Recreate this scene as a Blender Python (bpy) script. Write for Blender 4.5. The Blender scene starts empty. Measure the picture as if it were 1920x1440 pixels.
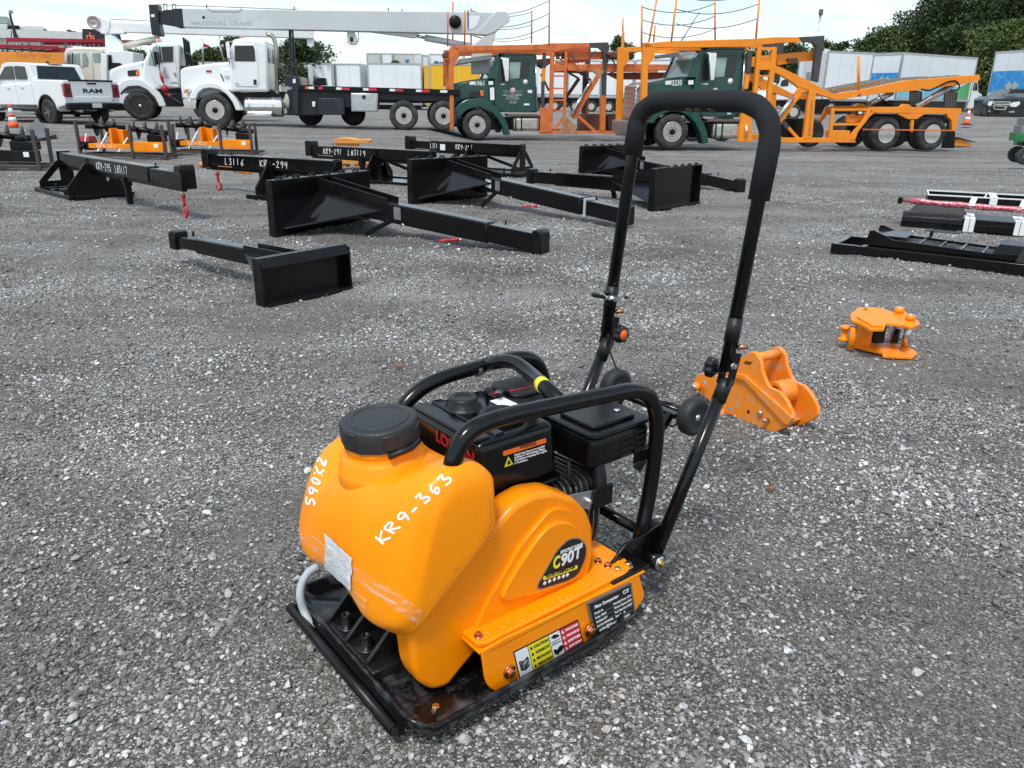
import bpy, bmesh, math, random
import numpy as np
from mathutils import Vector, Matrix, Euler
from mathutils.bvhtree import BVHTree
random.seed(7); rng=np.random.default_rng(7)
SC=bpy.context.scene; COL=SC.collection
# ------------------------------------------------------------ camera, sky, sun
FPX=1450.0; PITCH=math.radians(20.29); ROLL=math.radians(0.8); CH=1.1
FW=Vector((0,math.cos(PITCH),-math.sin(PITCH))); RT0=Vector((1,0,0)); UP0=RT0.cross(FW)
RT=math.cos(ROLL)*RT0+math.sin(ROLL)*UP0; UPV=-math.sin(ROLL)*RT0+math.cos(ROLL)*UP0
CAM=Vector((0,0,CH))
cd=bpy.data.cameras.new('camera'); cam=bpy.data.objects.new('camera',cd); COL.objects.link(cam)
cd.sensor_width=36; cd.lens=FPX/1920*36; cd.clip_start=.05; cd.clip_end=3000
M=Matrix.Identity(4)
for i,c in enumerate((RT,UPV,-FW)):
    for j in range(3): M[j][i]=c[j]
M.translation=CAM; cam.matrix_world=M; SC.camera=cam
SUN_EL,SUN_AZ=math.radians(62),math.radians(200)   # azimuth: compass-like, from +Y towards +X
w=bpy.data.worlds.new('World'); SC.world=w; w.use_nodes=True
def world_setup():
    nt=w.node_tree; N=nt.nodes; L=nt.links; N.clear()
    out=N.new('ShaderNodeOutputWorld'); sky=N.new('ShaderNodeTexSky'); sky.sky_type='NISHITA'; sky.sun_disc=False
    sky.sun_elevation=SUN_EL; sky.sun_rotation=SUN_AZ; sky.air_density=1.0; sky.dust_density=1.2; sky.ozone_density=1
    b1=N.new('ShaderNodeBackground'); b1.inputs[1].default_value=.11; L.new(sky.outputs[0],b1.inputs[0])
    b2=N.new('ShaderNodeBackground'); b2.inputs[1].default_value=.84
    tc=N.new('ShaderNodeTexCoord'); sep=N.new('ShaderNodeSeparateXYZ'); L.new(tc.outputs['Generated'],sep.inputs[0])
    mx=N.new('ShaderNodeMath'); mx.operation='MAXIMUM'; mx.inputs[1].default_value=0; L.new(sep.outputs[2],mx.inputs[0])
    ad=N.new('ShaderNodeMath'); ad.operation='ADD'; ad.inputs[1].default_value=.12; L.new(mx.outputs[0],ad.inputs[0])
    cb=N.new('ShaderNodeCombineXYZ')
    for k in (0,1):
        d=N.new('ShaderNodeMath'); d.operation='DIVIDE'; L.new(sep.outputs[k],d.inputs[0]); L.new(ad.outputs[0],d.inputs[1]); L.new(d.outputs[0],cb.inputs[k])
    n1=N.new('ShaderNodeTexNoise'); n1.inputs['Scale'].default_value=.55; n1.inputs['Detail'].default_value=7; n1.inputs['Roughness'].default_value=.55; n1.inputs['Distortion'].default_value=.4
    L.new(cb.outputs[0],n1.inputs['Vector'])
    n2=N.new('ShaderNodeTexNoise'); n2.inputs['Scale'].default_value=1.7; n2.inputs['Detail'].default_value=8; n2.inputs['Roughness'].default_value=.6
    L.new(cb.outputs[0],n2.inputs['Vector'])
    r1=N.new('ShaderNodeValToRGB'); r1.color_ramp.elements[0].position=.42; r1.color_ramp.elements[0].color=(.30,.30,.30,1); r1.color_ramp.elements[1].position=.66; r1.color_ramp.elements[1].color=(.97,.97,.97,1)
    L.new(n1.outputs[0],r1.inputs[0])
    r2=N.new('ShaderNodeValToRGB'); e=r2.color_ramp.elements; e[0].position=.3; e[0].color=(.46,.62,.67,1); e[1].position=.6; e[1].color=(.80,.86,.87,1)
    L.new(n2.outputs[0],r2.inputs[0]); L.new(r2.outputs[0],b2.inputs[0])
    ms=N.new('ShaderNodeMixShader'); L.new(r1.outputs[0],ms.inputs[0]); L.new(b1.outputs[0],ms.inputs[1]); L.new(b2.outputs[0],ms.inputs[2]); L.new(ms.outputs[0],out.inputs[0])
world_setup()
sl=bpy.data.lights.new('sun','SUN'); sl.energy=1.5; sl.angle=math.radians(12); sl.color=(1,.97,.92)
so=bpy.data.objects.new('sun',sl); COL.objects.link(so)
sd=Vector((math.sin(SUN_AZ)*math.cos(SUN_EL),math.cos(SUN_AZ)*math.cos(SUN_EL),math.sin(SUN_EL)))
so.rotation_euler=sd.to_track_quat('Z','Y').to_euler()
vs=SC.view_settings; vs.view_transform='Standard'; vs.look='None'; vs.exposure=0.9; vs.gamma=1; vs.use_curve_mapping=False
# ------------------------------------------------------------ helpers
def ray(u,v): return FW+RT*((u-960)/FPX)+UPV*((720-v)/FPX)
def G(u,v,z=0.0):
    d=ray(u,v); return CAM+d*((z-CH)/d.z)
def ss(a,b,x):
    t=np.clip((np.asarray(x,float)-a)/(b-a),0,1); return t*t*(3-2*t)
def hz(x,y):
    x=np.asarray(x,float); y=np.asarray(y,float)
    d=-.34*ss(-3.3,-1.3,x)*(1-ss(17,26,x))*ss(13,21.5,y)*(1-ss(32,42,y))
    u=.42*ss(34,50,y)*ss(14,28,x)+.08*ss(20,27,y)*(1-ss(-9,-5,x))
    m=.006*(np.sin(x*7.1+1.3*np.sin(y*3.3))+np.sin(y*8.3+x*2.1+1.7*np.sin(x*4.1)))+.004*np.sin(x*17+3*np.sin(y*5))*np.sin(y*15.3+2)
    fl=1-np.exp(-(((x-.0)/.75)**2+((y-1.45)/.6)**2)**2)      # packed flatter where the machine stands
    return d+u+m*np.minimum(1,.35+.65*fl)-.004
class Fr:
    """upright local frame: X along heading, Y away, Z up; origin in world"""
    def __init__(s,o,deg):
        s.o=Vector(o); s.a=math.radians(deg); s.X=Vector((math.cos(s.a),math.sin(s.a),0)); s.Y=Vector((-math.sin(s.a),math.cos(s.a),0)); s.zm=(0,0,1)
    def Z(s,ox,oy,k): s.zm=(ox,oy,k); return s
    def px(s,p): ox,oy,k=s.zm; return ox+p[0]/k, oy+p[1]/k
    def P(s,p,y=0.0):
        u,v=s.px(p); d=ray(u,v); t=((s.o-CAM).dot(s.Y)+y)/d.dot(s.Y); q=CAM+d*t-s.o; return (q.dot(s.X),q.z)
    def PX(s,p,x=0.0):
        u,v=s.px(p); d=ray(u,v); t=((s.o-CAM).dot(s.X)+x)/d.dot(s.X); q=CAM+d*t-s.o; return (q.dot(s.Y),q.z)
    def poly(s,pts,y=0.0): return [s.P(p,y) for p in pts]
    def gl(s,u,v,z=0): q=G(u,v,z)-s.o; return (q.dot(s.X),q.dot(s.Y))
class MB:
    def __init__(s): s.v=[]; s.f=[]; s.sm=[]
    def add(s,vs,fs,smooth=False):
        o=len(s.v); s.v+= [tuple(map(float,v)) for v in vs]; s.f+=[tuple(o+i for i in f) for f in fs]; s.sm+=[smooth]*len(fs); return s
    def box(s,x0,x1,y0,y1,z0,z1):
        if x0>x1:x0,x1=x1,x0
        if y0>y1:y0,y1=y1,y0
        if z0>z1:z0,z1=z1,z0
        return s.add([(x0,y0,z0),(x1,y0,z0),(x1,y1,z0),(x0,y1,z0),(x0,y0,z1),(x1,y0,z1),(x1,y1,z1),(x0,y1,z1)],
          [(0,3,2,1),(4,5,6,7),(0,1,5,4),(1,2,6,5),(2,3,7,6),(3,0,4,7)])
    def prism(s,pts,y0,y1,taper=None):
        """polygon in XZ, extruded along Y"""
        if y0>y1: y0,y1=y1,y0
        n=len(pts); A=sum(pts[i][0]*pts[(i+1)%n][1]-pts[(i+1)%n][0]*pts[i][1] for i in range(n))
        if A<0: pts=pts[::-1]
        p2=pts if taper is None else taper(pts)
        vs=[(x,y0,z) for x,z in pts]+[(x,y1,z) for x,z in p2]
        return s.add(vs,[tuple(range(n)),tuple(range(2*n-1,n-1,-1))]+[(i,n+i,n+(i+1)%n,(i+1)%n) for i in range(n)])
    def prismz(s,pts,z0,z1):
        n=len(pts); A=sum(pts[i][0]*pts[(i+1)%n][1]-pts[(i+1)%n][0]*pts[i][1] for i in range(n))
        if A<0: pts=pts[::-1]
        vs=[(x,y,z0) for x,y in pts]+[(x,y,z1) for x,y in pts]
        return s.add(vs,[tuple(range(n-1,-1,-1)),tuple(range(n,2*n))]+[(i,(i+1)%n,n+(i+1)%n,n+i) for i in range(n)])
    def prismx(s,pts,x0,x1):
        """polygon in YZ, extruded along X"""
        n=len(pts); A=sum(pts[i][0]*pts[(i+1)%n][1]-pts[(i+1)%n][0]*pts[i][1] for i in range(n))
        if A<0: pts=pts[::-1]
        if x0>x1: x0,x1=x1,x0
        vs=[(x0,y,z) for y,z in pts]+[(x1,y,z) for y,z in pts]
        return s.add(vs,[tuple(range(n-1,-1,-1)),tuple(range(n,2*n))]+[(i,(i+1)%n,n+(i+1)%n,n+i) for i in range(n)])
    def hull4(s,bot,top,z0,z1):
        """two quads (xy lists) at z0/z1"""
        vs=[(x,y,z0) for x,y in bot]+[(x,y,z1) for x,y in top]; n=len(bot)
        return s.add(vs,[tuple(range(n-1,-1,-1)),tuple(range(n,2*n))]+[(i,(i+1)%n,n+(i+1)%n,n+i) for i in range(n)])
    def tube(s,pts,r,n=10,cap=True,closed=False):
        pts=[Vector(p) for p in pts]; m=len(pts)
        rr=r if isinstance(r,(list,tuple)) else [r]*m
        T=[]
        for i in range(m):
            a=pts[i-1] if i>0 else pts[0]; b=pts[i+1] if i<m-1 else pts[-1]
            t=(b-a); T.append(t.normalized() if t.length>1e-9 else Vector((0,0,1)))
        ref=Vector((0,0,1)) if abs(T[0].z)<.9 else Vector((1,0,0))
        nrm=(ref-T[0]*ref.dot(T[0])).normalized(); vs=[]
        for i in range(m):
            if i>0: nrm=(nrm-T[i]*nrm.dot(T[i])).normalized()
            bn=T[i].cross(nrm)
            for k in range(n):
                a=2*math.pi*k/n; vs.append(pts[i]+(nrm*math.cos(a)+bn*math.sin(a))*rr[i])
        fs=[(i*n+k,i*n+(k+1)%n,(i+1)*n+(k+1)%n,(i+1)*n+k) for i in range(m-1) for k in range(n)]
        s.add(vs,fs,True)
        if cap:
            o=len(s.v)-len(vs)
            s.f+=[tuple(o+k for k in range(n-1,-1,-1)),tuple(o+(m-1)*n+k for k in range(n))]; s.sm+=[False,False]
        return s
    def cyl(s,a,b,r,n=16): return s.tube([a,b],r,n)
    def lathe(s,c,axis,prof,n=24,smooth=True):
        """prof: list (r, t) revolve about axis dir through c"""
        c=Vector(c); ax=Vector(axis).normalized(); ref=Vector((0,0,1)) if abs(ax.z)<.9 else Vector((1,0,0))
        e1=(ref-ax*ref.dot(ax)).normalized(); e2=ax.cross(e1); vs=[]; m=len(prof)
        for r,t in prof:
            for k in range(n):
                a=2*math.pi*k/n; vs.append(c+ax*t+(e1*math.cos(a)+e2*math.sin(a))*r)
        fs=[(i*n+k,i*n+(k+1)%n,(i+1)*n+(k+1)%n,(i+1)*n+k) for i in range(m-1) for k in range(n)]
        s.add(vs,fs,smooth)
        o=len(s.v)-len(vs)
        if prof[0][0]>1e-6: s.f.append(tuple(o+k for k in range(n-1,-1,-1))); s.sm.append(False)
        if prof[-1][0]>1e-6: s.f.append(tuple(o+(m-1)*n+k for k in range(n))); s.sm.append(False)
        return s
    def bar(s,a,b,w,h,up=(0,0,1)):
        """rectangular bar from a to b; w sideways, h along up"""
        a=Vector(a);b=Vector(b); t=(b-a).normalized(); u=Vector(up); u=(u-t*u.dot(t)).normalized(); r=t.cross(u)
        vs=[p+r*(sx*w/2)+u*(sz*h/2) for p in (a,b) for sx,sz in ((-1,-1),(1,-1),(1,1),(-1,1))]
        return s.add(vs,[(0,3,2,1),(4,5,6,7),(0,1,5,4),(1,2,6,5),(2,3,7,6),(3,0,4,7)])
    def build(s,name,mat,parent=None,bevel=0,seg=2,subsurf=0,smooth=None,sharp=None):
        me=bpy.data.meshes.new(name); me.from_pydata(s.v,[],s.f); me.update()
        bm=bmesh.new(); bm.from_mesh(me); bmesh.ops.recalc_face_normals(bm,faces=bm.faces); bm.to_mesh(me); bm.free()
        me.polygons.foreach_set('use_smooth',[bool(x) if smooth is None else smooth for x in s.sm])
        o=bpy.data.objects.new(name,me); COL.objects.link(o); me.materials.append(mat)
        if parent is not None: o.parent=parent
        if bevel:
            m=o.modifiers.new('bevel','BEVEL'); m.width=bevel; m.segments=seg; m.limit_method='ANGLE'; m.angle_limit=math.radians(35); m.harden_normals=False
            me.polygons.foreach_set('use_smooth',[True]*len(me.polygons))
            me.set_sharp_from_angle(angle=math.radians(50)) if not subsurf else None
        if subsurf:
            m=o.modifiers.new('sub','SUBSURF'); m.levels=subsurf; m.render_levels=subsurf
            me.polygons.foreach_set('use_smooth',[True]*len(me.polygons))
        return o
def thing(name,label,cat,fr=None,loc=(0,0,0),rz=0,group=None):
    o=bpy.data.objects.new(name,None); COL.objects.link(o); o.empty_display_size=.1
    if fr is not None: o.location=fr.o; o.rotation_euler=(0,0,fr.a)
    else: o.location=loc; o.rotation_euler=(0,0,rz)
    o['label']=label; o['category']=cat
    if group:o['group']=group
    return o
def tag(o,label,cat,group=None):
    o['label']=label;o['category']=cat
    if group:o['group']=group
    return o
def arc(c,r,a0,a1,n=8): return [(c[0]+r*math.cos(math.radians(a0+(a1-a0)*i/n)),c[1]+r*math.sin(math.radians(a0+(a1-a0)*i/n))) for i in range(n+1)]
def rounded(pts,r=.1,n=3):
    """round a 2D polygon's corners"""
    out=[]; m=len(pts)
    for i in range(m):
        p=Vector(pts[i]);a=Vector(pts[i-1])-p;b=Vector(pts[(i+1)%m])-p
        ra=min(r,a.length*.45);rb=min(r,b.length*.45)
        p0=p+a.normalized()*ra;p1=p+b.normalized()*rb
        for k in range(n+1):
            t=k/n; q=p0*(1-t)**2+p*2*t*(1-t)+p1*t*t; out.append((q.x,q.y))
    return out
def smooth_path(pts,r,n=5):
    """polyline in 3D with rounded bends"""
    pts=[Vector(p) for p in pts]; out=[pts[0]]
    for i in range(1,len(pts)-1):
        p=pts[i];a=pts[i-1]-p;b=pts[i+1]-p; ra=min(r,a.length*.48);rb=min(r,b.length*.48)
        p0=p+a.normalized()*ra;p1=p+b.normalized()*rb
        for k in range(n+1):
            t=k/n; out.append(p0*(1-t)**2+p*2*t*(1-t)+p1*t*t)
    return out+[pts[-1]]
# ------------------------------------------------------------ materials
_mats={}
def mat(name,col,rough=.5,metal=0.0,var=.12,vscale=6.0,bump=0.0,bscale=60.0,coat=0.0,spec=.5,dirt=0.0,dirtcol=(.16,.14,.12),dscale=3.0,trans=0.0,alpha=1,sss=0,rvar=.1,emit=0):
    if name in _mats: return _mats[name]
    m=bpy.data.materials.new(name); m.use_nodes=True; nt=m.node_tree; N=nt.nodes; L=nt.links; b=N['Principled BSDF']
    tc=N.new('ShaderNodeTexCoord')
    no=N.new('ShaderNodeTexNoise'); no.inputs['Scale'].default_value=vscale; no.inputs['Detail'].default_value=5; no.inputs['Roughness'].default_value=.6
    L.new(tc.outputs['Object'],no.inputs['Vector'])
    c=Vector(col[:3]); rp=N.new('ShaderNodeValToRGB'); rp.color_ramp.elements[0].position=.3; rp.color_ramp.elements[1].position=.7
    rp.color_ramp.elements[0].color=(*(c*(1-var)),1); rp.color_ramp.elements[1].color=(*[min(1,x*(1+var)) for x in c],1); L.new(no.outputs[0],rp.inputs[0])
    colout=rp.outputs[0]
    if dirt>0:
        n2=N.new('ShaderNodeTexNoise'); n2.inputs['Scale'].default_value=dscale; n2.inputs['Detail'].default_value=9; n2.inputs['Roughness'].default_value=.72
        L.new(tc.outputs['Object'],n2.inputs['Vector'])
        r2=N.new('ShaderNodeValToRGB'); r2.color_ramp.elements[0].position=.62-.3*dirt; r2.color_ramp.elements[1].position=.8-.2*dirt
        r2.color_ramp.elements[1].color=(min(1,.4+dirt),)*3+(1,); L.new(n2.outputs[0],r2.inputs[0])
        mx=N.new('ShaderNodeMix'); mx.data_type='RGBA'; L.new(r2.outputs[0],mx.inputs['Factor']); L.new(colout,mx.inputs[6]); mx.inputs[7].default_value=(*dirtcol,1); colout=mx.outputs[2]
    L.new(colout,b.inputs['Base Color'])
    mr=N.new('ShaderNodeMapRange'); mr.inputs['To Min'].default_value=max(0,rough-rvar); mr.inputs['To Max'].default_value=min(1,rough+rvar); L.new(no.outputs[0],mr.inputs[0]); L.new(mr.outputs[0],b.inputs['Roughness'])
    b.inputs['Metallic'].default_value=metal; b.inputs['Coat Weight'].default_value=coat; b.inputs['Coat Roughness'].default_value=.08
    b.inputs['Specular IOR Level'].default_value=spec
    if trans: b.inputs['Transmission Weight'].default_value=trans
    if alpha<1: b.inputs['Alpha'].default_value=alpha
    if bump>0:
        n3=N.new('ShaderNodeTexNoise'); n3.inputs['Scale'].default_value=bscale; n3.inputs['Detail'].default_value=4; L.new(tc.outputs['Object'],n3.inputs['Vector'])
        bp=N.new('ShaderNodeBump'); bp.inputs['Strength'].default_value=bump; bp.inputs['Distance'].default_value=.01; L.new(n3.outputs[0],bp.inputs['Height']); L.new(bp.outputs[0],b.inputs['Normal'])
    _mats[name]=m; return m
BLACKP=mat('gloss_black_paint',(.004,.004,.0045),.17,coat=.08,spec=.3,bump=.02,bscale=40,rvar=.08,dirt=.1,dirtcol=(.03,.03,.03),dscale=9)
BLACKS=mat('satin_black_steel',(.0055,.0055,.006),.3,spec=.25,bump=.05,bscale=25,dirt=.25,dirtcol=(.028,.027,.026),dscale=6)
BLACKR=mat('black_plastic',(.009,.0093,.0103),.42,spec=.35,bump=.08,bscale=180)
RUBBER=mat('tyre_rubber',(.02,.02,.021),.75,dirt=.5,dirtcol=(.09,.083,.075),dscale=4,bump=.1,bscale=30)
FOAM=mat('foam_grip',(.014,.015,.017),.85,bump=.25,bscale=420,spec=.3)
ORANGE=mat('compactor_orange',(.96,.27,.001),.26,var=.05,spec=.3,coat=.1,dirt=.05,dirtcol=(.55,.25,.08),dscale=20,bump=.015,bscale=12,rvar=.05)
ORPLAST=mat('orange_tank_plastic',(.97,.29,.001),.36,var=.05,vscale=5,bump=.07,bscale=200,rvar=.08,spec=.28,dirt=.06,dirtcol=(.6,.27,.07),dscale=14)
ORSTEEL=mat('orange_steel',(.90,.255,.003),.4,spec=.3,var=.08,dirt=.25,dirtcol=(.35,.17,.07),dscale=14,bump=.05,bscale=40)
WHITEP=mat('white_truck_paint',(.74,.76,.77),.3,var=.04,vscale=1.5,coat=.3,dirt=.12,dirtcol=(.5,.48,.45),dscale=1.2)
WHITEBOX=mat('white_box_panel',(.72,.75,.77),.5,var=.06,vscale=.7,dirt=.2,dirtcol=(.5,.5,.49),dscale=.8)
CREAM=mat('cream_truck_paint',(.62,.6,.52),.4,var=.08,vscale=2,dirt=.3,dirtcol=(.4,.36,.28))
CHROME=mat('chrome',(.75,.75,.76),.14,1.0,var=.1,rvar=.06)
ALU=mat('dull_aluminium',(.5,.5,.5),.38,1.0,var=.15,dirt=.3,dirtcol=(.25,.23,.2),dscale=5)
ZINC=mat('zinc_plated',(.62,.64,.66),.3,1.0,var=.2,vscale=50)
BRASSY=mat('yellow_zinc_bolt',(.62,.45,.2),.28,1.0,var=.25,vscale=80)
GLASS=mat('truck_glass',(.012,.018,.019),.1,var=.5,vscale=1.6,spec=.45,coat=.1)
GLASSL=mat('pale_glass',(.2,.29,.29),.08,var=.5,vscale=1.1,spec=.9)
GREEN=mat('dark_green_paint',(.006,.055,.044),.27,coat=.35,var=.12,dirt=.08,dirtcol=(.06,.08,.07),dscale=1.2)
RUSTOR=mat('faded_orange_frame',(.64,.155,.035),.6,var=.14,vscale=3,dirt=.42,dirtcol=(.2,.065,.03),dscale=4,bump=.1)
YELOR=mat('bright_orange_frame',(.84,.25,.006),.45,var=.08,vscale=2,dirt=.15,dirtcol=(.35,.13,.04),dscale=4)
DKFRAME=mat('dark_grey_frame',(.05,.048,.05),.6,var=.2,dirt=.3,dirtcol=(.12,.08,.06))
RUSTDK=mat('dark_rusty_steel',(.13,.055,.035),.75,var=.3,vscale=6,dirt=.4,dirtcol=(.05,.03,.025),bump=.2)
BROWNST=mat('brown_weathered_steel',(.07,.058,.05),.6,var=.2,dirt=.3,dirtcol=(.13,.09,.06),metal=.3)
RED=mat('red_paint',(.42,.012,.02),.4,var=.15,coat=.2)
REDD=mat('deep_red_steel',(.35,.01,.03),.5,var=.15,dirt=.2,dirtcol=(.1,.02,.02))
AMBER=mat('amber_lens',(.75,.16,.01),.2,coat=.5)
REDLENS=mat('red_lens',(.22,.008,.012),.15,coat=.6)
WHITEM=mat('white_marker',(.85,.86,.85),.7,var=.05)
WHITEL=mat('white_label',(.78,.8,.82),.5,var=.04,vscale=30)
YELLOWL=mat('yellow_label',(.82,.72,.02),.45,var=.03)
REDL=mat('red_label',(.62,.02,.04),.45,var=.03)
ORANGEL=mat('orange_label',(.8,.14,.01),.45,var=.03)
BLACKL=mat('black_print',(.012,.012,.013),.4,var=.05)
GREYL=mat('grey_label',(.3,.3,.31),.4,.6,var=.1)
GREYBOOM=mat('grey_white_boom',(.52,.55,.56),.45,var=.06,vscale=.8,dirt=.15,dirtcol=(.38,.4,.4),dscale=.9)
DKBLUE=mat('dark_navy_steel',(.012,.014,.022),.42,dirt=.25,dirtcol=(.07,.06,.055),dscale=2)
# ------------------------------------------------------------ ground
def ground_material():
    m=bpy.data.materials.new('gravel_yard'); m.use_nodes=True; nt=m.node_tree; N=nt.nodes; L=nt.links; b=N['Principled BSDF']
    tc=N.new('ShaderNodeTexCoord')
    def noise(s,d=4,r=.6,dist=0):
        n=N.new('ShaderNodeTexNoise'); n.inputs['Scale'].default_value=s; n.inputs['Detail'].default_value=d; n.inputs['Roughness'].default_value=r; n.inputs['Distortion'].default_value=dist; L.new(tc.outputs['Object'],n.inputs['Vector']); return n.outputs[0]
    def vor(s,feat='F1'):
        n=N.new('ShaderNodeTexVoronoi'); n.inputs['Scale'].default_value=s; n.feature=feat; L.new(tc.outputs['Object'],n.inputs['Vector']); return n
    def ramp(inp,ps):
        r=N.new('ShaderNodeValToRGB'); e=r.color_ramp.elements
        while len(e)<len(ps): e.new(.5)
        for i,(p,c) in enumerate(ps): e[i].position=p; e[i].color=(*c,1)
        L.new(inp,r.inputs[0]); return r.outputs[0]
    def mix(f,a,b_,blend='MIX'):
        x=N.new('ShaderNodeMix'); x.data_type='RGBA'; x.blend_type=blend
        if isinstance(f,float): x.inputs['Factor'].default_value=f
        else: L.new(f,x.inputs['Factor'])
        for k,q in ((6,a),(7,b_)):
            if isinstance(q,tuple): x.inputs[k].default_value=(*q,1)
            else: L.new(q,x.inputs[k])
        return x.outputs[2]
    soil=ramp(noise(2.2,8,.65),[(.3,(.090,.079,.066)),(.7,(.185,.166,.143))])
    v1=vor(165); v2=vor(330); v3=vor(75)
    def sepr(v):
        s=N.new('ShaderNodeSeparateColor'); L.new(v.outputs['Color'],s.inputs[0]); return s.outputs[0]
    c1=ramp(sepr(v1),[(0,(.07,.065,.06)),(.4,(.16,.153,.145)),(.7,(.33,.33,.33)),(1,(.72,.73,.74))])
    c2=ramp(sepr(v2),[(0,(.06,.056,.05)),(.6,(.145,.137,.13)),(1,(.45,.45,.45))])
    c3=ramp(sepr(v3),[(0,(.06,.057,.055)),(.6,(.14,.135,.13)),(1,(.5,.51,.52))])
    g1=ramp(v1.outputs['Distance'],[(0,(1,1,1)),(.5,(1,1,1)),(.72,(.0,.0,.0))])
    patch=ramp(noise(1.1,7,.68,.6),[(.36,(.05,)*3),(.60,(.95,)*3)])
    fine=mix(ramp(noise(3.1,6,.7),[(.35,(.12,)*3),(.65,(.65,)*3)]),soil,c2)
    st=mix(g1,(.035,.032,.03),c1)
    big=ramp(sepr(v3),[(.88,(0,0,0)),(.91,(1,1,1))])
    colr=mix(patch,fine,st)
    bigm=N.new('ShaderNodeMath'); bigm.operation='MULTIPLY'; L.new(big,bigm.inputs[0]); L.new(ramp(v3.outputs['Distance'],[(.25,(1,1,1)),(.35,(0,0,0))]),bigm.inputs[1])
    colr=mix(bigm.outputs[0],colr,c3)
    # streaky tracks and pale dusty patches
    mp=N.new('ShaderNodeMapping'); mp.inputs['Scale'].default_value=(.10,.9,1); mp.inputs['Rotation'].default_value=(0,0,math.radians(-12)); L.new(tc.outputs['Object'],mp.inputs[0])
    ns=N.new('ShaderNodeTexNoise'); ns.inputs['Scale'].default_value=1.4; ns.inputs['Detail'].default_value=7; ns.inputs['Roughness'].default_value=.65; L.new(mp.outputs[0],ns.inputs['Vector'])
    tone=ramp(ns.outputs[0],[(.35,(.72,.70,.675)),(.66,(1.42,1.40,1.37))])
    colr=mix(1.0,colr,tone,'MULTIPLY')
    dust=ramp(noise(1.3,8,.72,1.2),[(.55,(0,)*3),(.70,(.62,)*3)])
    colr=mix(dust,colr,(.30,.272,.235))
    L.new(colr,b.inputs['Base Color'])
    wet=ramp(noise(.8,5,.6),[(.35,(.72,)*3),(.6,(.92,)*3)]); L.new(wet,b.inputs['Roughness'])
    b.inputs['Specular IOR Level'].default_value=.3
    hm=N.new('ShaderNodeMath'); hm.operation='MULTIPLY_ADD'; hm.inputs[1].default_value=-1; hm.inputs[2].default_value=0; L.new(v1.outputs['Distance'],hm.inputs[0])
    h2=N.new('ShaderNodeMath'); h2.operation='MULTIPLY_ADD'; h2.inputs[1].default_value=-.5; L.new(v2.outputs['Distance'],h2.inputs[0]); L.new(hm.outputs[0],h2.inputs[2])
    bp=N.new('ShaderNodeBump'); bp.inputs['Strength'].default_value=.9; bp.inputs['Distance'].default_value=.006; L.new(h2.outputs[0],bp.inputs['Height'])
    b2=N.new('ShaderNodeBump'); b2.inputs['Strength'].default_value=.6; b2.inputs['Distance'].default_value=.03; L.new(noise(9,6,.7),b2.inputs['Height']); L.new(bp.outputs[0],b2.inputs['Normal'])
    L.new(b2.outputs[0],b.inputs['Normal'])
    return m
def make_ground():
    xs=np.concatenate([-np.geomspace(900,5,60),np.linspace(-4.9,4.9,230),np.geomspace(5,900,60)])
    ys=np.concatenate([[-400,-100,-20,-5],np.linspace(-1,.6,8),np.linspace(.65,7,180),np.geomspace(7.05,60,180),np.geomspace(62,1600,40)])
    X,Y=np.meshgrid(xs,ys); Zh=hz(X,Y); nx,ny=len(xs),len(ys)
    v=np.stack([X.ravel(),Y.ravel(),Zh.ravel()],1); i=np.arange(nx-1)[None,:]+nx*np.arange(ny-1)[:,None]; i=i.ravel()
    f=np.stack([i,i+1,i+1+nx,i+nx],1)
    me=bpy.data.meshes.new('ground'); me.from_pydata(v.tolist(),[],f.tolist()); me.update(); me.polygons.foreach_set('use_smooth',[True]*len(me.polygons))
    o=bpy.data.objects.new('ground',me); COL.objects.link(o); me.materials.append(ground_material()); o['kind']='structure'
make_ground()
def stone_material(nm,stops):
    m=bpy.data.materials.new(nm); m.use_nodes=True; nt=m.node_tree; N=nt.nodes; L=nt.links; b=N['Principled BSDF']
    oi=N.new('ShaderNodeObjectInfo'); r=N.new('ShaderNodeValToRGB'); e=r.color_ramp.elements
    while len(e)<len(stops): e.new(.5)
    for i,(p,c) in enumerate(stops): e[i].position=p; e[i].color=(*c,1)
    L.new(oi.outputs['Random'],r.inputs[0])
    tc=N.new('ShaderNodeTexCoord'); n=N.new('ShaderNodeTexNoise'); n.inputs['Scale'].default_value=2.5; n.inputs['Detail'].default_value=4; L.new(tc.outputs['Object'],n.inputs['Vector'])
    r2=N.new('ShaderNodeValToRGB'); r2.color_ramp.elements[0].color=(.62,.6,.58,1); r2.color_ramp.elements[1].color=(1.25,1.25,1.27,1); r2.color_ramp.elements[0].position=.3; r2.color_ramp.elements[1].position=.7; L.new(n.outputs[0],r2.inputs[0])
    x=N.new('ShaderNodeMix'); x.data_type='RGBA'; x.blend_type='MULTIPLY'; x.inputs['Factor'].default_value=1; L.new(r.outputs[0],x.inputs[6]); L.new(r2.outputs[0],x.inputs[7])
    n2=N.new('ShaderNodeTexNoise'); n2.inputs['Scale'].default_value=1.1; n2.inputs['Detail'].default_value=6; n2.inputs['Roughness'].default_value=.65; L.new(oi.outputs['Location'],n2.inputs['Vector'])
    r3=N.new('ShaderNodeValToRGB'); r3.color_ramp.elements[0].position=.38; r3.color_ramp.elements[0].color=(.68,.655,.62,1); r3.color_ramp.elements[1].position=.62; r3.color_ramp.elements[1].color=(1.32,1.30,1.27,1); L.new(n2.outputs[0],r3.inputs[0])
    y=N.new('ShaderNodeMix'); y.data_type='RGBA'; y.blend_type='MULTIPLY'; y.inputs['Factor'].default_value=1; L.new(x.outputs[2],y.inputs[6]); L.new(r3.outputs[0],y.inputs[7]); L.new(y.outputs[2],b.inputs['Base Color'])
    b.inputs['Roughness'].default_value=.78; b.inputs['Specular IOR Level'].default_value=.35
    return m
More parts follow.
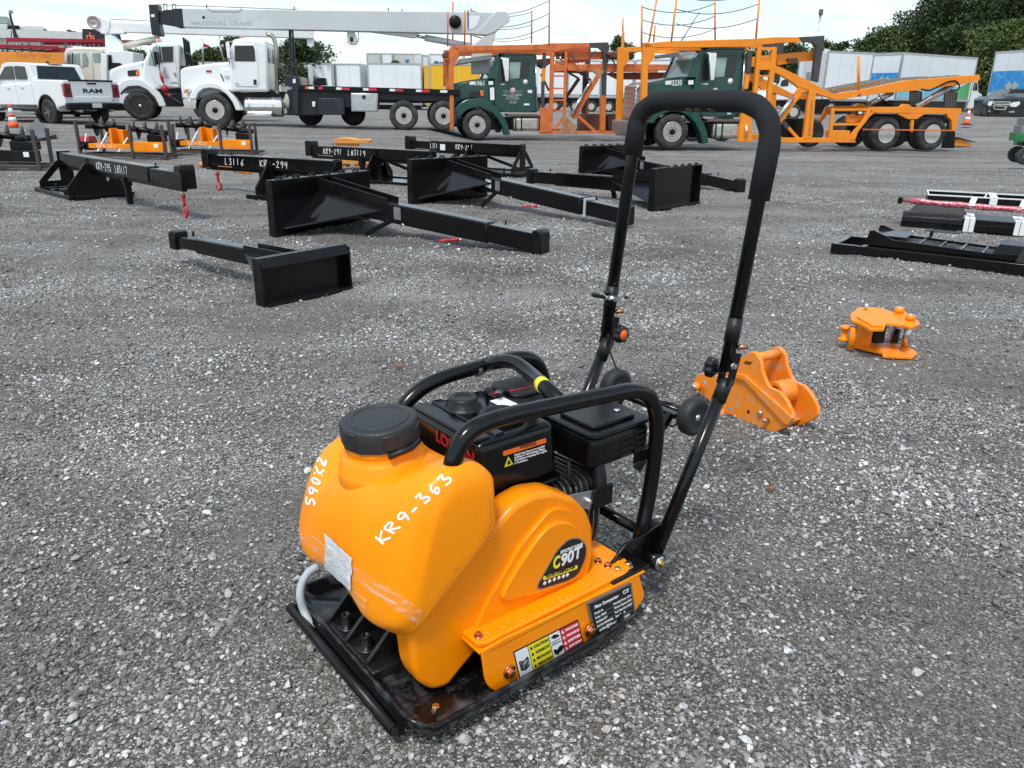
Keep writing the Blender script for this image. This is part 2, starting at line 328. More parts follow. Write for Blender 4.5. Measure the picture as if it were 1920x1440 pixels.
STONE=stone_material('grit_chips',[(0,(.065,.057,.049)),(.42,(.125,.113,.101)),(.7,(.20,.19,.18)),(.88,(.33,.33,.33)),(1,(.6,.61,.62))])
CHIP=stone_material('limestone_chips',[(0,(.13,.122,.115)),(.3,(.20,.195,.19)),(.6,(.31,.312,.315)),(.85,(.47,.485,.50)),(1,(.68,.70,.73))])
def make_shapes(colname,M_):
  stone_col=bpy.data.collections.new(colname)
  for k in range(8):
      bm=bmesh.new(); bmesh.ops.create_icosphere(bm,subdivisions=1 if k%2 else 2,radius=.5)
      sx,sy,sz=random.uniform(.8,1.25),random.uniform(.65,.95),random.uniform(.45,.75)
      dirs=[Vector((random.gauss(0,1),random.gauss(0,1),random.gauss(0,1))).normalized() for _ in range(10)]
      for v in bm.verts:
          for d in dirs:                      # chip flats off the ball
              t=v.co.dot(d)
              if t>.27: v.co-=d*(t-.27)*.97
          v.co=Vector((v.co.x*sx,v.co.y*sy,v.co.z*sz))*random.uniform(.92,1.08)
      me=bpy.data.meshes.new('stone'); bm.to_mesh(me); bm.free(); me.materials.append(M_)
      stone_col.objects.link(bpy.data.objects.new('stone',me))
  return stone_col
GRIT_COL=make_shapes('grit_shapes',STONE); CHIP_COL=make_shapes('chip_shapes',CHIP)
def patchiness(x,y):
    a=np.sin(x*2.1+1.1*np.sin(y*1.9+.7))+np.sin(y*2.9+1.4*np.sin(x*1.7))+.8*np.sin(x*5.3+y*4.1+2*np.sin(y*2.2))+.6*np.sin(x*9.1-y*7.7)
    b=np.sin(x*1.1+.9*np.sin(y*.8)+2)+np.sin(y*1.4-x*.6+1.2*np.sin(x*.9))+.7*np.sin(y*3.7+1.5*np.sin(x*1.3))
    tr=0
    for c0,m,w in ((3.1,.16,.17),(4.55,.16,.17),(6.2,-.1,.22),(7.9,-.1,.22),(1.9,-.35,.12)):
        tr=tr+np.exp(-((y-(c0+m*x+.08*np.sin(x*1.3)))/w)**2)*(.75+.25*np.sin(x*6))
    return np.clip(.54+.24*a+.16*b,0,1)*np.clip(1-.85*tr,0.04,1)
def scatter(name,label,y0,y1,dens,s0,s1,pw,sink,thin=None,pmin=.12,stone_col=None):
    # visible wedge of ground, a little wider than the frame
    n=int(dens*(y1-y0)*((y1+y0)/2*1.55+1.0)); y=np.sqrt(rng.random(n)*((y1+.4)**2-(y0+.4)**2)+(y0+.4)**2)-.4
    x=(rng.random(n)*2-1)*(y*.78+.5)
    keep=rng.random(n)<(pmin+(1-pmin)*patchiness(x,y)**1.8)
    if thin: keep&=rng.random(n)<np.clip((thin/np.maximum(y,.1))**1.6,0,1)
    x=x[keep];y=y[keep];n=len(x)
    s=s0+(s1-s0)*rng.random(n)**pw; z=hz(x,y)+s*sink
    me=bpy.data.meshes.new(name); me.vertices.add(n); me.vertices.foreach_set('co',np.stack([x,y,z],1).astype(np.float32).ravel())
    a=me.attributes.new('sc','FLOAT','POINT'); a.data.foreach_set('value',s.astype(np.float32))
    r=np.stack([rng.normal(0,.35,n),rng.normal(0,.35,n),rng.random(n)*6.283],1); a=me.attributes.new('ro','FLOAT_VECTOR','POINT'); a.data.foreach_set('vector',r.astype(np.float32).ravel())
    me.update(); o=bpy.data.objects.new(name,me); COL.objects.link(o); o['kind']='stuff'; o['label']=label; o['category']='gravel'
    me.materials.append(STONE)
    ng=bpy.data.node_groups.new(name,'GeometryNodeTree'); ng.interface.new_socket('Geometry',in_out='INPUT',socket_type='NodeSocketGeometry'); ng.interface.new_socket('Geometry',in_out='OUTPUT',socket_type='NodeSocketGeometry')
    N=ng.nodes;L=ng.links; gi=N.new('NodeGroupInput');go=N.new('NodeGroupOutput'); ip=N.new('GeometryNodeInstanceOnPoints'); ci=N.new('GeometryNodeCollectionInfo')
    ci.inputs[0].default_value=stone_col; ci.inputs['Separate Children'].default_value=True; ci.inputs['Reset Children'].default_value=True
    ip.inputs['Pick Instance'].default_value=True
    at=N.new('GeometryNodeInputNamedAttribute'); at.data_type='FLOAT'; at.inputs[0].default_value='sc'
    ar=N.new('GeometryNodeInputNamedAttribute'); ar.data_type='FLOAT_VECTOR'; ar.inputs[0].default_value='ro'
    L.new(gi.outputs[0],ip.inputs['Points']); L.new(ci.outputs[0],ip.inputs['Instance']); L.new(at.outputs[0],ip.inputs['Scale'])
    e2=N.new('FunctionNodeEulerToRotation'); L.new(ar.outputs[0],e2.inputs[0]); L.new(e2.outputs[0],ip.inputs['Rotation']); L.new(ip.outputs[0],go.inputs[0])
    md=o.modifiers.new('scatter','NODES'); md.node_group=ng
scatter('fine_gravel','fine dark grey gravel packed over the yard in the foreground',.35,4.4,24000,.004,.010,1.5,.15,thin=2.4,pmin=.10,stone_col=GRIT_COL)
scatter('gravel','crushed grey limestone gravel lying loose on the yard',.35,10.5,6800,.009,.020,1.8,.2,thin=3.8,pmin=.08,stone_col=CHIP_COL)
scatter('coarse_gravel','scattered larger pale limestone chips lying on the gravel yard',.35,16,430,.016,.034,2.2,.22,thin=6,pmin=.2,stone_col=CHIP_COL)
# ------------------------------------------------------------ writing
STROKES={'K':[[(0,0),(0,1)],[(.6,1),(.05,.45),(.65,0)]],'R':[[(0,0),(0,1)],[(0,.95),(.45,1),(.55,.72),(.05,.5),(.6,0)]],
'9':[[(.55,.65),(.25,.5),(.05,.75),(.3,1),(.55,.85),(.5,.4),(.4,0)]],'-':[[(.1,.5),(.55,.5)]],'3':[[(.05,.95),(.5,.95),(.25,.58),(.55,.35),(.4,.02),(.0,.08)]],
'6':[[(.5,1),(.15,.6),(.05,.25),(.25,0),(.5,.2),(.4,.45),(.08,.35)]],'L':[[(.05,1),(.0,0),(.45,.05)]],'#':[[(.2,0),(.25,1)],[(.45,0),(.5,1)],[(0,.35),(.65,.4)],[(0,.65),(.65,.7)]],
'1':[[(.2,1),(.18,0)]],'7':[[(0,.95),(.5,.95),(.2,0)]],'4':[[(.1,1),(.05,.5),(.5,.5)],[(.45,1),(.4,0)]],'2':[[(.05,.8),(.3,1),(.5,.75),(.05,.05),(.55,.05)]],
'5':[[(.5,1),(.1,.95),(.05,.6),(.4,.55),(.5,.25),(.3,0),(0,.08)]],'0':[[(.3,1),(.05,.6),(.15,.05),(.45,.1),(.5,.7),(.3,1)]],' ':[]}
def hand_lines(s,p0,p1,h,slant=.1,wob=.04):
    """strokes of a hand-written line in a 2D plane, from p0 to p1, letters h high"""
    p0=Vector(p0);p1=Vector(p1); d=(p1-p0); n=len(s); adv=d.length/n; d.normalize(); up=Vector((-d.y,d.x)); r=random.Random(s)
    if h<0: up=-up;h=-h
    out=[]
    for i,c in enumerate(s):
        oy=r.uniform(-wob,wob)*h*2
        for st in STROKES.get(c,[]):
            out.append([p0+d*(adv*i+(x*.95+slant*z)*adv*1.15+r.uniform(-wob,wob)*adv)+up*(z*h+oy) for x,z in st])
    return out
def spline2(pts,k=4):
    if len(pts)<3: return pts
    out=[]
    P=[pts[0]]+list(pts)+[pts[-1]]
    for i in range(1,len(P)-2):
        for j in range(k):
            t=j/k; a,b,c,d=P[i-1],P[i],P[i+1],P[i+2]
            out.append(.5*((2*b)+(-a+c)*t+(2*a-5*b+4*c-d)*t*t+(-a+3*b-3*c+d)*t**3))
    return out+[pts[-1]]
def hand_on_plane(s,p0,p1,h,y,parent,m,wd=.006,name='handwriting'):
    mb=MB()
    for st in hand_lines(s,p0,p1,h):
        st=spline2(st,3)
        for a,b in zip(st,st[1:]):
            t=(b-a); 
            if t.length<1e-6: continue
            t.normalize(); q=Vector((-t.y,t.x))*wd/2; e=t*wd*.25
            mb.prism([tuple(a-e-q),tuple(b+e-q),tuple(b+e+q),tuple(a-e+q)],y-.0006-random.random()*.0004,y)
    return mb.build(name,m,parent)
def text_mesh(s,bold=0.0,spacing=1.0,align='LEFT'):
    c=bpy.data.curves.new('lettering','FONT'); c.body=s; c.extrude=.012; c.offset=bold; c.space_character=spacing; c.resolution_u=3; c.align_x=align
    o=bpy.data.objects.new('tmp',c); COL.objects.link(o); dg=bpy.context.evaluated_depsgraph_get(); me=bpy.data.meshes.new_from_object(o.evaluated_get(dg)); bpy.data.objects.remove(o); bpy.data.curves.remove(c); return me
def text(s,p0,p1,y,h,parent,m,name='lettering',bold=0.0,slant=0.0,axis='y',flip=1):
    """lettering on the plane y=const (facing -Y), or x=const (facing -X); fitted between p0 and p1 (plane coords, z up)"""
    me=text_mesh(s,bold); me.name=name; co=np.empty(len(me.vertices)*3); me.vertices.foreach_get('co',co); co=co.reshape(-1,3)
    x0,x1=co[:,0].min(),co[:,0].max(); z1=co[:,1].max()
    p0=Vector(p0);p1=Vector(p1); d=p1-p0; Lh=d.length; d.normalize(); up=Vector((-d.y,d.x))
    if up.y<0 and flip>0: up=-up
    X=(co[:,0]-x0)/(x1-x0)*Lh+co[:,1]*slant*h; Yv=co[:,1]/.72*h; T=(co[:,2])/.012*.0004
    a=p0.x+d.x*X+up.x*Yv; z=p0.y+d.y*X+up.y*Yv
    v=np.stack([a,y-T-.0004,z],1) if axis=='y' else np.stack([y-T-.0004,a,z],1)
    me.vertices.foreach_set('co',v.ravel()); me.materials.clear(); me.materials.append(m); me.update()
    o=bpy.data.objects.new(name,me); COL.objects.link(o); o.parent=parent; return o
def world_bvh(obs):
    dg=bpy.context.evaluated_depsgraph_get(); V=[];F=[]
    for o in obs:
        e=o.evaluated_get(dg); me=e.to_mesh(); k=len(V); V+=[e.matrix_world@v.co for v in me.vertices]; F+=[tuple(k+i for i in p.vertices) for p in me.polygons]; e.to_mesh_clear()
    return BVHTree.FromPolygons(V,F)
def hit(b,u,v):
    d=ray(u,v).normalized(); p,n,i,t=b.ray_cast(CAM,d)
    if p is None: return None
    if n.dot(d)>0:n=-n
    return p,n
def draped_strokes(b,fr,lines,wpx,name,m,parent,off=.0008):
    mb=MB()
    for st in lines:
        st=spline2([Vector(p) for p in st],4); L=[];R=[]
        for i,p in enumerate(st):
            a=st[max(0,i-1)];c=st[min(len(st)-1,i+1)]; t=(c-a)
            if t.length<1e-6: continue
            t.normalize(); q=Vector((-t.y,t.x))*wpx/2
            h1=hit(b,p.x-q.x,p.y-q.y);h2=hit(b,p.x+q.x,p.y+q.y)
            if h1 and h2: L.append(h1[0]+h1[1]*off); R.append(h2[0]+h2[1]*off)
        if len(L)<2: continue
        vs=[]; 
        for p in L+R: q=p-fr.o; vs.append((q.dot(fr.X),q.dot(fr.Y),q.z))
        n=len(L); mb.add(vs,[(i,i+1,n+i+1,n+i) for i in range(n-1)],True)
    return mb.build(name,m,parent)
def draped_patch(b,fr,quad,nx,ny,name,m,parent,off=.0012,wob=0,edge=0):
    q=[Vector(p) for p in quad]; vs=[];ok=[]
    for j in range(ny+1):
        for i in range(nx+1):
            s,t=i/nx,j/ny; p=(q[0]*(1-s)+q[1]*s)*(1-t)+(q[3]*(1-s)+q[2]*s)*t
            if edge and (i in(0,nx) or j in (0,ny)): p=p+Vector((random.uniform(-edge,edge),random.uniform(-edge,edge)))
            h=hit(b,p.x,p.y); ok.append(h is not None)
            if h: w_=h[0]+h[1]*(off+random.uniform(0,wob)); w_-=fr.o; vs.append((w_.dot(fr.X),w_.dot(fr.Y),w_.z))
            else: vs.append((0,0,0))
    fs=[]
    for j in range(ny):
        for i in range(nx):
            f=(j*(nx+1)+i,j*(nx+1)+i+1,(j+1)*(nx+1)+i+1,(j+1)*(nx+1)+i)
            if all(ok[k] for k in f): fs.append(f)
    used=sorted({k for f in fs for k in f}); mp={k:i for i,k in enumerate(used)}
    mb=MB(); mb.add([vs[k] for k in used],[tuple(mp[k] for k in f) for f in fs],True); return mb.build(name,m,parent)
def hexbolt(mb,c,axis,r,h,washer=1.5):
    mb.lathe(c,axis,[(r*washer,0),(r*washer,h*.25),(r*1.05,h*.3)],18); mb.lathe(c,axis,[(r,h*.3),(r,h*.9),(r*.85,h)],6,False)
# ------------------------------------------------------------ plate compactor
CF=Fr((-.172,1.050,0),39)
def rrect(x0,x1,y0,y1,r,n=5):
    out=[]
    for cx,cy,a in ((x1-r,y1-r,0),(x0+r,y1-r,90),(x0+r,y0+r,180),(x1-r,y0+r,270)):
        out+= [(cx+r*math.cos(math.radians(a+90*i/n)),cy+r*math.sin(math.radians(a+90*i/n))) for i in range(n+1)]
    return out
def compactor():
    T=thing('plate_compactor','orange plate compactor with black roll cage, petrol engine and tall folding handle','compactor',CF)
    P=CF.P
    # base plate
    x0,x1,y0,y1=.008,.555,-.014,.53; rings=[(.035,.002),(.004,.022),(0,.042),(.003,.048),(.009,.047),(.014,.036),(.03,.026)]
    vs=[];fs=[];n=None
    for off,z in rings:
        r=rrect(x0+off,x1-off,y0+off,y1-off,.045-off*.5,6); n=len(r)
        for (x,y) in r:
            up=.03*max(0,1-(x-x0)/.09)**1.5+.02*max(0,1-(x1-x)/.08)**1.5 if z>.001 else .018*max(0,1-(x-x0)/.09)
            vs.append((x,y,z+up))
    m=len(rings); fs=[(i*n+k,i*n+(k+1)%n,(i+1)*n+(k+1)%n,(i+1)*n+k) for i in range(m-1) for k in range(n)]
    fs.append(tuple(range(n-1,-1,-1)))
    mb=MB(); mb.add(vs,fs,True)
    # dished floor
    cx=[x0+.03+(x1-x0-.06)*i/16 for i in range(17)]; 
    inner=vs[(m-1)*n:]; mb.add([(x,y,z) for x,y,z in inner]+[(.29,.265,.024)],[(k,(k+1)%n,n) for k in range(n)],False)
    gl=mat('wet_black_base_plate',(.004,.004,.0045),.2,coat=.15,spec=.3,dirt=.42,dirtcol=(.10,.105,.11),dscale=13,bump=.08,bscale=30,rvar=.1)
    mb.build('base_plate',gl,T)
    # sprinkler pipe
    mb=MB(); mb.tube([(-.008,.035,.045),(-.010,.472,.052)],.011,14); mb.build('sprinkler_pipe',BLACKS,T)
    mb=MB(); mb.tube([(-.008,.0345,.045),(-.008,.033,.045)],.0075,12); mb.build('pipe_end_bore',BLACKL,T)
    mb=MB(); mb.bar((.012,.07,.052),(.012,.46,.056),.014,.004); mb.box(.002,.016,.04,.475,.02,.056); mb.box(.0,.035,.09,.13,.036,.046); mb.box(.0,.035,.36,.40,.036,.05); mb.build('pipe_bracket',BLACKP,T)
    # exciter housing
    mb=MB(); cast=mat('black_cast_iron',(.009,.009,.01),.32,bump=.5,bscale=45,dirt=.2,dirtcol=(.04,.04,.04),dscale=12)
    mb.hull4([(.085,.14),(.40,.14),(.40,.42),(.085,.42)],[(.095,.15),(.40,.15),(.40,.41),(.095,.41)],.026,.062)
    mb.hull4([(.15,.15),(.42,.15),(.42,.41),(.15,.41)],[(.20,.16),(.42,.16),(.42,.40),(.20,.40)],.055,.13)
    mb.build('exciter_housing',cast,T,bevel=.006)
    mb=MB(); mb.hull4([(.018,.165),(.10,.165),(.10,.385),(.018,.385)],[(.024,.17),(.11,.17),(.11,.38),(.024,.38)],.026,.062); mb.hull4([(.095,.15),(.20,.15),(.20,.40),(.095,.40)],[(.125,.16),(.20,.16),(.20,.39),(.125,.39)],.05,.165); mb.build('exciter_foot',cast,T,bevel=.004)
    for yy in (.20,.285,.365):
        mb=MB(); mb.prism([(.022,.06),(.10,.06),(.14,.165),(.132,.168)],yy-.0045,yy+.0045); mb.build('rib',cast,T,bevel=.001)
    for yy in (.242,.326):
        mb=MB(); mb.lathe((.052,yy,.063),(0,0,1),[(.017,0),(.017,.003),(.0105,.003),(.0105,.028),(.0095,.030),(.006,.030),(.006,.02),(.0,.02)],20); mb.build('socket_bolt',BLACKS,T)
        mb=MB(); mb.lathe((.052,yy,.0625),(0,0,1),[(.0195,0),(.0195,.0022),(.0115,.0027)],20); mb.build('washer',mat('dark_washer',(.05,.05,.052),.35,.6),T)
    # engine bed: side plates + deck
    mb=MB(); CF.Z(800,900,3.6)
    side=[(372,1160),(398,1345),(412,1385),(440,1415),(480,1432),(540,1428),(760,1312),(1262,1040),(1282,1018),(1300,960),(1400,900),(1465,800),(1472,770),(1440,655),(1425,642),(1170,765),(520,1075)]
    sp=CF.poly(side,.012); mb.prism(sp,.012,.019); mb.build('side_plate',ORANGE,T,bevel=.0018)
    mb=MB(); mb.prism(sp,.505,.512); mb.build('side_plate',ORANGE,T,bevel=.002)
    xa,xb=.168,.612; zt=.136
    mb=MB(); mb.prismz([(xa,.0195),(xa+.02,.012),(xb,.012),(xb,.512),(xa,.512)],zt-.006,zt); mb.build('engine_bed',ORANGE,T,bevel=.0015)
    mb=MB(); mb.prismz(rounded([(.170,.022),(.575,.022),(.60,.05),(.60,.16),(.170,.16)],.02),zt+.0005,zt+.0125); mb.build('guard_flange',ORANGE,T,bevel=.004,seg=3)
    # belt guard
    g=[(768,1182),(770,1200),(778,1262),(788,1284),(812,1297),(842,1288),(862,1262),(930,1180),(1090,1100),(1113,1040),(1114,990),(1103,960),(1080,935),(1040,922),(1000,928),(965,948),(822,1112),(778,1162)]
    CF.Z(0,0,1); gp=CF.poly(g,.075); gp[8]=(gp[8][0],max(gp[8][1],.14))
    gp=rounded(gp,.012,3); mb=MB(); mb.prism(gp,.075,.138); mb.build('belt_guard',ORANGE,T,bevel=.012,seg=4)
    CF.Z(800,900,3.6)
    g2=[(300,1085),(400,850),(560,580),(640,440),(830,210),(900,190),(960,200),(1040,250),(1100,340),(1120,460),(1105,570),(1060,700),(560,905),(400,985)]
    mb=MB(); mb.prism(rounded(CF.poly(g2,.066),.03,4),.066,.08); mb.build('guard_face',ORANGE,T,bevel=.0075,seg=4)
    g3=[(490,835),(560,690),(700,470),(810,330),(880,290),(950,285),(1010,310),(1075,390),(1085,470),(1040,640),(985,690),(760,770)]
    mb=MB(); mb.prism(rounded(CF.poly(g3,.056),.03,4),.056,.07); mb.build('guard_boss',ORANGE,T,bevel=.009,seg=4)
    yd=.0555
    dec=rounded(CF.poly([(735,728),(880,470),(960,395),(1035,388),(1080,440),(1075,520),(1025,640),(960,680),(760,742)],yd),.012,4)
    mb=MB(); mb.prism(dec,yd-.0006,yd); mb.build('badge_border',GREYL,T)
    c=Vector((sum(p[0] for p in dec)/len(dec),sum(p[1] for p in dec)/len(dec)))
    mb=MB(); mb.prism([tuple(c+(Vector(p)-c)*.955) for p in dec],yd-.0011,yd-.0005); bd=mb.build('badge',BLACKL,T)
    ty=yd-.0011
    def tx(s,a,b,h,m,bold=0,y=ty,par=T,slant=.12): return text(s,CF.P(a,y),CF.P(b,y),y,h,par,m,bold=bold,slant=slant)
    tx('EFFICIENT ROAD',(903,500),(1052,440),.0072,WHITEL,.01,par=bd)
    tx('C',(852,605),(898,580),.027,YELLOWL,.035,par=bd); tx('90T',(903,583),(1042,515),.027,WHITEL,.03,par=bd)
    mb=MB(); mb.prism(rounded(CF.poly([(783,655),(1018,572),(1018,598),(786,678)],ty),.004,2),ty-.0005,ty); mb.build('badge_stripe',YELLOWL,bd)
    tx('PLATE COMPACTOR',(805,664),(1000,594),.0072,BLACKL,.02,y=ty-.0006,par=bd)
    for (u,v) in ((797,697),(830,683),(862,671),(893,659),(923,650),(950,640)):
        p=CF.P((u,v),ty); mb=MB(); mb.lathe((p[0],ty,p[1]),(0,-1,0),[(.0022,0),(.0042,0),(.0042,.0005),(.0022,.0005)],12); mb.build('pictogram',WHITEL,bd)
    # warning sticker on the side plate
    ys=.0117
    q=[Vector(CF.P(p,ys)) for p in ((583,1160),(1020,940),(1060,1098),(626,1342))]
    def Q(s,t): return tuple((q[0]*(1-s)+q[1]*s)*(1-t)+(q[3]*(1-s)+q[2]*s)*t)
    def cell(s0,s1,t0,t1,m,d,name='sticker_cell',par=None): mb=MB(); mb.prism([Q(s0,t0),Q(s1,t0),Q(s1,t1),Q(s0,t1)],ys-d-.0005,ys-d+.0001); return mb.build(name,m,par or T)
    st=cell(0,1,0,1,BLACKL,0,'warning_sticker')
    cell(.015,.20,.05,.95,WHITEL,.0005,par=st)
    for i,(a,b) in enumerate((('CAUTION','WARNING'),('VORSICHT','WARNING'),('PRECAUCION','ADVERTENCIA'),('PRECAUTION','ADVERTISEMENT'))):
        t0=.05+.225*i; t1=t0+.215
        cell(.21,.515,t0,t1,YELLOWL,.0005,par=st); cell(.70,.985,t0,t1,REDL,.0005,par=st)
        text(a,Q(.28,t1-.055),Q(.50,t1-.055),ys-.0011,.0068,st,BLACKL,bold=.01)
        text(b,Q(.765,t1-.055),Q(.97,t1-.055),ys-.0011,.0064,st,WHITEL,bold=.01)
        for s0,mm in ((.225,BLACKL),(.71,WHITEL)):
            mb=MB(); mb.prism([Q(s0,t1-.04),Q(s0+.045,t1-.04),Q(s0+.0225,t1-.17)],ys-.0014,ys-.001); mb.build('pictogram',mm,st)
    cell(.525,.69,.05,.485,WHITEL,.0005,par=st); cell(.525,.69,.51,.95,WHITEL,.0005,par=st)
    def icon(polys,m=BLACKL):
        mb=MB()
        for pl in polys: mb.prism([Q(*p) for p in pl],ys-.0015,ys-.001)
        mb.build('pictogram',m,st)
    icon([[(.545,.16),(.60,.10),(.66,.17),(.67,.25),(.60,.26),(.57,.22)],[(.54,.34),(.675,.34),(.675,.36),(.54,.36)],[(.54,.42),(.675,.42),(.675,.445),(.54,.445)]])
    icon([[(.55,.62),(.60,.70),(.62,.80),(.60,.90),(.55,.82),(.54,.7)]])
    p=Q(.645,.72); mb=MB(); mb.lathe((p[0],ys-.001,p[1]),(0,-1,0),[(.0028,0),(.0042,0),(.0042,.0006),(.0028,.0006)],14); mb.lathe((p[0],ys-.001,p[1]),(0,-1,0),[(.0064,0),(.0078,0),(.0078,.0006),(.0064,.0006)],16); mb.build('pictogram',BLACKL,st)
    icon([[(.04,.42),(.05,.40),(.105,.46),(.17,.38),(.178,.40),(.178,.72),(.105,.80),(.04,.74)]]); icon([[(.052,.45),(.104,.50),(.104,.76),(.052,.71)],[(.110,.50),(.168,.44),(.168,.68),(.110,.75)]],WHITEL)
    # nameplate
    yn=.008; q2=[Vector(CF.P(p,yn)) for p in ((1080,832),(1380,687),(1412,908),(1133,1062))]
    def Q2(s,t): return tuple((q2[0]*(1-s)+q2[1]*s)*(1-t)+(q2[3]*(1-s)+q2[2]*s)*t)
    mb=MB(); mb.prism(rounded([Q2(0,0),Q2(1,0),Q2(1,1),Q2(0,1)],.004,2),yn-.001,.0119); npl=mb.build('nameplate',ALU,T,bevel=.0003)
    mb=MB(); mb.prism([Q2(.04,.06),Q2(.96,.06),Q2(.96,.93),Q2(.04,.93)],yn-.0015,yn-.0009); mb.build('nameplate_panel',BLACKL,npl)
    yy=yn-.0015
    def nt(s,s0,s1,t,h,bold=0): text(s,Q2(s0,t),Q2(s1,t),yy,h,npl,WHITEL,bold=bold)
    nt('Plate Compactor',.12,.66,.23,.0078,.01); nt('CE',.76,.90,.22,.009)
    for i,(a,b) in enumerate((('Model: 90','Centrifugal Force: 15KN'),('Power: 196CC','Vibration Frequency: 98HZ'),('Amplitude: 5.5*2"','Base Plate Size:16*22"'),('Serial No: 90PN2405052','Date: 2025.04'))):
        t=.38+.125*i; nt(a,.09,.28 if i<1 else (.34 if i<3 else .46),t,.0046); nt(b,.52,.93 if i<3 else .75,t,.0046)
        mb=MB(); mb.prism([Q2(.08,t+.035),Q2(.93,t+.035),Q2(.93,t+.041),Q2(.08,t+.041)],yy-.0004,yy); mb.build('rule_line',GREYL,npl)
    nt('sales@finerstool.com',.12,.84,.90,.0075,.008)
    for s,t in ((.03,.04),(.97,.04),(.97,.96),(.03,.96)):
        p=Q2(s,t); mb=MB(); mb.lathe((p[0],yn-.001,p[1]),(0,-1,0),[(.0018,0),(.0016,.0008),(0,.001)],10); mb.build('rivet',BLACKS,npl)
    # bolts
    COP=mat('copper_bolt',(.55,.25,.14),.3,1.0,var=.2,vscale=80)
    for (u,v),y,r in (((556,1290),.012,.0095),((1100,1010),.008,.0095)):
        p=CF.P((u,v),y); mb=MB(); hexbolt(mb,(p[0],y,p[1]),(0,-1,0),r,.012); mb.build('hex_bolt',COP,T)
    for (x,y) in ((.185,.045),(.545,.06),(.54,.085)):
        mb=MB(); hexbolt(mb,(x,y,zt+.0125),(0,0,1),.006,.009); mb.build('hex_bolt',COP,T)
    mb=MB(); hexbolt(mb,(.085,.045,.027),(.1,0,1),.008,.014); mb.build('hex_bolt',BRASSY,T)
    # tank
    S=[(.046,[(.105,.450),(.145,.468),(.196,.468),(.220,.440),(.226,.372),(.186,.325),(.130,.282),(.082,.238),(.058,.262),(.078,.36)]),
       (.066,[(.080,.478),(.14,.508),(.206,.503),(.236,.462),(.242,.352),(.187,.298),(.118,.246),(.052,.198),(.022,.232),(.045,.36)]),
       (.12,[(.066,.478),(.12,.500),(.208,.500),(.242,.455),(.248,.335),(.19,.282),(.115,.226),(.040,.176),(.000,.214),(.022,.36)]),
       (.165,[(.046,.452),(.095,.470),(.205,.478),(.238,.448),(.247,.330),(.19,.28),(.11,.222),(.038,.178),(.000,.214),(.008,.345)]),
       (.205,[(.036,.442),(.08,.462),(.195,.470),(.234,.442),(.242,.33),(.19,.28),(.11,.22),(.046,.190),(.004,.226),(.002,.342)]),
       (.255,[(.034,.440),(.07,.460),(.19,.466),(.232,.44),(.24,.33),(.19,.28),(.11,.22),(.050,.198),(.006,.234),(.000,.342)])]
    S=S+[(.51-y,p) for y,p in S[-2::-1]]
    vs=[];n=10
    for y,p in S: vs+=[(x-(.012 if y>.3 and k in (8,9,0) else 0),y,z+(.022 if y>.27 and k in (6,7,8) else 0)-(.058 if y>.33 and k in (0,1,2) else .03 if y>.29 and k in (0,1,2) else 0)-(.02 if y>.33 and k==9 else 0)) for k,(x,z) in enumerate(p)]
    fs=[(i*n+k,i*n+(k+1)%n,(i+1)*n+(k+1)%n,(i+1)*n+k) for i in range(len(S)-1) for k in range(n)]
    e=(len(S)-1)*n
    for o in (0,e): fs+=[(o,o+1,o+8,o+9),(o+1,o+2,o+7,o+8),(o+2,o+3,o+6,o+7),(o+3,o+4,o+5,o+6)]
    mb=MB(); mb.add(vs,fs,True); tank=mb.build('water_tank',ORPLAST,T,subsurf=3)
    me=tank.data; cr=me.attributes.new('crease_edge','FLOAT','EDGE'); ns=len(S)
    for ed in me.edges:
        a_,b_=ed.vertices[0],ed.vertices[1]; ia,ib=a_%10,b_%10; sa,sb=a_//10,b_//10; c_=0
        if ia==ib and ia in (3,4,7): c_=.55
        if ia==ib and ia==8: c_=.35
        if sa==sb and sa in (0,ns-1): c_=.25
        if sa==sb and sa in (1,ns-2): c_=.3
        if sa==sb and sa in (3,ns-4) and {ia,ib}&{8,9,0}: c_=.5
        cr.data[ed.index].value=c_
    ax=Vector((-.07,.0,1)).normalized(); c0=Vector((.118,.255,.445))
    mb=MB(); mb.lathe(c0,ax,[(.090,-.06),(.086,.0),(.085,.006),(.080,.012),(.079,.028),(.072,.033),(.066,.044),(.069,.048),(.066,.054),(.062,.062)],40); mb.build('filler_neck',ORPLAST,tank)
    c1=c0+ax*.056
    mb=MB(); mb.lathe(c1,ax,[(.064,0),(.0735,.001),(.0735,.033),(.070,.041),(.056,.043)],12,False)
    mb.lathe(c1,ax,[(.058,.0425),(.052,.0455),(.046,.041),(.042,.033),(.0,.033)],40)
    for k in range(12):
        a=math.radians(30*k+15); 
        if k%2==0:
            v=Vector((math.cos(a),math.sin(a),0)); p=c1+v*.0712; mb.bar(p+ax*.004,p+ax*.034,.026,.005,up=v)
    cap=mb.build('tank_cap',mat('black_cap_plastic',(.018,.0185,.021),.5,bump=.1,bscale=200),tank,bevel=.002)
    mb=MB(); p=c1+ax*.034; mb.bar(p+Vector((-.02,-.006,.001)),p+Vector((.02,.006,-.0015)),.0045,.004); mb.build('coin_slot',BLACKL,tank)
    mb=MB(); mb.tube([c1+Vector((-.025,-.073,-.004)),c1+Vector((.02,-.074,.001)),c1+Vector((.045,-.06,.004))],.006,8); mb.build('cap_latch',BLACKR,tank)
    # markings draped on the tank
    B=world_bvh([tank])
    Zp=lambda p:(500+p[0]/3.6,640+p[1]/3.6)
    lines=hand_lines('KR9-363',Zp((800,1372)),Zp((1275,905)),-21,slant=-.15,wob=.085)
    draped_strokes(B,CF,lines,3.9,'marker_number',WHITEM,tank)
    lines=hand_lines('590K2',Zp((325,1115)),Zp((420,775)),-17,slant=.1,wob=.10)
    draped_strokes(B,CF,lines,3.6,'marker_number',WHITEM,tank)
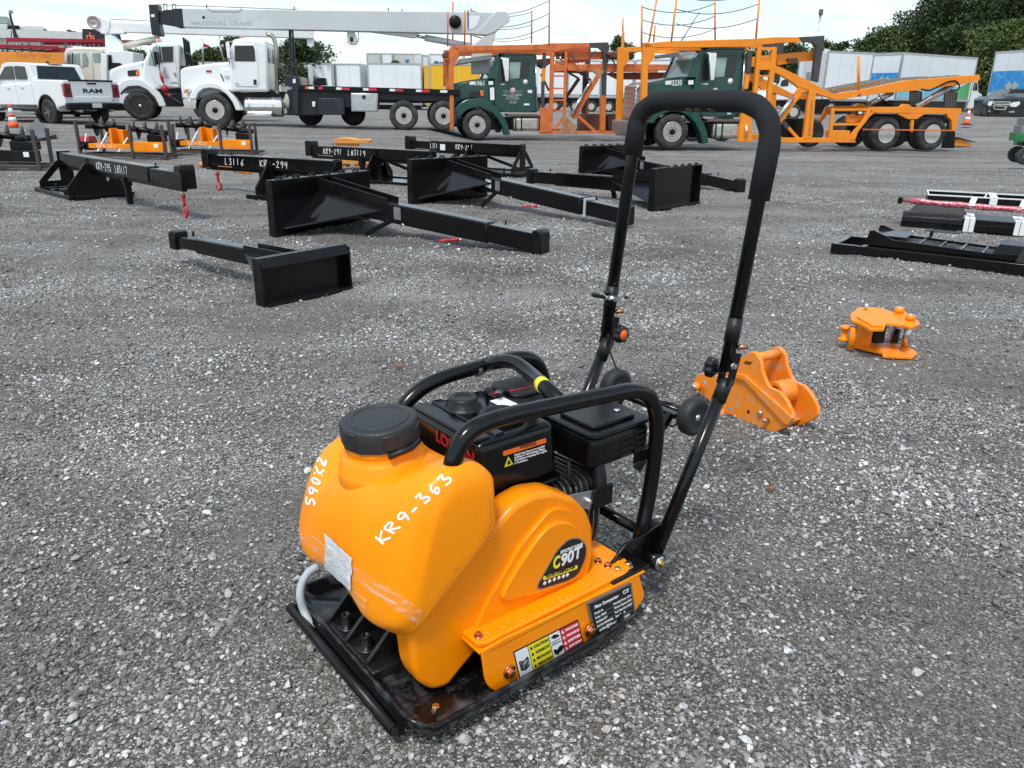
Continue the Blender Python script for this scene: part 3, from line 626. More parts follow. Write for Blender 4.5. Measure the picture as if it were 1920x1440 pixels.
    seam=mat('mould_seam_orange',(.98,.36,.03),.3)
    draped_strokes(B,CF,[[(919,915),(921,960),(920,988),(880,1046),(838,1098),(795,1156)]],2.2,'mould_seam',seam,tank,off=.0016)
    draped_strokes(B,CF,[[(838,1055),(850,1064),(866,1062)]],1.6,'scuff_mark',seam,tank)
    paper=mat('crumpled_paper',(.62,.64,.68),.6,var=.1,vscale=60,bump=.5,bscale=70)
    draped_patch(B,CF,[(611,997),(662,1048),(660,1117),(611,1072)],8,8,'paper_label',paper,tank,off=.0022,wob=.0012,edge=1.5)
    tape=bpy.data.materials.new('clear_tape'); tape.use_nodes=True; b=tape.node_tree.nodes['Principled BSDF']; b.inputs['Base Color'].default_value=(.9,.75,.6,1); b.inputs['Roughness'].default_value=.22; b.inputs['Alpha'].default_value=.2; b.inputs['Coat Weight'].default_value=1
    tn=tape.node_tree.nodes.new('ShaderNodeTexNoise'); tn.inputs['Scale'].default_value=55; tn.inputs['Detail'].default_value=5; tr=tape.node_tree.nodes.new('ShaderNodeValToRGB'); tr.color_ramp.elements[0].position=.52; tr.color_ramp.elements[0].color=(.05,)*3+(1,); tr.color_ramp.elements[1].position=.7; tr.color_ramp.elements[1].color=(.55,)*3+(1,)
    tt=tape.node_tree.nodes.new('ShaderNodeTexCoord'); mp=tape.node_tree.nodes.new('ShaderNodeMapping'); mp.inputs['Scale'].default_value=(1,.25,2.5); LL=tape.node_tree.links
    LL.new(tt.outputs['Object'],mp.inputs[0]); LL.new(mp.outputs[0],tn.inputs['Vector']); LL.new(tn.outputs[0],tr.inputs[0]); LL.new(tr.outputs[0],b.inputs['Alpha'])
    draped_patch(B,CF,[(557,985),(790,1140),(785,1172),(560,1010)],34,6,'packing_tape',tape,tank,off=.0028,wob=.0014,edge=2)
    draped_patch(B,CF,[(590,1010),(690,1120),(690,1150),(590,1050)],16,5,'packing_tape',tape,tank,off=.0042,wob=.0014,edge=2)
    # drain hose
    CF.Z(0,0,1)
    pts=[Vector((x,*CF.PX(p,x))) for p,x in (((598,1062),.05),((580,1072),.03),((566,1095),.01),((563,1120),0),((572,1150),.002),((588,1182),.0))]
    hp=spline2(pts,5); mb=MB(); mb.tube(hp,.0088,12); mb.build('water_hose',mat('braided_white_hose',(.42,.45,.48),.45,var=.12,vscale=300,bump=.3,bscale=500),T)
    e=hp[-1]; mb=MB(); mb.tube([e+Vector((0,0,.006)),e+Vector((0,0,-.006))],.013,14); mb.build('hose_clamp',BLACKS,T)
    mb=MB(); mb.lathe(e+Vector((.016,-.006,.008)),(0,-.3,1),[(.008,0),(.008,.006),(.005,.008),(.005,.018),(0,.019)],6); mb.tube([e+Vector((0,-.01,-.004)),e+Vector((.02,-.012,-.004))],.005,8); mb.build('hose_valve',BRASSY,T)
    wd=bpy.data.materials.new('water_drops'); wd.use_nodes=True; b_=wd.node_tree.nodes['Principled BSDF']; b_.inputs['Base Color'].default_value=(.95,.33,.02,1); b_.inputs['Roughness'].default_value=.03; b_.inputs['Coat Weight'].default_value=1
    mb=MB()
    for i in range(70):
        x=random.uniform(.17,.58); y=random.uniform(.025,.06); r_=random.uniform(.0012,.0042); e_=random.uniform(.7,1.8)
        if y<.05 or x>.5: mb.lathe((x,y,zt+.0125),(0,0,1),[(r_,0),(r_*.8,r_*.25),(r_*.35,r_*.4),(0,r_*.42)],8)
    for i in range(26):
        x=random.uniform(.50,.60); y=random.uniform(.17,.42); r_=random.uniform(.0015,.006); mb.lathe((x,y,zt),(0,0,1),[(r_,0),(r_*.8,r_*.2),(r_*.35,r_*.3),(0,r_*.3)],8)
    mb.build('water_drops',wd,T)['kind']='stuff'
    # ---- engine
    DG=mat('cast_alu_dark',(.075,.07,.07),.45,.7,var=.2,bump=.1,bscale=60,dirt=.2,dirtcol=(.03,.028,.027))
    mb=MB(); mb.hull4([(.24,.13),(.50,.13),(.50,.41),(.24,.41)],[(.25,.15),(.47,.15),(.47,.39),(.25,.39)],.136,.30); mb.box(.27,.33,.115,.14,.20,.26); mb.tube([(.30,.11,.23),(.30,.13,.23)],.018,14); mb.build('crankcase',DG,T,bevel=.012,seg=3)
    FN=mat('cylinder_fins',(.24,.225,.22),.42,.85,var=.15)
    for k in range(13):
        x=.375+.0155*k; tl=.02*math.sin(k*1.7)
        mb=MB(); mb.prismx(rounded([(.125,.165),(.38,.165),(.38,.335),(.13+.02*(k<3),.345),(.115,.30),(.112,.21)],.03,3),x,x+.004)
        mb.build('cooling_fin',FN,T)
    mb=MB(); mb.box(.37,.585,.135,.37,.17,.325); mb.build('cylinder_block',DG,T)
    for (x,y,z) in ((.53,.108,.30),(.575,.108,.315),(.50,.108,.25)):
        mb=MB(); hexbolt(mb,(x,y+.004,z),(0,-1,0),.006,.012,1.3); mb.build('hex_bolt',ZINC,T)
    mb=MB(); mb.tube(smooth_path([(.55,.13,.30),(.55,.10,.31),(.555,.115,.36),(.56,.14,.39)],.02),.016,12); mb.build('exhaust_elbow',BLACKS,T)
    mb=MB(); mb.hull4([(.525,.095),(.585,.095),(.585,.102),(.525,.102)],[(.525,.095),(.585,.095),(.585,.102),(.525,.102)],.275,.325); mb.build('exhaust_flange',BLACKS,T,bevel=.004)
    # zinc brackets
    CF.Z(740,640,3.4286)
    for poly,y in (([(1115,990),(1290,955),(1330,975),(1320,1040),(1250,1085),(1180,1060),(1135,1030)],.10),([(1345,735),(1405,720),(1372,965),(1320,985),(1318,900)],.11)):
        mb=MB(); mb.prism(CF.poly(poly,y),y,y+.003); mb.build('zinc_bracket',ZINC,T,bevel=.0006)
    for p_,y in (((1243,1025),.10),((1342,935),.11)):
        p=CF.P(p_,y); mb=MB(); hexbolt(mb,(p[0],y,p[1]),(0,-1,0),.0055,.009,1.4); mb.build('hex_bolt',ZINC,T)
    # fuel tank
    y0t=.14
    mb=MB(); mb.hull4([(.252,y0t),(.468,y0t),(.468,.405),(.252,.405)],[(.262,y0t+.008),(.455,y0t+.008),(.455,.395),(.262,.395)],.362,.484); mb.build('fuel_tank',BLACKP,T,bevel=.018,seg=4)
    mb=MB(); mb.prismz(rrect(.245,.474,y0t-.006,.411,.02),.354,.362); mb.build('tank_seam',BLACKP,T,bevel=.002)
    mb=MB(); mb.hull4([(.275,y0t+.03),(.445,y0t+.03),(.445,.38),(.275,.38)],[(.252,y0t),(.468,y0t),(.468,.405),(.252,.405)],.305,.354); mb.build('fuel_tank_underside',BLACKP,T,bevel=.015,seg=3)
    for x,y in ((.275,.30),(.295,.30),(.285,.36)):
        mb=MB(); mb.lathe((x,y,.483),(0,0,1),[(.009,0),(.008,.0015),(.005,.002),(.004,.0005),(0,.0005)],14); mb.build('tank_stud',BLACKL,T)
    mb=MB(); mb.box(.262,.30,.16,.385,.482,.489); mb.box(.31,.335,.16,.385,.482,.4885); mb.build('tank_ridge',BLACKP,T,bevel=.004,seg=3)
    mb=MB(); mb.lathe((.345,.315,.484),(0,0,1),[(.043,0),(.040,.006),(.032,.010),(.031,.024),(.028,.028),(.02,.028),(.018,.025),(0,.025)],24); fcp=mb.build('fuel_cap',BLACKR,T)
    for k in range(10):
        a=2*math.pi*k/10; v=Vector((math.cos(a),math.sin(a),0)); mb=MB(); mb.bar(Vector((.345,.315,.487))+v*.0365,Vector((.345,.315,.494))+v*.031,.013,.003,up=v); mb.build('cap_grip',BLACKP,fcp)
    mb=MB(); mb.lathe((.375,.225,.484),(0,0,1),[(.050,0),(.049,.010),(.044,.013),(.032,.012),(.03,.008),(0,.008)],28); mb.lathe((.375,.225,.49),(0,0,1),[(.018,0),(.016,.008),(0,.009)],12); mb.build('fuel_gauge_cover',BLACKR,T)
    mb=MB(); mb.box(.415,.452,.25,.315,.4845,.4852); mb.build('instruction_label',WHITEL,T)
    # warning label on fuel tank near face
    yl=y0t+.0005
    def face_pt(p): return CF.P(p,yl)
    ob=[(707,715),(982,628),(984,655),(709,743)]
    def tilt(o):   # follow the slightly leaning tank side
        me=o.data
        for v in me.vertices: v.co.y+= (v.co.z-.362)*(.008/.122)
        return o
    mb=MB(); mb.prism(CF.poly(ob,yl),yl-.0012,yl); tilt(mb.build('warning_band',ORANGEL,T))
    tilt(text('WARNING',face_pt((812,699)),face_pt((918,668)),yl-.0012,.0085,T,BLACKL,bold=.0))
    for s,a,b in (('Check that there is no any fuel',(778,744),(972,683)),('spilling or fuel leakage.Filling',(778,759),(972,700)),('fuel before stopping the engine',(778,776),(984,712)),('is forbidden.',(778,793),(862,768))):
        tilt(text(s,face_pt(a),face_pt(b),yl-.0006,.0044,T,WHITEL,bold=.012))
    mb=MB(); mb.prism(CF.poly([(740,746),(769,793),(713,813)],yl),yl-.001,yl); tilt(mb.build('warning_triangle',YELLOWL,T))
    mb=MB(); mb.prism(CF.poly([(741,762),(756,788),(727,798)],yl),yl-.0014,yl-.0008); tilt(mb.build('flame_pictogram',BLACKL,T))
    xf=.2575; CF.Z(0,0,1)
    RL=mat('red_lettering',(.38,.008,.008),.5)
    t=text('LONCIN',CF.PX((818,826),xf),CF.PX((889,872),xf),xf,.024,T,RL,bold=.03,axis='x',flip=1)
    # air cleaner
    mb=MB(); mb.hull4([(.47,.30),(.62,.30),(.62,.45),(.47,.45)],[(.48,.31),(.61,.31),(.61,.44),(.48,.44)],.37,.468); mb.build('air_cleaner',BLACKR,T,bevel=.022,seg=4)
    mb=MB(); mb.prismz(rrect(.492,.60,.32,.43,.03),.467,.474); mb.build('air_cleaner_cover',BLACKR,T,bevel=.004,seg=3)
    mb=MB(); mb.tube(smooth_path([(.44,.32,.485),(.46,.32,.50),(.48,.33,.478)],.01),.006,8); mb.build('breather_pipe',BLACKR,T)
    mb=MB(); mb.tube([(.45,.36,.478),(.50,.34,.482),(.545,.33,.484),(.575,.335,.483)],.0022,6); mb.build('red_cord',RED,T)
    mb=MB(); mb.bar((.425,.30,.508),(.437,.31,.506),.012,.003); mb.build('cap_chain_tag',ZINC,T)
    for pts in ([(.50,.13,.33),(.47,.115,.36),(.48,.13,.40)],[(.46,.40,.46),(.45,.37,.49),(.42,.33,.50)],[(.58,.30,.43),(.60,.24,.40),(.60,.20,.34),(.57,.15,.32)],[(.26,.13,.25),(.25,.12,.30),(.28,.125,.34)]):
        mb=MB(); mb.tube(smooth_path(pts,.02,4),.0042,8); mb.build('engine_cable',BLACKR,T)
    mb=MB(); mb.tube([(.60,.20,.34),(.585,.165,.325)],.010,10); mb.build('spark_plug_cap',BLACKR,T)
    mb=MB(); mb.lathe((.37,.41,.27),(0,1,0),[(.095,0),(.09,.03),(.06,.05),(.02,.052),(0,.05)],26); mb.build('recoil_starter',BLACKR,T)
    for x,z in ((.27,.20),(.335,.155),(.25,.285)): mb=MB(); hexbolt(mb,(x,.118,z),(0,-1,0),.0055,.012,1.3); mb.build('hex_bolt',ZINC,T)
    # muffler
    mx0,mx1,my0,my1=.525,.705,.105,.265
    mb=MB(); mb.box(mx0,mx1,my0,my1,.36,.438); mb.build('muffler',BLACKS,T,bevel=.02,seg=4)
    mb=MB(); mb.prismz(rrect(mx0-.004,mx1+.004,my0-.004,my1+.004,.028),.436,.444); mb.prismz(rrect(mx0+.022,mx1-.02,my0+.022,my1-.02,.02),.444,.452); mb.build('muffler_shield',BLACKS,T,bevel=.004,seg=3)
    for k in range(7):
        mb=MB(); mb.box(mx0+.03+k*.019,mx0+.042+k*.019,my0+.005,my0+.010,.4438,.4447); mb.build('vent_slot',BLACKL,T)
        mb=MB(); mb.box(mx0+.004,mx0+.009,my0+.03+k*.016,my0+.04+k*.016,.4438,.4447); mb.build('vent_slot',BLACKL,T)
    for k in range(4):
        mb=MB(); mb.box(.61,.643,my0-.0022,my0,.374+k*.014,.379+k*.014); mb.box(.655,.69,my0-.0022,my0,.376+k*.014,.381+k*.014); mb.build('louvre',mat('black_louvre',(.004,.004,.004),.6),T)
    mb=MB(); mb.lathe((.655,.165,.452),(0,0,1),[(.008,0),(.007,.004),(0,.005)],12); mb.build('shield_screw',ZINC,T)
    mb=MB(); mb.prism([(.655,.345),(.70,.345),(.70,.37),(.655,.37)],my0,my0+.002); mb.build('muffler_tab',BLACKS,T)
    # ---- roll cage
    r=.0168
    near=[(.150,.088,.465),(.178,.088,.548),(.25,.088,.562),(.655,.088,.532),(.708,.088,.45),(.700,.088,.27),(.655,.075,.14)]
    far=[(.238,.442,.385),(.262,.442,.462),(.345,.442,.510),(.635,.442,.518),(.688,.442,.445),(.698,.442,.26),(.655,.455,.12)]
    mb=MB(); mb.tube(smooth_path(near,.075,8),r,16); mb.build('cage_tube',BLACKP,T)
    mb=MB(); mb.tube(smooth_path(far,.075,8),r,16); mb.build('cage_tube',BLACKP,T)
    a=CF.P((905,700),.442);a=(a[0],.511+.027*(a[0]-.36));b1=CF.P((958,682),.37);b2=CF.P((992,700),.29);e=CF.P((1052,756),.095)
    mb=MB(); mb.tube(smooth_path([(a[0],.442,a[1]),(b1[0],.37,b1[1]+.012),(b2[0],.28,b2[1]),(e[0],.095,e[1])],.05,7),r*.95,16); mb.build('lifting_bar',BLACKP,T)
    mb=MB(); mb.tube([(a[0]-.022,.442,.5095),(a[0]-.010,.442,.5099)],r*1.05,16); mb.build('seam_sleeve',mat('grey_film',(.12,.12,.12),.3),T)
    p=Vector((*CF.P((1018,722),.2),0)); 
    s0=CF.P((1013,714),.215); s1=CF.P((1024,727),.185)
    mb=MB(); q0=Vector((b2[0],.28,b2[1])); q1=Vector((e[0],.095,e[1])); c=q0.lerp(q1,.34); c2=q0.lerp(q1,.47); mb.tube([c,c2],r*.985,20); mb.build('yellow_sticker',YELLOWL,T)
    # rear cross tube + far bracket leg
    mb=MB(); mb.tube([(.69,.10,.165),(.69,.45,.165)],.0125,12); mb.build('rear_cross_tube',BLACKP,T)
    # handle brackets
    CF.Z(1080,960,6)
    br=[(290,732),(570,352),(690,300),(950,150),(1010,130),(1100,190),(905,580),(720,698),(400,850)]
    bp=CF.poly(br,.06); hp_=CF.P((860,525),.05)
    for y in (.06,.452): mb=MB(); mb.prism(bp,y,y+.006); mb.build('handle_bracket',BLACKP,T,bevel=.0015)
    for y0_,y1_ in ((.014,.062),(.455,.505)): mb=MB(); mb.box(bp[0][0]-.012,.63,y0_,y1_,zt+.001,zt+.0075); mb.build('bracket_foot',BLACKP,T,bevel=.002)
    for x in (.553,.585): mb=MB(); hexbolt(mb,(x,.038,zt+.0075),(0,0,1),.0078,.011); mb.build('hex_bolt',BRASSY,T)
    pv=(hp_[0],hp_[1])
    mb=MB(); mb.tube([(pv[0],.028,pv[1]),(pv[0],.062,pv[1])],.02,20); mb.tube([(pv[0],.452,pv[1]),(pv[0],.49,pv[1])],.02,20); mb.build('pivot_bush',BLACKP,T)
    mb=MB(); mb.lathe((pv[0],.028,pv[1]),(0,-1,0),[(.0165,0),(.0165,.002),(.008,.0022)],24); mb.build('washer',ZINC,T)
    mb=MB(); hexbolt(mb,(pv[0],.0262,pv[1]),(0,-1,0),.009,.011,1.15); mb.build('hex_bolt',BRASSY,T)
    for y in (.075,.44): mb=MB(); mb.tube([(pv[0]+.045,y-.02,pv[1]+.05),(pv[0]+.045,y+.02,pv[1]+.05)],.017,16); mb.build('rubber_buffer',BLACKR,T)
    # handle
    CF.Z(0,0,1)
    yN,yFr=.046,.42; j=Vector((.897,yN,.585)); top=Vector((.945,yN,1.10))
    pj=CF.P((1362,712),yN)
    for y in (yN,yFr):
        mb=MB(); mb.tube([(pv[0]-.004,y,pv[1]-.008),(pj[0],y,pj[1])],.0148,16); mb.build('lower_arm',BLACKP,T)
        mb=MB(); mb.tube([(pj[0]-.022,y,pj[1]-.048),(pj[0]+.002,y,pj[1]+.004)],.0165,20); mb.build('arm_collar',BLACKR,T)
        for dy in (-.013,.013): mb=MB(); mb.bar((pj[0]-.005,y+dy,pj[1]-.01),(.893,y+dy,.575),.004,.026,up=(1,0,0)); mb.build('joint_yoke',BLACKS,T,bevel=.001)
    ja=CF.P((1385,600),yN)
    upath=smooth_path([(.872,yN,.535),(top.x,yN,top.z),(top.x,yFr,top.z),(.872,yFr,.535)],.10,12)
    mb=MB(); mb.tube(upath,.0152,16); mb.build('upper_handle',BLACKP,T)
    def along(z,near=True):   # x on the upper arm at height z
        return .872+(top.x-.872)*(z-.535)/(top.z-.535)
    for y in (yN,yFr): mb=MB(); mb.tube([(along(.60),y,.60),(along(.655),y,.655)],.0166,20); mb.build('arm_collar',BLACKR,T)
    zN,zF=.905,.972
    gp=smooth_path([(along(zN),yN,zN),(top.x,yN,top.z),(top.x,yFr,top.z),(along(zF),yFr,zF)],.105,14)
    mb=MB(); mb.tube(gp,[.0226+.0007*math.sin(i*1.3)+.0004*math.sin(i*3.1) for i in range(len(gp))],22); gr=mb.build('foam_grip',FOAM,T)
    for (yy,zz,sx) in ((.20,top.z-.0212,.006),(.235,top.z-.0212,.007),(.26,top.z-.0212,.005)):
        mb=MB(); mb.lathe((top.x-.012,yy,zz+.001),(-.5,0,-1),[(.011,0),(.006,.001),(0,.0015)],9); mb.build('foam_tear',mat('torn_foam',(.10,.09,.065),.95,var=.4,vscale=120,bump=.5,bscale=200),gr)
    mb=MB(); mb.box(top.x-.006,top.x+.004,.13,.32,top.z-.0236,top.z-.019); mb.build('foam_split',mat('torn_foam',(.10,.09,.065)),gr,bevel=.002)
    # knobs and joint bolts
    def knob(c,ax,name,inlay=None):
        mb=MB(); ax=Vector(ax).normalized(); e1=Vector((0,0,1)); e2=ax.cross(e1).normalized(); vs=[];n=42
        for t,sc in ((0,.85),(.004,1),(.017,1),(.021,.88)):
            for k in range(n):
                a=2*math.pi*k/n; rr=.0215*(1+.12*math.cos(7*a))*sc; vs.append(Vector(c)+ax*t+(e1*math.cos(a)+e2*math.sin(a))*rr)
        fs=[(i*n+k,i*n+(k+1)%n,(i+1)*n+(k+1)%n,(i+1)*n+k) for i in range(3) for k in range(n)]+[tuple(range(n)),tuple(range(4*n-1,3*n-1,-1))]
        mb.add(vs,fs,True); mb.tube([Vector(c)-ax*.02,Vector(c)],.009,12); kn=mb.build(name,BLACKR,T)
        if inlay: mb=MB(); mb.lathe(Vector(c)+ax*.0212,ax,[(.013,0),(.0125,.0008),(0,.001)],24); mb.build('knob_inlay',inlay,kn)
    kf=CF.P((1160,625),yFr-.035); knob((kf[0],yFr-.032,kf[1]),(0.0,-1,0),'clamp_knob',mat('orange_inlay',(.9,.13,.01),.4))
    kn=CF.P((1348,688),yN+.03); knob((kn[0]-.012,yN+.03,kn[1]),(-.25,1,0),'clamp_knob')
    for y,z in ((yN-.015,.60),(yFr-.015,.60)):
        mb=MB(); mb.tube([(along(z)+.006,y,z-.01),(along(z)+.024,y-.012,z-.008)],.006,10); mb.build('hinge_bolt',mat('copper_bolt',(.55,.25,.14)),T)
    mb=MB(); hexbolt(mb,(.873,yN-.016,.55),(0,-1,0),.006,.01,1.2); mb.build('hex_bolt',ZINC,T)
    # throttle lever on far arm
    lv=CF.P((1146,556),yFr); L0=Vector((lv[0],yFr,lv[1]))
    mb=MB(); mb.lathe(L0+Vector((-.0,0,-.006)),(0,0,1),[(.0175,0),(.0195,.002),(.0195,.010),(.0175,.012)],16); mb.bar(L0+Vector((.01,-.02,0)),L0+Vector((-.012,-.024,0)),.01,.012); mb.tube([L0+Vector((-.025,-.018,0)),L0+Vector((.03,-.022,.002))],.0035,8); mb.tube([L0+Vector((.03,-.022,.002)),L0+Vector((.034,-.022,.002))],.009,12); lc=mb.build('lever_clamp',ZINC,T)
    mb=MB(); mb.bar(L0+Vector((-.028,-.012,-.022)),L0+Vector((-.028,-.012,.006)),.016,.018); mb.tube([L0+Vector((-.022,-.01,.012)),L0+Vector((-.03,-.01,.02))],.008,10); mb.build('lever_housing',BLACKR,T,bevel=.002)
    g0=CF.P((1128,556),yFr+.0); g1=CF.P((1106,552),yFr)
    mb=MB(); mb.tube([(g0[0],yFr-.01,g0[1]),(g1[0]+.004,yFr-.008,g1[1]),(g1[0],yFr-.008,g1[1])],[.0045,.0062,.004],10); mb.build('throttle_lever',BLACKR,T)
    cb=[(*CF.P(p,y),y) for p,y in (((1133,568),yFr-.01),((1133,600),yFr),((1136,630),yFr+.01),((1142,655),yFr+.01),((1156,690),yFr-.01),((1170,715),yFr-.03),((1200,745),.35),((1240,752),.25),((1275,765),.19),((1262,800),.19),((1225,770),.26))]
    mb=MB(); mb.tube(spline2([Vector((x,y,z)) for x,z,y in cb],6),.0023,8); mb.build('throttle_cable',BLACKR,T)
    # transport wheels
    wx,wz=.905,.383
    for y in (.145,.405):
        mb=MB(); mb.lathe((wx,y-.018,wz),(0,1,0),[(.026,.004),(.032,.0),(.043,.001),(.0475,.007),(.0485,.018),(.0475,.029),(.043,.035),(.032,.036),(.026,.032)],32); wh=mb.build('transport_wheel',mat('wheel_rubber',(.018,.018,.02),.6,bump=.05),T)
        mb=MB(); mb.lathe((wx,y-.014,wz),(0,1,0),[(.0,.004),(.011,.0),(.014,.006),(.0265,.008),(.0265,.024),(0,.026)],24); mb.build('wheel_hub',BLACKS,wh)
        mb=MB(); mb.lathe((wx,y-.017,wz),(0,1,0),[(0,0),(.009,.001),(.009,.005)],12); mb.build('axle_cap',ZINC,wh)
    mb=MB(); mb.tube([(wx,.15,wz),(wx,.40,wz)],.0075,10); mb.bar((wx-.03,.17,wz),(wx-.03,.38,wz),.02,.012); mb.build('wheel_axle',BLACKP,T)
    for y in (.19,.35): mb=MB(); mb.bar((wx-.03,y,wz),(wx-.14,y,wz-.12),.014,.02); mb.build('wheel_strut',BLACKP,T,bevel=.001)
    return T
compactor()
# ------------------------------------------------------------ attachments standing about the yard
def red_hook(parent,p,down=(0,0,-1),side=(1,0,0),s=1.0):
    p=Vector(p); d=Vector(down).normalized(); a=Vector(side).normalized()
    mb=MB(); ring=[p+d*(.02*s+.016*s*math.cos(t))*1.0+a*.014*s*math.sin(t) for t in [i*math.pi/5 for i in range(11)]]; mb.tube(ring,.005*s,6); mb.build('shackle',ZINC,parent)
    mb=MB(); q=p+d*.045*s
    pts=[q,q+d*.02*s,q+d*.05*s,q+d*.075*s+a*.006*s]
    c=q+d*.115*s
    for i in range(9):
        t=math.radians(-70+i*38); pts.append(c+a*(.033*s*math.cos(t-math.pi/2+1.1))*1.0+d*(.038*s*math.sin(t-math.pi/2+1.1)))
    rad=[.012*s,.013*s,.010*s,.011*s]+[.0115*s*(1-.05*i) for i in range(9)]
    mb.tube(pts,rad,8); mb.lathe(q,d,[(.0,-.012*s),(.017*s,-.008*s),(.018*s,.01*s),(.008*s,.02*s)],8); return mb.build('lifting_hook',RED,parent)
BOLT=BLACKS
def base_jib(label,o,hd_,L,camside,texts,diag=True,hood=True,xb=(-.12,1.05)):
    F=Fr((o.x,o.y,float(hz(o.x,o.y))),hd_); T=thing('jib_attachment',label,'lifting jib',F,group='black lifting jibs on the gravel')
    zb,zt,w=.30,.445,.062
    mb=MB(); mb.box(-.02,L*.78,-w,w,zb,zt); b=mb.build('beam',BLACKP,T,bevel=.008)
    mb=MB(); mb.box(L*.70,L,-w+.012,w-.012,zb+.012,zt-.012); mb.build('inner_beam',BLACKP,T,bevel=.005)
    mb=MB(); mb.box(.05,L*.98,-.02,.02,zb-.04,zb); mb.build('beam_keel',BLACKS,T)
    mb=MB(); mb.box(L-.07,L+.04,-w-.01,w+.01,zb-.01,zt-.01)
    if hood: mb.prism([(L-.10,zt-.01),(L-.08,zt+.05),(L+.02,zt+.06),(L+.04,zt+.04),(L+.04,zt-.02)],-w-.01,w+.01)
    mb.build('tip_housing',BLACKS,T,bevel=.008)
    hw=.31
    mb=MB()
    for s in (-1,1): mb.box(xb[0],xb[1],s*hw-.035,s*hw+.035,0,.055)
    mb.box(xb[0],xb[0]+.1,-hw,hw,0,.05); mb.box(xb[1]-.1,xb[1],-hw,hw,0,.05); mb.build('base_frame',BLACKP,T,bevel=.004)
    mb=MB(); mb.box(xb[0]+.1,xb[1]-.1,-hw+.03,hw-.03,.03,.038); mb.build('base_plate',BLACKP,T)
    # holed end bracket
    mb=MB(); x=.0
    mb.prismx([(-hw,.055),(hw,.055),(hw,.13),(-hw,.13)],x-.008,x+.008)
    mb.prismx([(-.075,.12),(.075,.12),(.075,zt+.012),(-.075,zt+.012)],x-.0075,x+.0085)
    for s in (-1,1): mb.prismx([(s*hw,.13),(s*(hw-.09),.13),(s*.07,.28),(s*.07,.36),(s*.11,.34)],x-.0085,x+.0075)
    mb.build('end_bracket',BLACKS,T,bevel=.003)
    mb=MB(); mb.prismx([(-hw,.04),(-hw,.13),(-.16,.30),(-.10,.37),(.10,.37),(.16,.30),(hw,.13),(hw,.04)],.92,.936); mb.build('gusset_plate',BLACKS,T,bevel=.003)
    for s in (-1,1):
        mb=MB(); mb.prism([(.93,.05),(.80,.05),(.90,.43),(.93,.43)],s*.075,s*.082); mb.build('cheek_plate',BLACKP,T)
    if diag: mb=MB(); mb.bar((.86,.0,.31),(.06,-.12,.07),.03,.045); mb.build('brace',BLACKP,T,bevel=.004)
    xl=L*.56
    mb=MB(); mb.box(xl-.028,xl+.028,-.028,.028,.015,.32); mb.build('stand_leg',BLACKS,T,bevel=.004)
    mb=MB(); mb.box(xl-.038,xl+.038,-.038,.038,.2,.31); mb.tube([(xl-.04,camside*.05,.27),(xl-.04,camside*.08,.27)],.009,8); mb.build('leg_socket',BLACKS,T,bevel=.004)
    for xx in (.2,.75): mb=MB(); hexbolt(mb,(xx,camside*.2,.04),(0,0,1),.016,.07); mb.build('base_bolt',BLACKS,T)
    mb=MB(); ring=[Vector((L*.40,0,zb-.06+.0)) + Vector((.022*math.cos(t),0,.028*math.sin(t))) for t in [i*math.pi/5 for i in range(11)]]; mb.tube(ring,.005,6); mb.build('shackle',ZINC,T)
    red_hook(T,(L-.12,0,zb-.02),side=(camside*-1,0,0),s=1.3)
    mb=MB(); mb.tube([(L*.8,0,zt),(L*.8,0,zt+.03),(L*.8+.02,0,zt+.035)],.006,6); mb.build('pin',BLACKS,T)
    for s,xa,xb_ in texts:
        if camside<0: hand_on_plane(s,(xa,zb+.035),(xb_,zb+.035),.072,-w-.0005,b,WHITEM,wd=.0065)
        else:
            mb=MB()
            for st in hand_lines(s,(xa,zb+.035),(xb_,zb+.035),-.072):
                for a,c in zip(st,st[1:]):
                    t=(c-a).normalized(); q=Vector((-t.y,t.x))*.0033; mb.prism([tuple(a-q),tuple(c-q),tuple(c+q),tuple(a+q)],w,w+.0012)
            mb.build('handwriting',WHITEM,b)
    return T,F,b
def fromto(bp,tp,z=.30): a=G(*bp,z); b=G(*tp,z); d=b-a; return a,math.degrees(math.atan2(d.y,d.x)),math.hypot(d.x,d.y)
a,h,L=fromto((122,307),(352,350)); base_jib('black lifting jib with chalked KR9-295 and a red hook, nearest the parked pickup',a,h,L,-1,[('KR9-295',L*.37,L*.50),('L#3117',L*.53,L*.63)],diag=False)
a,h,L=fromto((634,325),(392,309)); T,F,b=base_jib('black lifting jib chalked L3116 KR9-294, behind the large skid plate jib',a,h,L,1,[('L3116',L*.83,L*.67),('KR9-294',L*.55,L*.33)])
a,h,L=fromto((812,303),(583,289)); base_jib('black lifting jib chalked KR9-297, standing in front of the orange post frame',a,h,L,1,[('KR9-297',L*.86,L*.70),('L#3119',L*.65,L*.5)])
a,h,L=fromto((980,291),(768,279)); T,F,b=base_jib('black lifting jib chalked KR9-296 with white sticker, farthest of the row',a,h,L,1,[('L3118',L*.78,L*.69),('KR9-296',L*.55,L*.40)])
mb=MB(); mb.box(L*.645,L*.69,.0622,.0632,.31,.40); mb.build('white_sticker',WHITEL,b)
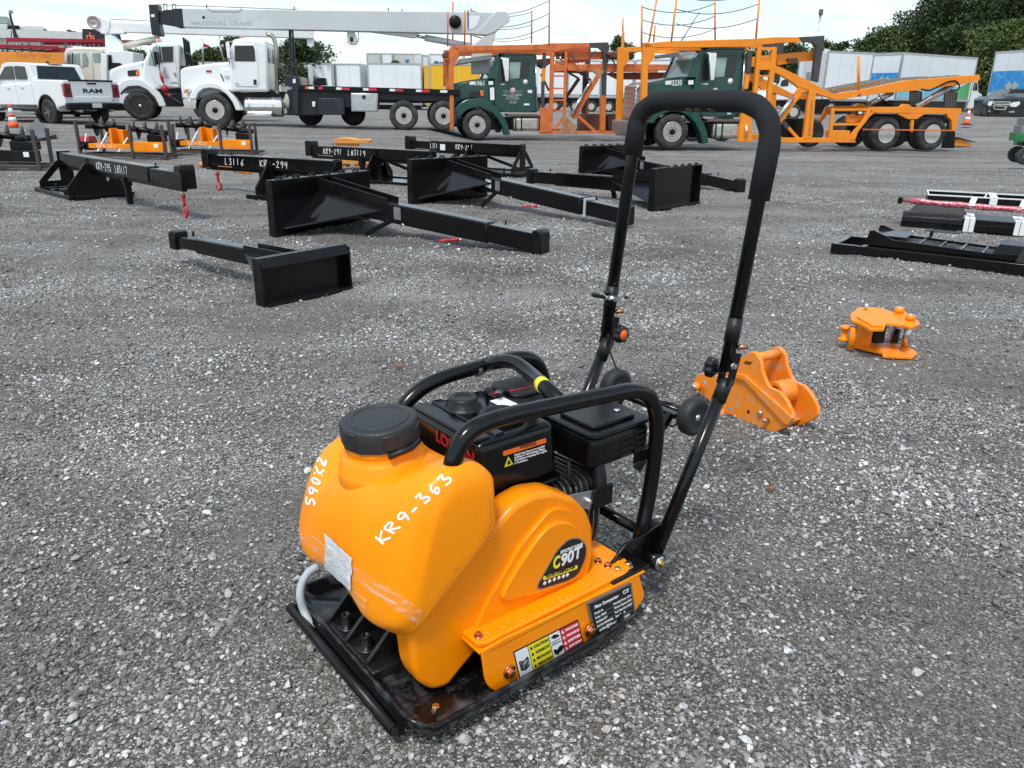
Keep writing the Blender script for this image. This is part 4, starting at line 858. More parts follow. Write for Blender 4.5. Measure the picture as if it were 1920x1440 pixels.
def skid_jib(label,o,hd_,W,Hh,L,slope=(.30,.165),bw=.068,back=False,stick=False,leg=.28,hooks=(.62,),strap=None,tip=True,s=1.0,leghang=0,lip=False):
    F=Fr((o[0],o[1],float(hz(o[0],o[1]))),hd_); T=thing('skid_jib',label,'lifting jib',F,group='black skid plate jibs on the gravel')
    hw=W/2; t=.012
    mb=MB(); mb.box(-t,0,-hw,hw,.012,Hh); mb.build('mounting_plate',BLACKP,T,bevel=.003)
    for sg in (-1,1): mb=MB(); mb.prism([(-.075,.0),(-.07,Hh-.01),(-t,Hh+.008),(.0,Hh+.008),(.0,0)],sg*hw-.006,sg*hw+.006); mb.build('side_flange',BLACKS,T,bevel=.002)
    mb=MB(); mb.box(-.10,.0,-hw*.97,hw*.97,.006,.022); mb.build('bottom_lip',BLACKS,T,bevel=.002)
    mb=MB()
    if lip: mb.hull4([(-.085,-hw),(.004,-hw),(.004,hw),(-.085,hw)],[(-.045,-hw),(.004,-hw),(.004,hw),(-.045,hw)],Hh-.045,Hh+.006)
    else: mb.box(-.07,.004,-hw,hw,Hh-.008,Hh+.004)
    mb.build('top_lip',BLACKS,T,bevel=.002)
    if not lip:
        for i in range(6):
            y=-hw+W*(i+.7)/6.4; mb=MB(); mb.tube([(-.05,y+.035*math.cos(math.radians(q)),Hh+.0+.02*math.sin(math.radians(q))) for q in range(0,181,30)],.009,8); mb.build('plate_lug',BLACKS,T)
        mb=MB(); 
        for sg in (-1,1): mb.box(-.12,.0,sg*hw*.55-.07,sg*hw*.55+.07,.0,.012)
        mb.build('lock_foot',BLACKS,T)
    z0,z1=slope   # beam top at plate / at tip
    bh=.16*s; g=.75*s
    def top(x): return z0+(z1-z0)*x/L
    mb=MB(); mb.prism([(.0,top(0)-bh),(.0,top(0)),(L*.8,top(L*.8)),(L*.8,top(L*.8)-bh)],-bw,bw); beam=mb.build('beam',BLACKP,T,bevel=.012*s)
    mb=MB(); mb.prism([(L*.7,top(L*.7)-bh+.012),(L*.7,top(L*.7)-.012),(L,top(L)-.012),(L,top(L)-bh+.008)],-bw+.01,bw-.01); mb.build('inner_beam',BLACKP,T,bevel=.006)
    mb=MB(); mb.prism([(L-.03,max(.0,top(L)-bh-.005)),(L-.03,top(L)+.012),(L+.02,top(L)+.022),(L+.05,top(L)-.0),(L+.05,max(.0,top(L)-bh-.005))],-bw-.006,bw+.006); mb.build('tip_cap',BLACKS,T,bevel=.008)
    # fins and wings back to the plate
    for sg in (-1,1):
        mb=MB(); mb.prism([(.0,Hh-.01),(.0,top(0)-.02),(g,top(g)-.02),(g,top(g)+.035*s)],sg*(bw+.004),sg*(bw+.011)); mb.build('fin_plate',BLACKS,T)
        y_o=sg*hw*.86; vs=[(.0,y_o,.07*s),(.0,sg*bw,top(0)-.01),(g,sg*bw,top(g)-.05*s),(.012,y_o,.055*s),(.012,sg*bw,top(0)-.025),(g,sg*bw,top(g)-.065*s)]
        mb=MB(); mb.add(vs,[(0,1,2),(5,4,3),(0,3,4,1),(1,4,5,2),(2,5,3,0)]); wg=mb.build('wing_plate',BLACKP,T)
        A=Vector(vs[0]);B_=Vector(vs[1]);C=Vector(vs[2]); c=(A*.40+B_*.38+C*.22); e=(B_-A).normalized(); n=(B_-A).cross(C-A).normalized(); 
        if n.z<0:n=-n
        f=n.cross(e); mb=MB(); mb.add([c+n*.001+e*(.13*s*math.cos(q))+f*(.035*s*math.sin(q)) for q in [i*math.pi/9 for i in range(18)]],[tuple(range(18))]); mb.build('wing_slot',BLACKL,wg)
    if leg:
        xl=.80*s; zl=top(xl)-bh*.7
        mb=MB(); mb.bar((xl,-.0,zl),(xl-leghang,-bw-.1*bool(leghang),.02),.05*s,.035*s); mb.build('stand_leg',BLACKS,T,bevel=.003)
    mb=MB(); mb.prism([(g*1.08,top(g*1.08)-.12*s),(g*1.08,top(g*1.08)-.02*s),(g*1.08+.07*s,top(g*1.15)-.02*s),(g*1.08+.07*s,top(g*1.15)-.12*s)],-bw-.0015,-bw-.0002); mb.build('rating_plate',GREYL,beam)
    if stick: mb=MB(); mb.prism([(g*.88,top(g)-.10),(g*.88,top(g)+.0),(g*.88+.085,top(g)-.0),(g*.88+.085,top(g)-.11)],-bw-.0016,-bw-.0002); mb.build('white_sticker',WHITEL,beam)
    sd=-1
    for hx in hooks:
        red_hook(T,(L*hx,sd*(bw+.012),max(.035,top(L*hx)-bh)),down=(-.7,-.7,-.05),side=(-.5,.5,0),s=.95)
    mb=MB(); x=L*.42; ring=[Vector((x+.018*math.cos(t),-bw-.006,top(x)-bh-.01+.026*math.sin(t))) for t in [i*math.pi/5 for i in range(11)]]; mb.tube(ring,.0045,6); mb.build('shackle',ZINC,T)
    if strap: 
        x=L*strap; mb=MB(); mb.box(x,x+.02,-bw-.004,bw+.004,top(x)-bh-.004,top(x)+.004); mb.build('plastic_wrap',mat('clear_film',(.5,.52,.53),.3,var=.3,vscale=60),T)
    mb=MB(); mb.tube([(L*.86,0,top(L*.86)),(L*.86,0,top(L*.86)+.035)],.008,8); mb.build('pin',BLACKS,T)
    return T
skid_jib('largest black jib on tall skid plate, red hooks lying beside its beam',(-1.66,6.92),-30,1.20,.45,2.14,slope=(.34,.165),leg=.2,leghang=.22,hooks=(.70,))
skid_jib('long black jib with white sticker and film wrapped end, behind the folding handle',(-.72,8.98),-46,1.10,.47,2.5,slope=(.37,.19),leg=.2,leghang=.10,stick=True,hooks=(.60,),strap=.82)
skid_jib('far black jib on a skid plate, seen beyond the top of the folding handle',(1.42,12.35),-56,1.0,.45,2.6,slope=(.35,.17),leg=0,hooks=(),strap=.70)
skid_jib('black jib whose hollow skid plate back faces the camera, beam pointing away left',(1.735,8.71),139,.98,.43,2.0,slope=(.28,.26),leg=.2,hooks=(.55,))
T=skid_jib('small black jib with angled skid plate back and short leg, in the front left row',(-1.24,4.45),143,.63,.27,1.27,slope=(.235,.235),bw=.045,leg=.2,hooks=(.92,),s=.62,lip=True)
# ---- hand-written price line etc. : auger sets strapped to steel stillages
def helicoid(mb,c,ax,r,pitch,turns,r0=.03,n=20):
    c=Vector(c);ax=Vector(ax).normalized(); ref=Vector((0,0,1)) if abs(ax.z)<.9 else Vector((1,0,0)); e1=(ref-ax*ref.dot(ax)).normalized(); e2=ax.cross(e1); vs=[];m=int(turns*n)
    for i in range(m+1):
        a=2*math.pi*i/n; d=e1*math.cos(a)+e2*math.sin(a); p=c+ax*(pitch*i/n)
        for off in (0,.008): vs+= [p+ax*off+d*r0,p+ax*off+d*r]
    fs=[]
    for i in range(m):
        k=i*4; fs+=[(k,k+1,k+5,k+4),(k+2,k+6,k+7,k+3),(k+1,k+3,k+7,k+5)]
    mb.add(vs,fs,True); mb.tube([c-ax*.08,c+ax*(pitch*turns+.08)],r0,10)
def auger_set(label,origin,hd_,col,mark,redbox=False,sc=1.0,W=1.65):
    F=Fr(origin,hd_); T=thing('auger_stillage',label,'auger set',F,group='auger sets strapped to steel stillages')
    for x,y in ((.03,0),(W*.62,-.02),(W-.03,0),(.12,.55),(W-.15,.55)):
        mb=MB(); mb.bar((x,y,0),(x-.02*(y==0),y+.02,.58+.06*(x<.3)),.045,.045,up=(1,0,0)); mb.build('post',BROWNST,T,bevel=.003)
    mb=MB(); mb.box(0,W,-.02,.02,.04,.08); mb.box(0,W,.53,.57,.04,.08); mb.box(0,.04,0,.55,.041,.079); mb.box(W-.04,W,0,.55,.041,.079); mb.build('stillage_frame',BROWNST,T,bevel=.003)
    mb=MB(); mb.box(.20,1.02,.0,.07,.17,.25); mb.box(.2,.30,.07,.5,.17,.25); mb.box(.9,1.02,.07,.5,.171,.251); mb.build('carrier_rail',col,T,bevel=.004)
    mb=MB(); mb.box(1.0,W-.05,-.015,.13,.13,.29); bx=mb.build('carrier_box',col,T,bevel=.006)
    mb=MB(); mb.prism([(.55,.24),(.56,.5),(.60,.51),(.60,.24)],.1,.3); mb.prism([(.60,.24),(.60,.49),(.80,.47),(.80,.24)],.27,.29); mb.prism([(.78,.24),(.78,.48),(.82,.48),(.82,.24)],.1,.3); mb.build('drive_cradle',col,T,bevel=.003)
    mb=MB(); mb.box(W-.22,W-.14,-.0165,-.015,.20,.27); mb.build('white_sticker',WHITEL,bx)
    hand_on_plane(mark,(.36,.185),(.72,.185),.05,-.001,T,WHITEM,wd=.007)
    for (cx,z,r,y,ang) in ((.12,.53,.175,.26,14),(.98,.50,.17,.16,-16)):
        ax=(math.cos(math.radians(ang)),.55,-.14 if cx>.5 else -.05); mb=MB(); helicoid(mb,(cx,y,z),ax,r,.19,2.6,r0=.045); mb.build('auger',BLACKS,T)
    mb=MB(); mb.box(1.25,W-.12,.1,.3,.29,.41); mb.tube([(1.3,.2,.42),(1.45,.2,.46)],.05,10); mb.build('drive_head',BLACKS,T,bevel=.01)
    mb=MB(); mb.box(-.0,.2,.0,.25,.14,.28); mb.tube([(.05,-.02,.20),(.14,-.02,.20)],.04,10); mb.build('drive_head',BLACKS,T,bevel=.008)
    for a,b in (((.50,-.005,.16),(.36,-.01,.14)),):
        pass
    for p,q in (((.36,-.012,.12),(.53,.1,.44)),((.75,-.012,.12),(.92,.06,.36)),((.10,-.012,.12),(.16,.05,.42))):
        mb=MB(); mb.bar(p,q,.022,.003,up=(0,-1,.3)); mb.build('strap',WHITEL,T)
    if redbox: mb=MB(); mb.hull4([(-.18,.2),(.1,.2),(.1,.5),(-.18,.5)],[(-.13,.25),(.06,.25),(.06,.45),(-.13,.45)],.12,.36); mb.build('red_casing',RED,T,bevel=.01)
    return T
auger_set('orange auger carrier on a stillage with a red casing at its left',G(150,296)-Vector((0,0,0)),-6,ORSTEEL,'KR9-311',True)
auger_set('orange auger carrier on a stillage in front of the crane truck front wheel',G(321,290),-3,ORSTEEL,'KR9-312',W=1.62)
auger_set('black auger set on a stillage cut by the left picture edge beside the cone',G(-140,318),0,BLACKS,'KR9-310',W=1.72)
mb=MB(); o=G(60,262); q=[G(50,246),G(72,243),G(107,260),G(62,266)]
F=Fr(o,0); T=thing('steel_wedge',"flat black steel wedge plate on the gravel behind the left auger set",'steel plate',F)
pl=[(p-o) for p in q]
mb.add([(p.x,p.y,.0) for p in pl]+[(pl[0].x,pl[0].y,.06),(pl[1].x,pl[1].y,.32),(pl[2].x,pl[2].y,.10),(pl[3].x,pl[3].y,.04)],[(0,1,2,3),(4,5,6,7),(0,1,5,4),(1,2,6,5),(2,3,7,6),(3,0,4,7)]); mb.build('wedge_plate',BLACKS,T)
# flat orange fork pieces and frame
o=G(390,318); F=Fr(o,0).Z(360,230,4.571); T=thing('fork_pieces','flat orange fork tines lying beneath the jib chalked L3116','forks',F)
mb=MB()
for (pts,z0,z1) in (([(55,360),(80,350),(330,365),(345,378),(330,388),(120,378)],.02,.06),([(335,372),(500,385),(500,420),(380,405),(335,395)],.0,.05)):
    xy=[F.gl(360+u/4.571,230+v/4.571,.03) for u,v in pts]; mb=MB(); mb.prismz(xy,z0,z1); mb.build('fork_tine',ORSTEEL,T,bevel=.006)
o=G(655,318); F=Fr(o,0).Z(360,230,4.571); T=thing('orange_hitch','faded orange upright hitch frame behind the jib chalked KR9-297','hitch',F)
def pz(p,y0,y1,nm,m=None): mb=MB(); mb.prism(F.poly(p,y0),y0,y1); return mb.build(nm,m or ORSTEEL,T,bevel=.004)
OROLD=mat('faded_orange_steel',(.62,.26,.05),.55,var=.15,dirt=.3,dirtcol=(.35,.2,.1))
pz([(1215,150),(1240,135),(1310,132),(1420,148),(1500,143),(1520,155),(1515,172),(1420,180),(1220,178)],0,.35,'top_plate',OROLD)
pz([(1222,178),(1425,180),(1425,330),(1222,330)],.04,.12,'web_plate',OROLD)
pz([(1240,318),(1535,330),(1535,362),(1240,352)],0,.35,'bottom_plate',OROLD)
for a in (1275,1390,1480): pz([(a,360),(a+50,362),(a+50,386),(a,384)],.02,.3,'foot_block',OROLD)
# traffic cones
def cone(label,loc,h,tilt=0):
    T=thing('traffic_cone',label,'traffic cone',None,loc,0,group='traffic cones')
    oc=mat('cone_orange',(.85,.10,.02),.5,var=.06); r0=.14*h/.7
    def seg(a,b,m,n): 
        mb=MB(); f=lambda t:(r0*(1-t)+.025*t); mb.lathe((0,0,.03),(0,0,1),[(f(a),a*h),(f(b),b*h)],20); return mb.build(n,m,T)
    mb=MB(); mb.prismz(rrect(-.19*h/.7,.19*h/.7,-.19*h/.7,.19*h/.7,.03),0,.035); mb.build('cone_base',mat('cone_base_black',(.03,.03,.03),.7),T)
    seg(0,.28,oc,'cone_body'); seg(.28,.45,WHITEL,'reflective_band'); seg(.45,.60,oc,'cone_body'); seg(.60,.80,WHITEL,'reflective_band'); seg(.80,.96,oc,'cone_body')
    return T
cone('orange traffic cone with white bands between the pickup and left auger set',G(27,243)+Vector((0,0,0)),.74)
p=G(1812,235,.15); cone('orange traffic cone with white bands behind the orange car hauler',p,.8)
# ---- orange quick couplers
def coupler1():
    o=G(1450,812); F=Fr(o,-60).Z(1270,560,5.1414); T=thing('quick_coupler','scuffed orange quick coupler beside the compactor handle wheel','coupler',F)
    out=[(165,800),(178,745),(235,718),(380,742),(505,765),(585,655),(598,575),(650,552),(690,512),(745,515),(800,590),(812,690),(848,790),(885,855),(985,900),(1050,980),(1112,1110),(1112,1190),(1060,1235),(905,1305),(600,1218),(395,1120),(300,975),(195,895)]
    sc=mat('scuffed_orange',(.85,.235,.007),.4,var=.06,dirt=.45,dirtcol=(.45,.33,.24),dscale=30,bump=.04)
    P=F.poly(out,0)
    mb=MB(); mb.prism(P,0,.016); mb.build('side_plate',sc,T,bevel=.0025)
    mb=MB(); mb.prism(P,.125,.141); mb.build('side_plate',sc,T,bevel=.0025)
    mb=MB(); mb.prism(F.poly([(520,752),(570,722),(640,735),(1110,1150),(1060,1222),(1020,1200),(640,790)],-.012),-.012,0); mb.build('doubler_plate',sc,T,bevel=.002)
    mb=MB(); mb.prism(F.poly([(420,990),(760,1110),(1000,1210),(900,1290),(600,1205),(400,1108)],.02),.016,.125); mb.build('cross_block',sc,T,bevel=.003)
    c=F.P((735,575),0); mb=MB(); mb.tube([(c[0],.01,c[1]),(c[0],.13,c[1])],.017,20); mb.build('cross_tube',sc,T)
    # hook jaw
    c=F.P((985,900),.06)
    ring=[(c[0]+.042*math.cos(math.radians(a)),c[1]+.042*math.sin(math.radians(a))) for a in range(-60,200,20)]
    inn=[(c[0]+.026*math.cos(math.radians(a)),c[1]+.026*math.sin(math.radians(a))) for a in range(195,-65,-20)]
    mb=MB(); mb.prism(ring+inn,.035,.11); mb.build('hook_jaw',sc,T,bevel=.002)
    mb=MB(); mb.tube([(c[0],.01,c[1]-.005),(c[0],.13,c[1]-.005)],.013,16); mb.build('pin',ZINC,T)
    for (u,v),r,h_ in (((205,842),.0115,.03),((443,1095),.0115,.035),((800,1105),.0115,.006),((872,1170),.0085,.02)):
        p=F.P((u,v),-.002); mb=MB(); mb.lathe((p[0],-.001,p[1]),(0,-1,0),[(r*1.45,0),(r*1.45,h_*.8),(r*1.02,h_*.8),(r*1.02,h_*.85)],22)
        if h_>.025: mb.build('pin_boss',sc,T)
        mb=MB(); mb.lathe((p[0],-.001,p[1]),(0,-1,0),[(r,0),(r,h_),(r*.8,h_+.002),(0,h_+.002)],20); mb.build('pin',ZINC,T)
    for (u,v) in ((262,805),(510,1062)):
        p=F.P((u,v),-.02); mb=MB(); mb.tube([(p[0]-.008,-.02,p[1]),(p[0]+.012,-.028,p[1]+.004)],.006,8); mb.build('grease_nipple',ZINC,T)
    p=F.P((683,1090),-.001); mb=MB(); mb.lathe((p[0],-.0005,p[1]),(0,-1,0),[(.0075,0),(0,.0003)],14); mb.build('drilled_hole',BLACKL,T)
    mb=MB(); mb.prism(F.poly([(655,600),(720,610),(700,640),(640,625)],-.001),-.0008,0); mb.build('slot',mat('slot_shade_brown',(.12,.035,.004),.6),T)  # flat dark patch; the shade inside the slot is painted on
coupler1()
def coupler2():
    o=G(1650,668); F=Fr(o,0); T=thing('quick_coupler','orange quick coupler lying on its side with two zinc pins, at the right','coupler',F)
    z=lambda u,v:(1500+u/4.114,350+v/4.114)
    def pzz(pts,h,t,nm,m=ORSTEEL): mb=MB(); mb.prismz([F.gl(*z(u,v),h) for u,v in pts],h-t,h); return mb.build(nm,m,T,bevel=.002)
    H=.155
    pzz([(385,985),(450,930),(560,928),(640,940),(715,965),(810,955),(850,1000),(918,1035),(925,1060),(860,1085),(790,1062),(665,1050),(650,1095),(540,1095),(470,1050),(400,1030)],H,.014,'side_plate')
    pzz([(440,1000),(470,960),(560,1000),(640,1040),(640,1070),(560,1068)],H+.010,.0095,'doubler_plate')
    pzz([(385,1215),(470,1180),(600,1200),(780,1215),(880,1255),(905,1285),(870,1312),(640,1300),(630,1275),(480,1240)],.016,.014,'side_plate')
    def col(u,v,r,h0,h1,nm,m,z0=H): 
        x,y=F.gl(*z(u,v),z0); mb=MB(); mb.tube([(x,y,h0),(x,y,h1)],r,18); return mb.build(nm,m,T)
    col(848,1030,.0165,.0,H+.004,'pin',ZINC); col(762,975,.0165,.0,H+.004,'pin',ZINC); col(848,1030,.021,H,H+.026,'pin_boss',ORSTEEL); col(762,975,.021,H,H+.028,'pin_boss',ORSTEEL)
    col(848,1030,.021,.016,.024,'pin_boss',ORSTEEL); col(762,975,.021,.016,.03,'pin_boss',ORSTEEL); col(848,1030,.013,H+.026,H+.029,'pin_end',ZINC); col(762,975,.013,H+.028,H+.031,'pin_end',ZINC)
    col(506,950,.009,H,H+.03,'bolt',ZINC); col(420,1075,.015,.012,.125,'spacer_post',ORSTEEL,.125); col(420,1075,.017,.125,.135,'post_end',ZINC,.125)
    x,y=F.gl(*z(352,1075),.11); mb=MB(); mb.lathe((x,y,.04),(0,0,1),[(.024,0),(.024,.01),(.014,.012),(.014,.055),(.024,.057),(.024,.07)],18); mb.build('spool',ORSTEEL,T)
    xa,ya=F.gl(*z(445,1245),0); xb,yb=F.gl(*z(620,1262),0)
    mb=MB(); mb.box(xa,xa+.055,ya-.01,ya+.12,.012,H-.014); mb.build('web_block',ORSTEEL,T,bevel=.003)
    mb=MB(); mb.box(xa+.065,xa+.12,ya-.005,ya+.06,.025,H-.025); mb.build('cylinder_block',BLACKS,T,bevel=.008)
    mb=MB(); mb.tube([(xa+.17,ya+.0,.03),(xa+.185,ya+.02,.09)],.014,12); mb.build('hose_fitting',BLACKR,T)
    mb=MB(); mb.tube([(xa+.15,ya+.06,.09),(xa+.20,ya+.07,.075),(xa+.24,ya+.06,.095)],.004,6); mb.build('cable_tie',WHITEL,T)
coupler2()
# ---- frames at the right picture edge
def right_frames():
    o=G(1556,474); F=Fr(o,-36); T=thing('frame_attachment','low black steel frame with slatted centre lying at the right edge','steel frame',F)
    L=1.75; D=.50; h=.075
    for nm,b in (('rail',(0,L,0,.04,0,h)),('rail',(0,L,D-.04,D,0,h)),('end_rail',(0,.04,.04,D-.04,0,h-.002)),('end_rail',(L-.04,L,.04,D-.04,0,h-.002)),('cross_rail',(.2,.24,.04,D-.04,.0,h-.01))):
        mb=MB(); mb.box(*b); mb.build(nm,BLACKP,T,bevel=.005)
    for y0 in (.10,D-.06):
        mb=MB(); mb.prism([(.22,h),(.24,h+.11),(.27,h+.115),(.42,h+.06),(1.05,h+.035),(1.35,h+.055),(1.40,h+.02),(1.1,h-.02),(.4,h)],y0,y0+.012); mb.build('side_cheek',BLACKP,T,bevel=.002)
    mb=MB(); mb.box(.25,.5,.11,D-.06,h+.075,h+.083); mb.build('front_lip',BLACKP,T)
    for k in range(7): mb=MB(); mb.bar((.38,.13+.045*k,h+.045),(1.12,.13+.045*k,h+.018),.012,.006); mb.build('slat',mat('wet_worn_black',(.03,.032,.035),.25,dirt=.5,dirtcol=(.25,.26,.27),dscale=12),T)
    for k in range(5): mb=MB(); mb.bar((.45+.14*k,.11,h+.052-.005*k),(.45+.14*k,D-.06,h+.052-.005*k),.014,.004); mb.build('cross_slat',mat('wet_worn_black',(.03,.032,.035)),T)
    mb=MB(); mb.box(.56,.80,D+.02,D+.06,h+.09,h+.095); mb.box(.56,.80,D+.16,D+.18,h+.085,h+.09); mb.box(.56,.60,D+.06,D+.16,h+.088,h+.093); mb.box(.76,.80,D+.06,D+.16,h+.088,h+.093); mb.bar((.6,D-.03,h),(.6,D+.1,h+.09),.02,.02); mb.build('step_plate',BLACKR,T)
    mb=MB(); mb.hull4([(1.05,.12),(1.45,.12),(1.45,.42),(1.05,.42)],[(1.10,.14),(1.40,.14),(1.40,.40),(1.10,.40)],h,h+.10); mb.build('end_box',BLACKS,T,bevel=.003)
    mb=MB(); mb.prism([(1.22,h+.0),(1.26,h+.13),(1.6,h+.14),(1.6,h)],.06,.07); mb.build('end_plate',mat('worn_olive_black',(.035,.035,.032),.5,dirt=.3,dirtcol=(.12,.11,.1)),T)
    # second: cases with a red pole and white straps
    WS=mat('white_strap',(.75,.77,.78),.5,var=.05)
    o=G(1688,425); F=Fr(o,-27); T=thing('strapped_case','long black twin-lidded case with white straps, under the red wrapped pole','case',F)
    L=1.6;D=.42;h=.115
    mb=MB(); mb.box(0,L,0,D,0,h); mb.build('case_body',BLACKS,T,bevel=.006)
    for x0,x1 in ((.0,.50),(1.08,1.6)):
        mb=MB(); mb.prismx([(-.012,h*.45),(-.012,h*.9),(.05,h+.02),(.16,h+.02),(.18,h)],x0,x1); mb.build('lid_flap',BLACKR,T,bevel=.008)
        mb=MB(); mb.hull4([(x0+.05,.26),(x1+.05,.26),(x1+.05,D),(x0+.05,D)],[(x0+.12,.30),(x1-.03,.30),(x1-.03,D-.03),(x0+.12,D-.03)],h,h+.085); mb.build('rear_lid',BLACKR,T,bevel=.01)
        for xx in (x0+.16,x0+.38): mb=MB(); mb.tube([(xx,-.014,.02),(xx,-.016,h*.9),(xx,.05,h+.024)],.006,6); mb.build('latch_rod',BLACKR,T)
    for x in (.52,.92):
        for dx in (0,.045): mb=MB(); mb.box(x+dx,x+dx+.04,-.003,0,0,h+.002); mb.box(x+dx,x+dx+.04,-.003,D,h,h+.004); mb.build('strap',WS,T)
    mb=MB(); mb.box(.5,1.1,.0,.02,h*.55,h*.6); mb.build('inner_lip',ALU,T)
    TP=thing('wrapped_pole','red pole wrapped in clear film lying across the black case','pole',F)
    wr=mat('film_wrapped_red',(.42,.02,.05),.3,var=.3,vscale=40,bump=.4,bscale=60,dirt=.5,dirtcol=(.8,.62,.65),dscale=45,coat=.4)
    pts=[Vector((.04+.1*i,.13+.004*math.sin(i*2),h+.115-.0022*i+.003*math.sin(i*1.7))) for i in range(18)]
    mb=MB(); mb.tube(pts,[.026+.004*math.sin(i*2.3) for i in range(18)],14); mb.build('wrapping',wr,TP)
    mb=MB(); mb.tube([(-.03,.13,h+.118),(.05,.13,h+.115)],.014,10); mb.build('pole_end',mat('rusty_end',(.25,.1,.04),.6),TP)
    mb=MB(); mb.box(-.065,-.025,.095,.165,h+.085,h+.15); mb.build('coupling',BLACKS,TP,bevel=.008)
    for x in (.55,.95): mb=MB(); mb.bar((x,.10,h+.11),(x+.02,.18,h+.175),.05,.003); mb.tube([(x,.13+.031*math.cos(t),h+.113+.033*math.sin(t)) for t in [i*math.pi/6 for i in range(13)]],.004,4); mb.build('tape_tie',WS,TP)
    o=G(1736,386); F=Fr(o,-24); T=thing('open_frame','long black open frame edged in white behind the red wrapped pole','steel frame',F)
    L=1.7;D=.30;h=.12
    mb=MB(); mb.box(0,L,0,.012,0,h); mb.box(0,L,D,D+.012,0,h+.02); mb.box(0,.012,.012,D,0,h); mb.box(.012,L,.012,D,0,.01); mb.build('trough',BLACKS,T)
    mb=MB(); mb.box(0,L,-.004,.018,h,h+.012); mb.box(0,L,D-.004,D+.018,h+.02,h+.034); mb.bar((.005,.0,h+.005),(.005,D,h+.026),.014,.012); mb.build('white_edging',WS,T)
    for x in (.62,1.12):
        mb=MB(); mb.box(x,x+.075,-.006,-.003,0,h+.012); mb.bar((x+.037,0,h+.015),(x+.037,D,h+.036),.075,.004); mb.build('strap',WS,T)
        mb=MB(); mb.bar((x-.05,.03,h),(x-.01,D-.02,h+.02),.015,.01); mb.build('inner_brace',WS,T)
    mb=MB(); mb.tube([(.18,.12,h-.01),(.42,.1,h-.0)],.018,10); mb.tube([(.42,.1,h),(.46,.1,h)],.03,10); mb.build('ram_end',BLACKS,T)
right_frames()
# odd bits on the ground
def flake(u,v,lbl,m,s):
    p=G(u,v); o=MB(); o.prismz([(s*math.cos(a)*(1+.3*math.sin(3*a)),.5*s*math.sin(a)) for a in [i*math.pi/5 for i in range(10)]],0,.006); ob=o.build('leaf_scrap',m,None); z=float(hz(p.x,p.y)); ob.location=(p.x,p.y,z+.012); ob.rotation_euler=(.1,.15,random.random()); tag(ob,lbl,'leaf')
flake(748,691,'dry brown leaf scrap on the gravel left of the roll cage',mat('dry_leaf',(.22,.09,.05),.7,var=.3,vscale=40),.022)
flake(1445,920,'small orange bark scrap on the gravel right of the handle pivot',mat('orange_scrap',(.32,.09,.03),.8),.011)
# ------------------------------------------------------------ vehicles
Z2=(240,0,6.0); Z3=(520,0,5.5375); Z1=(0,0,4.0); Z4=(820,0,5.0526); Z5=(1140,0,4.5714); Z6=(1500,0,4.5714); Z8=(0,0,8.0)
def pfun(T,F):
    def pp(nm,pts,y0,y1,m,z=None,bev=.015,par=None,at=None,seg=2):
        if z: F.Z(*z)
        mb=MB(); mb.prism(F.poly(pts,y0 if at is None else at),y0,y1); return mb.build(nm,m,par or T,bevel=bev,seg=seg)
    return pp
def lin(F,a,b,y0,w,h,nm,m,T,z=None,y1=None,bev=0):
    """rectangular member between two picture points on the plane y0"""
    if z: F.Z(*z)
    A=F.P(a,y0);B=F.P(b,y0 if y1 is None else y1); mb=MB(); mb.bar((A[0],y0+w/2,A[1]),(B[0],(y0 if y1 is None else y1)+w/2,B[1]),w,h,up=(0,0,1) if abs(B[0]-A[0])>abs(B[1]-A[1]) else (1,0,0)); return mb.build(nm,m,T,bevel=bev)
def rod(F,a,b,y,r,nm,m,T,z=None,n=8):
    if z: F.Z(*z)
    A=F.P(a,y);B=F.P(b,y); mb=MB(); mb.tube([(A[0],y,A[1]),(B[0],y,B[1])],r,n); return mb.build(nm,m,T)
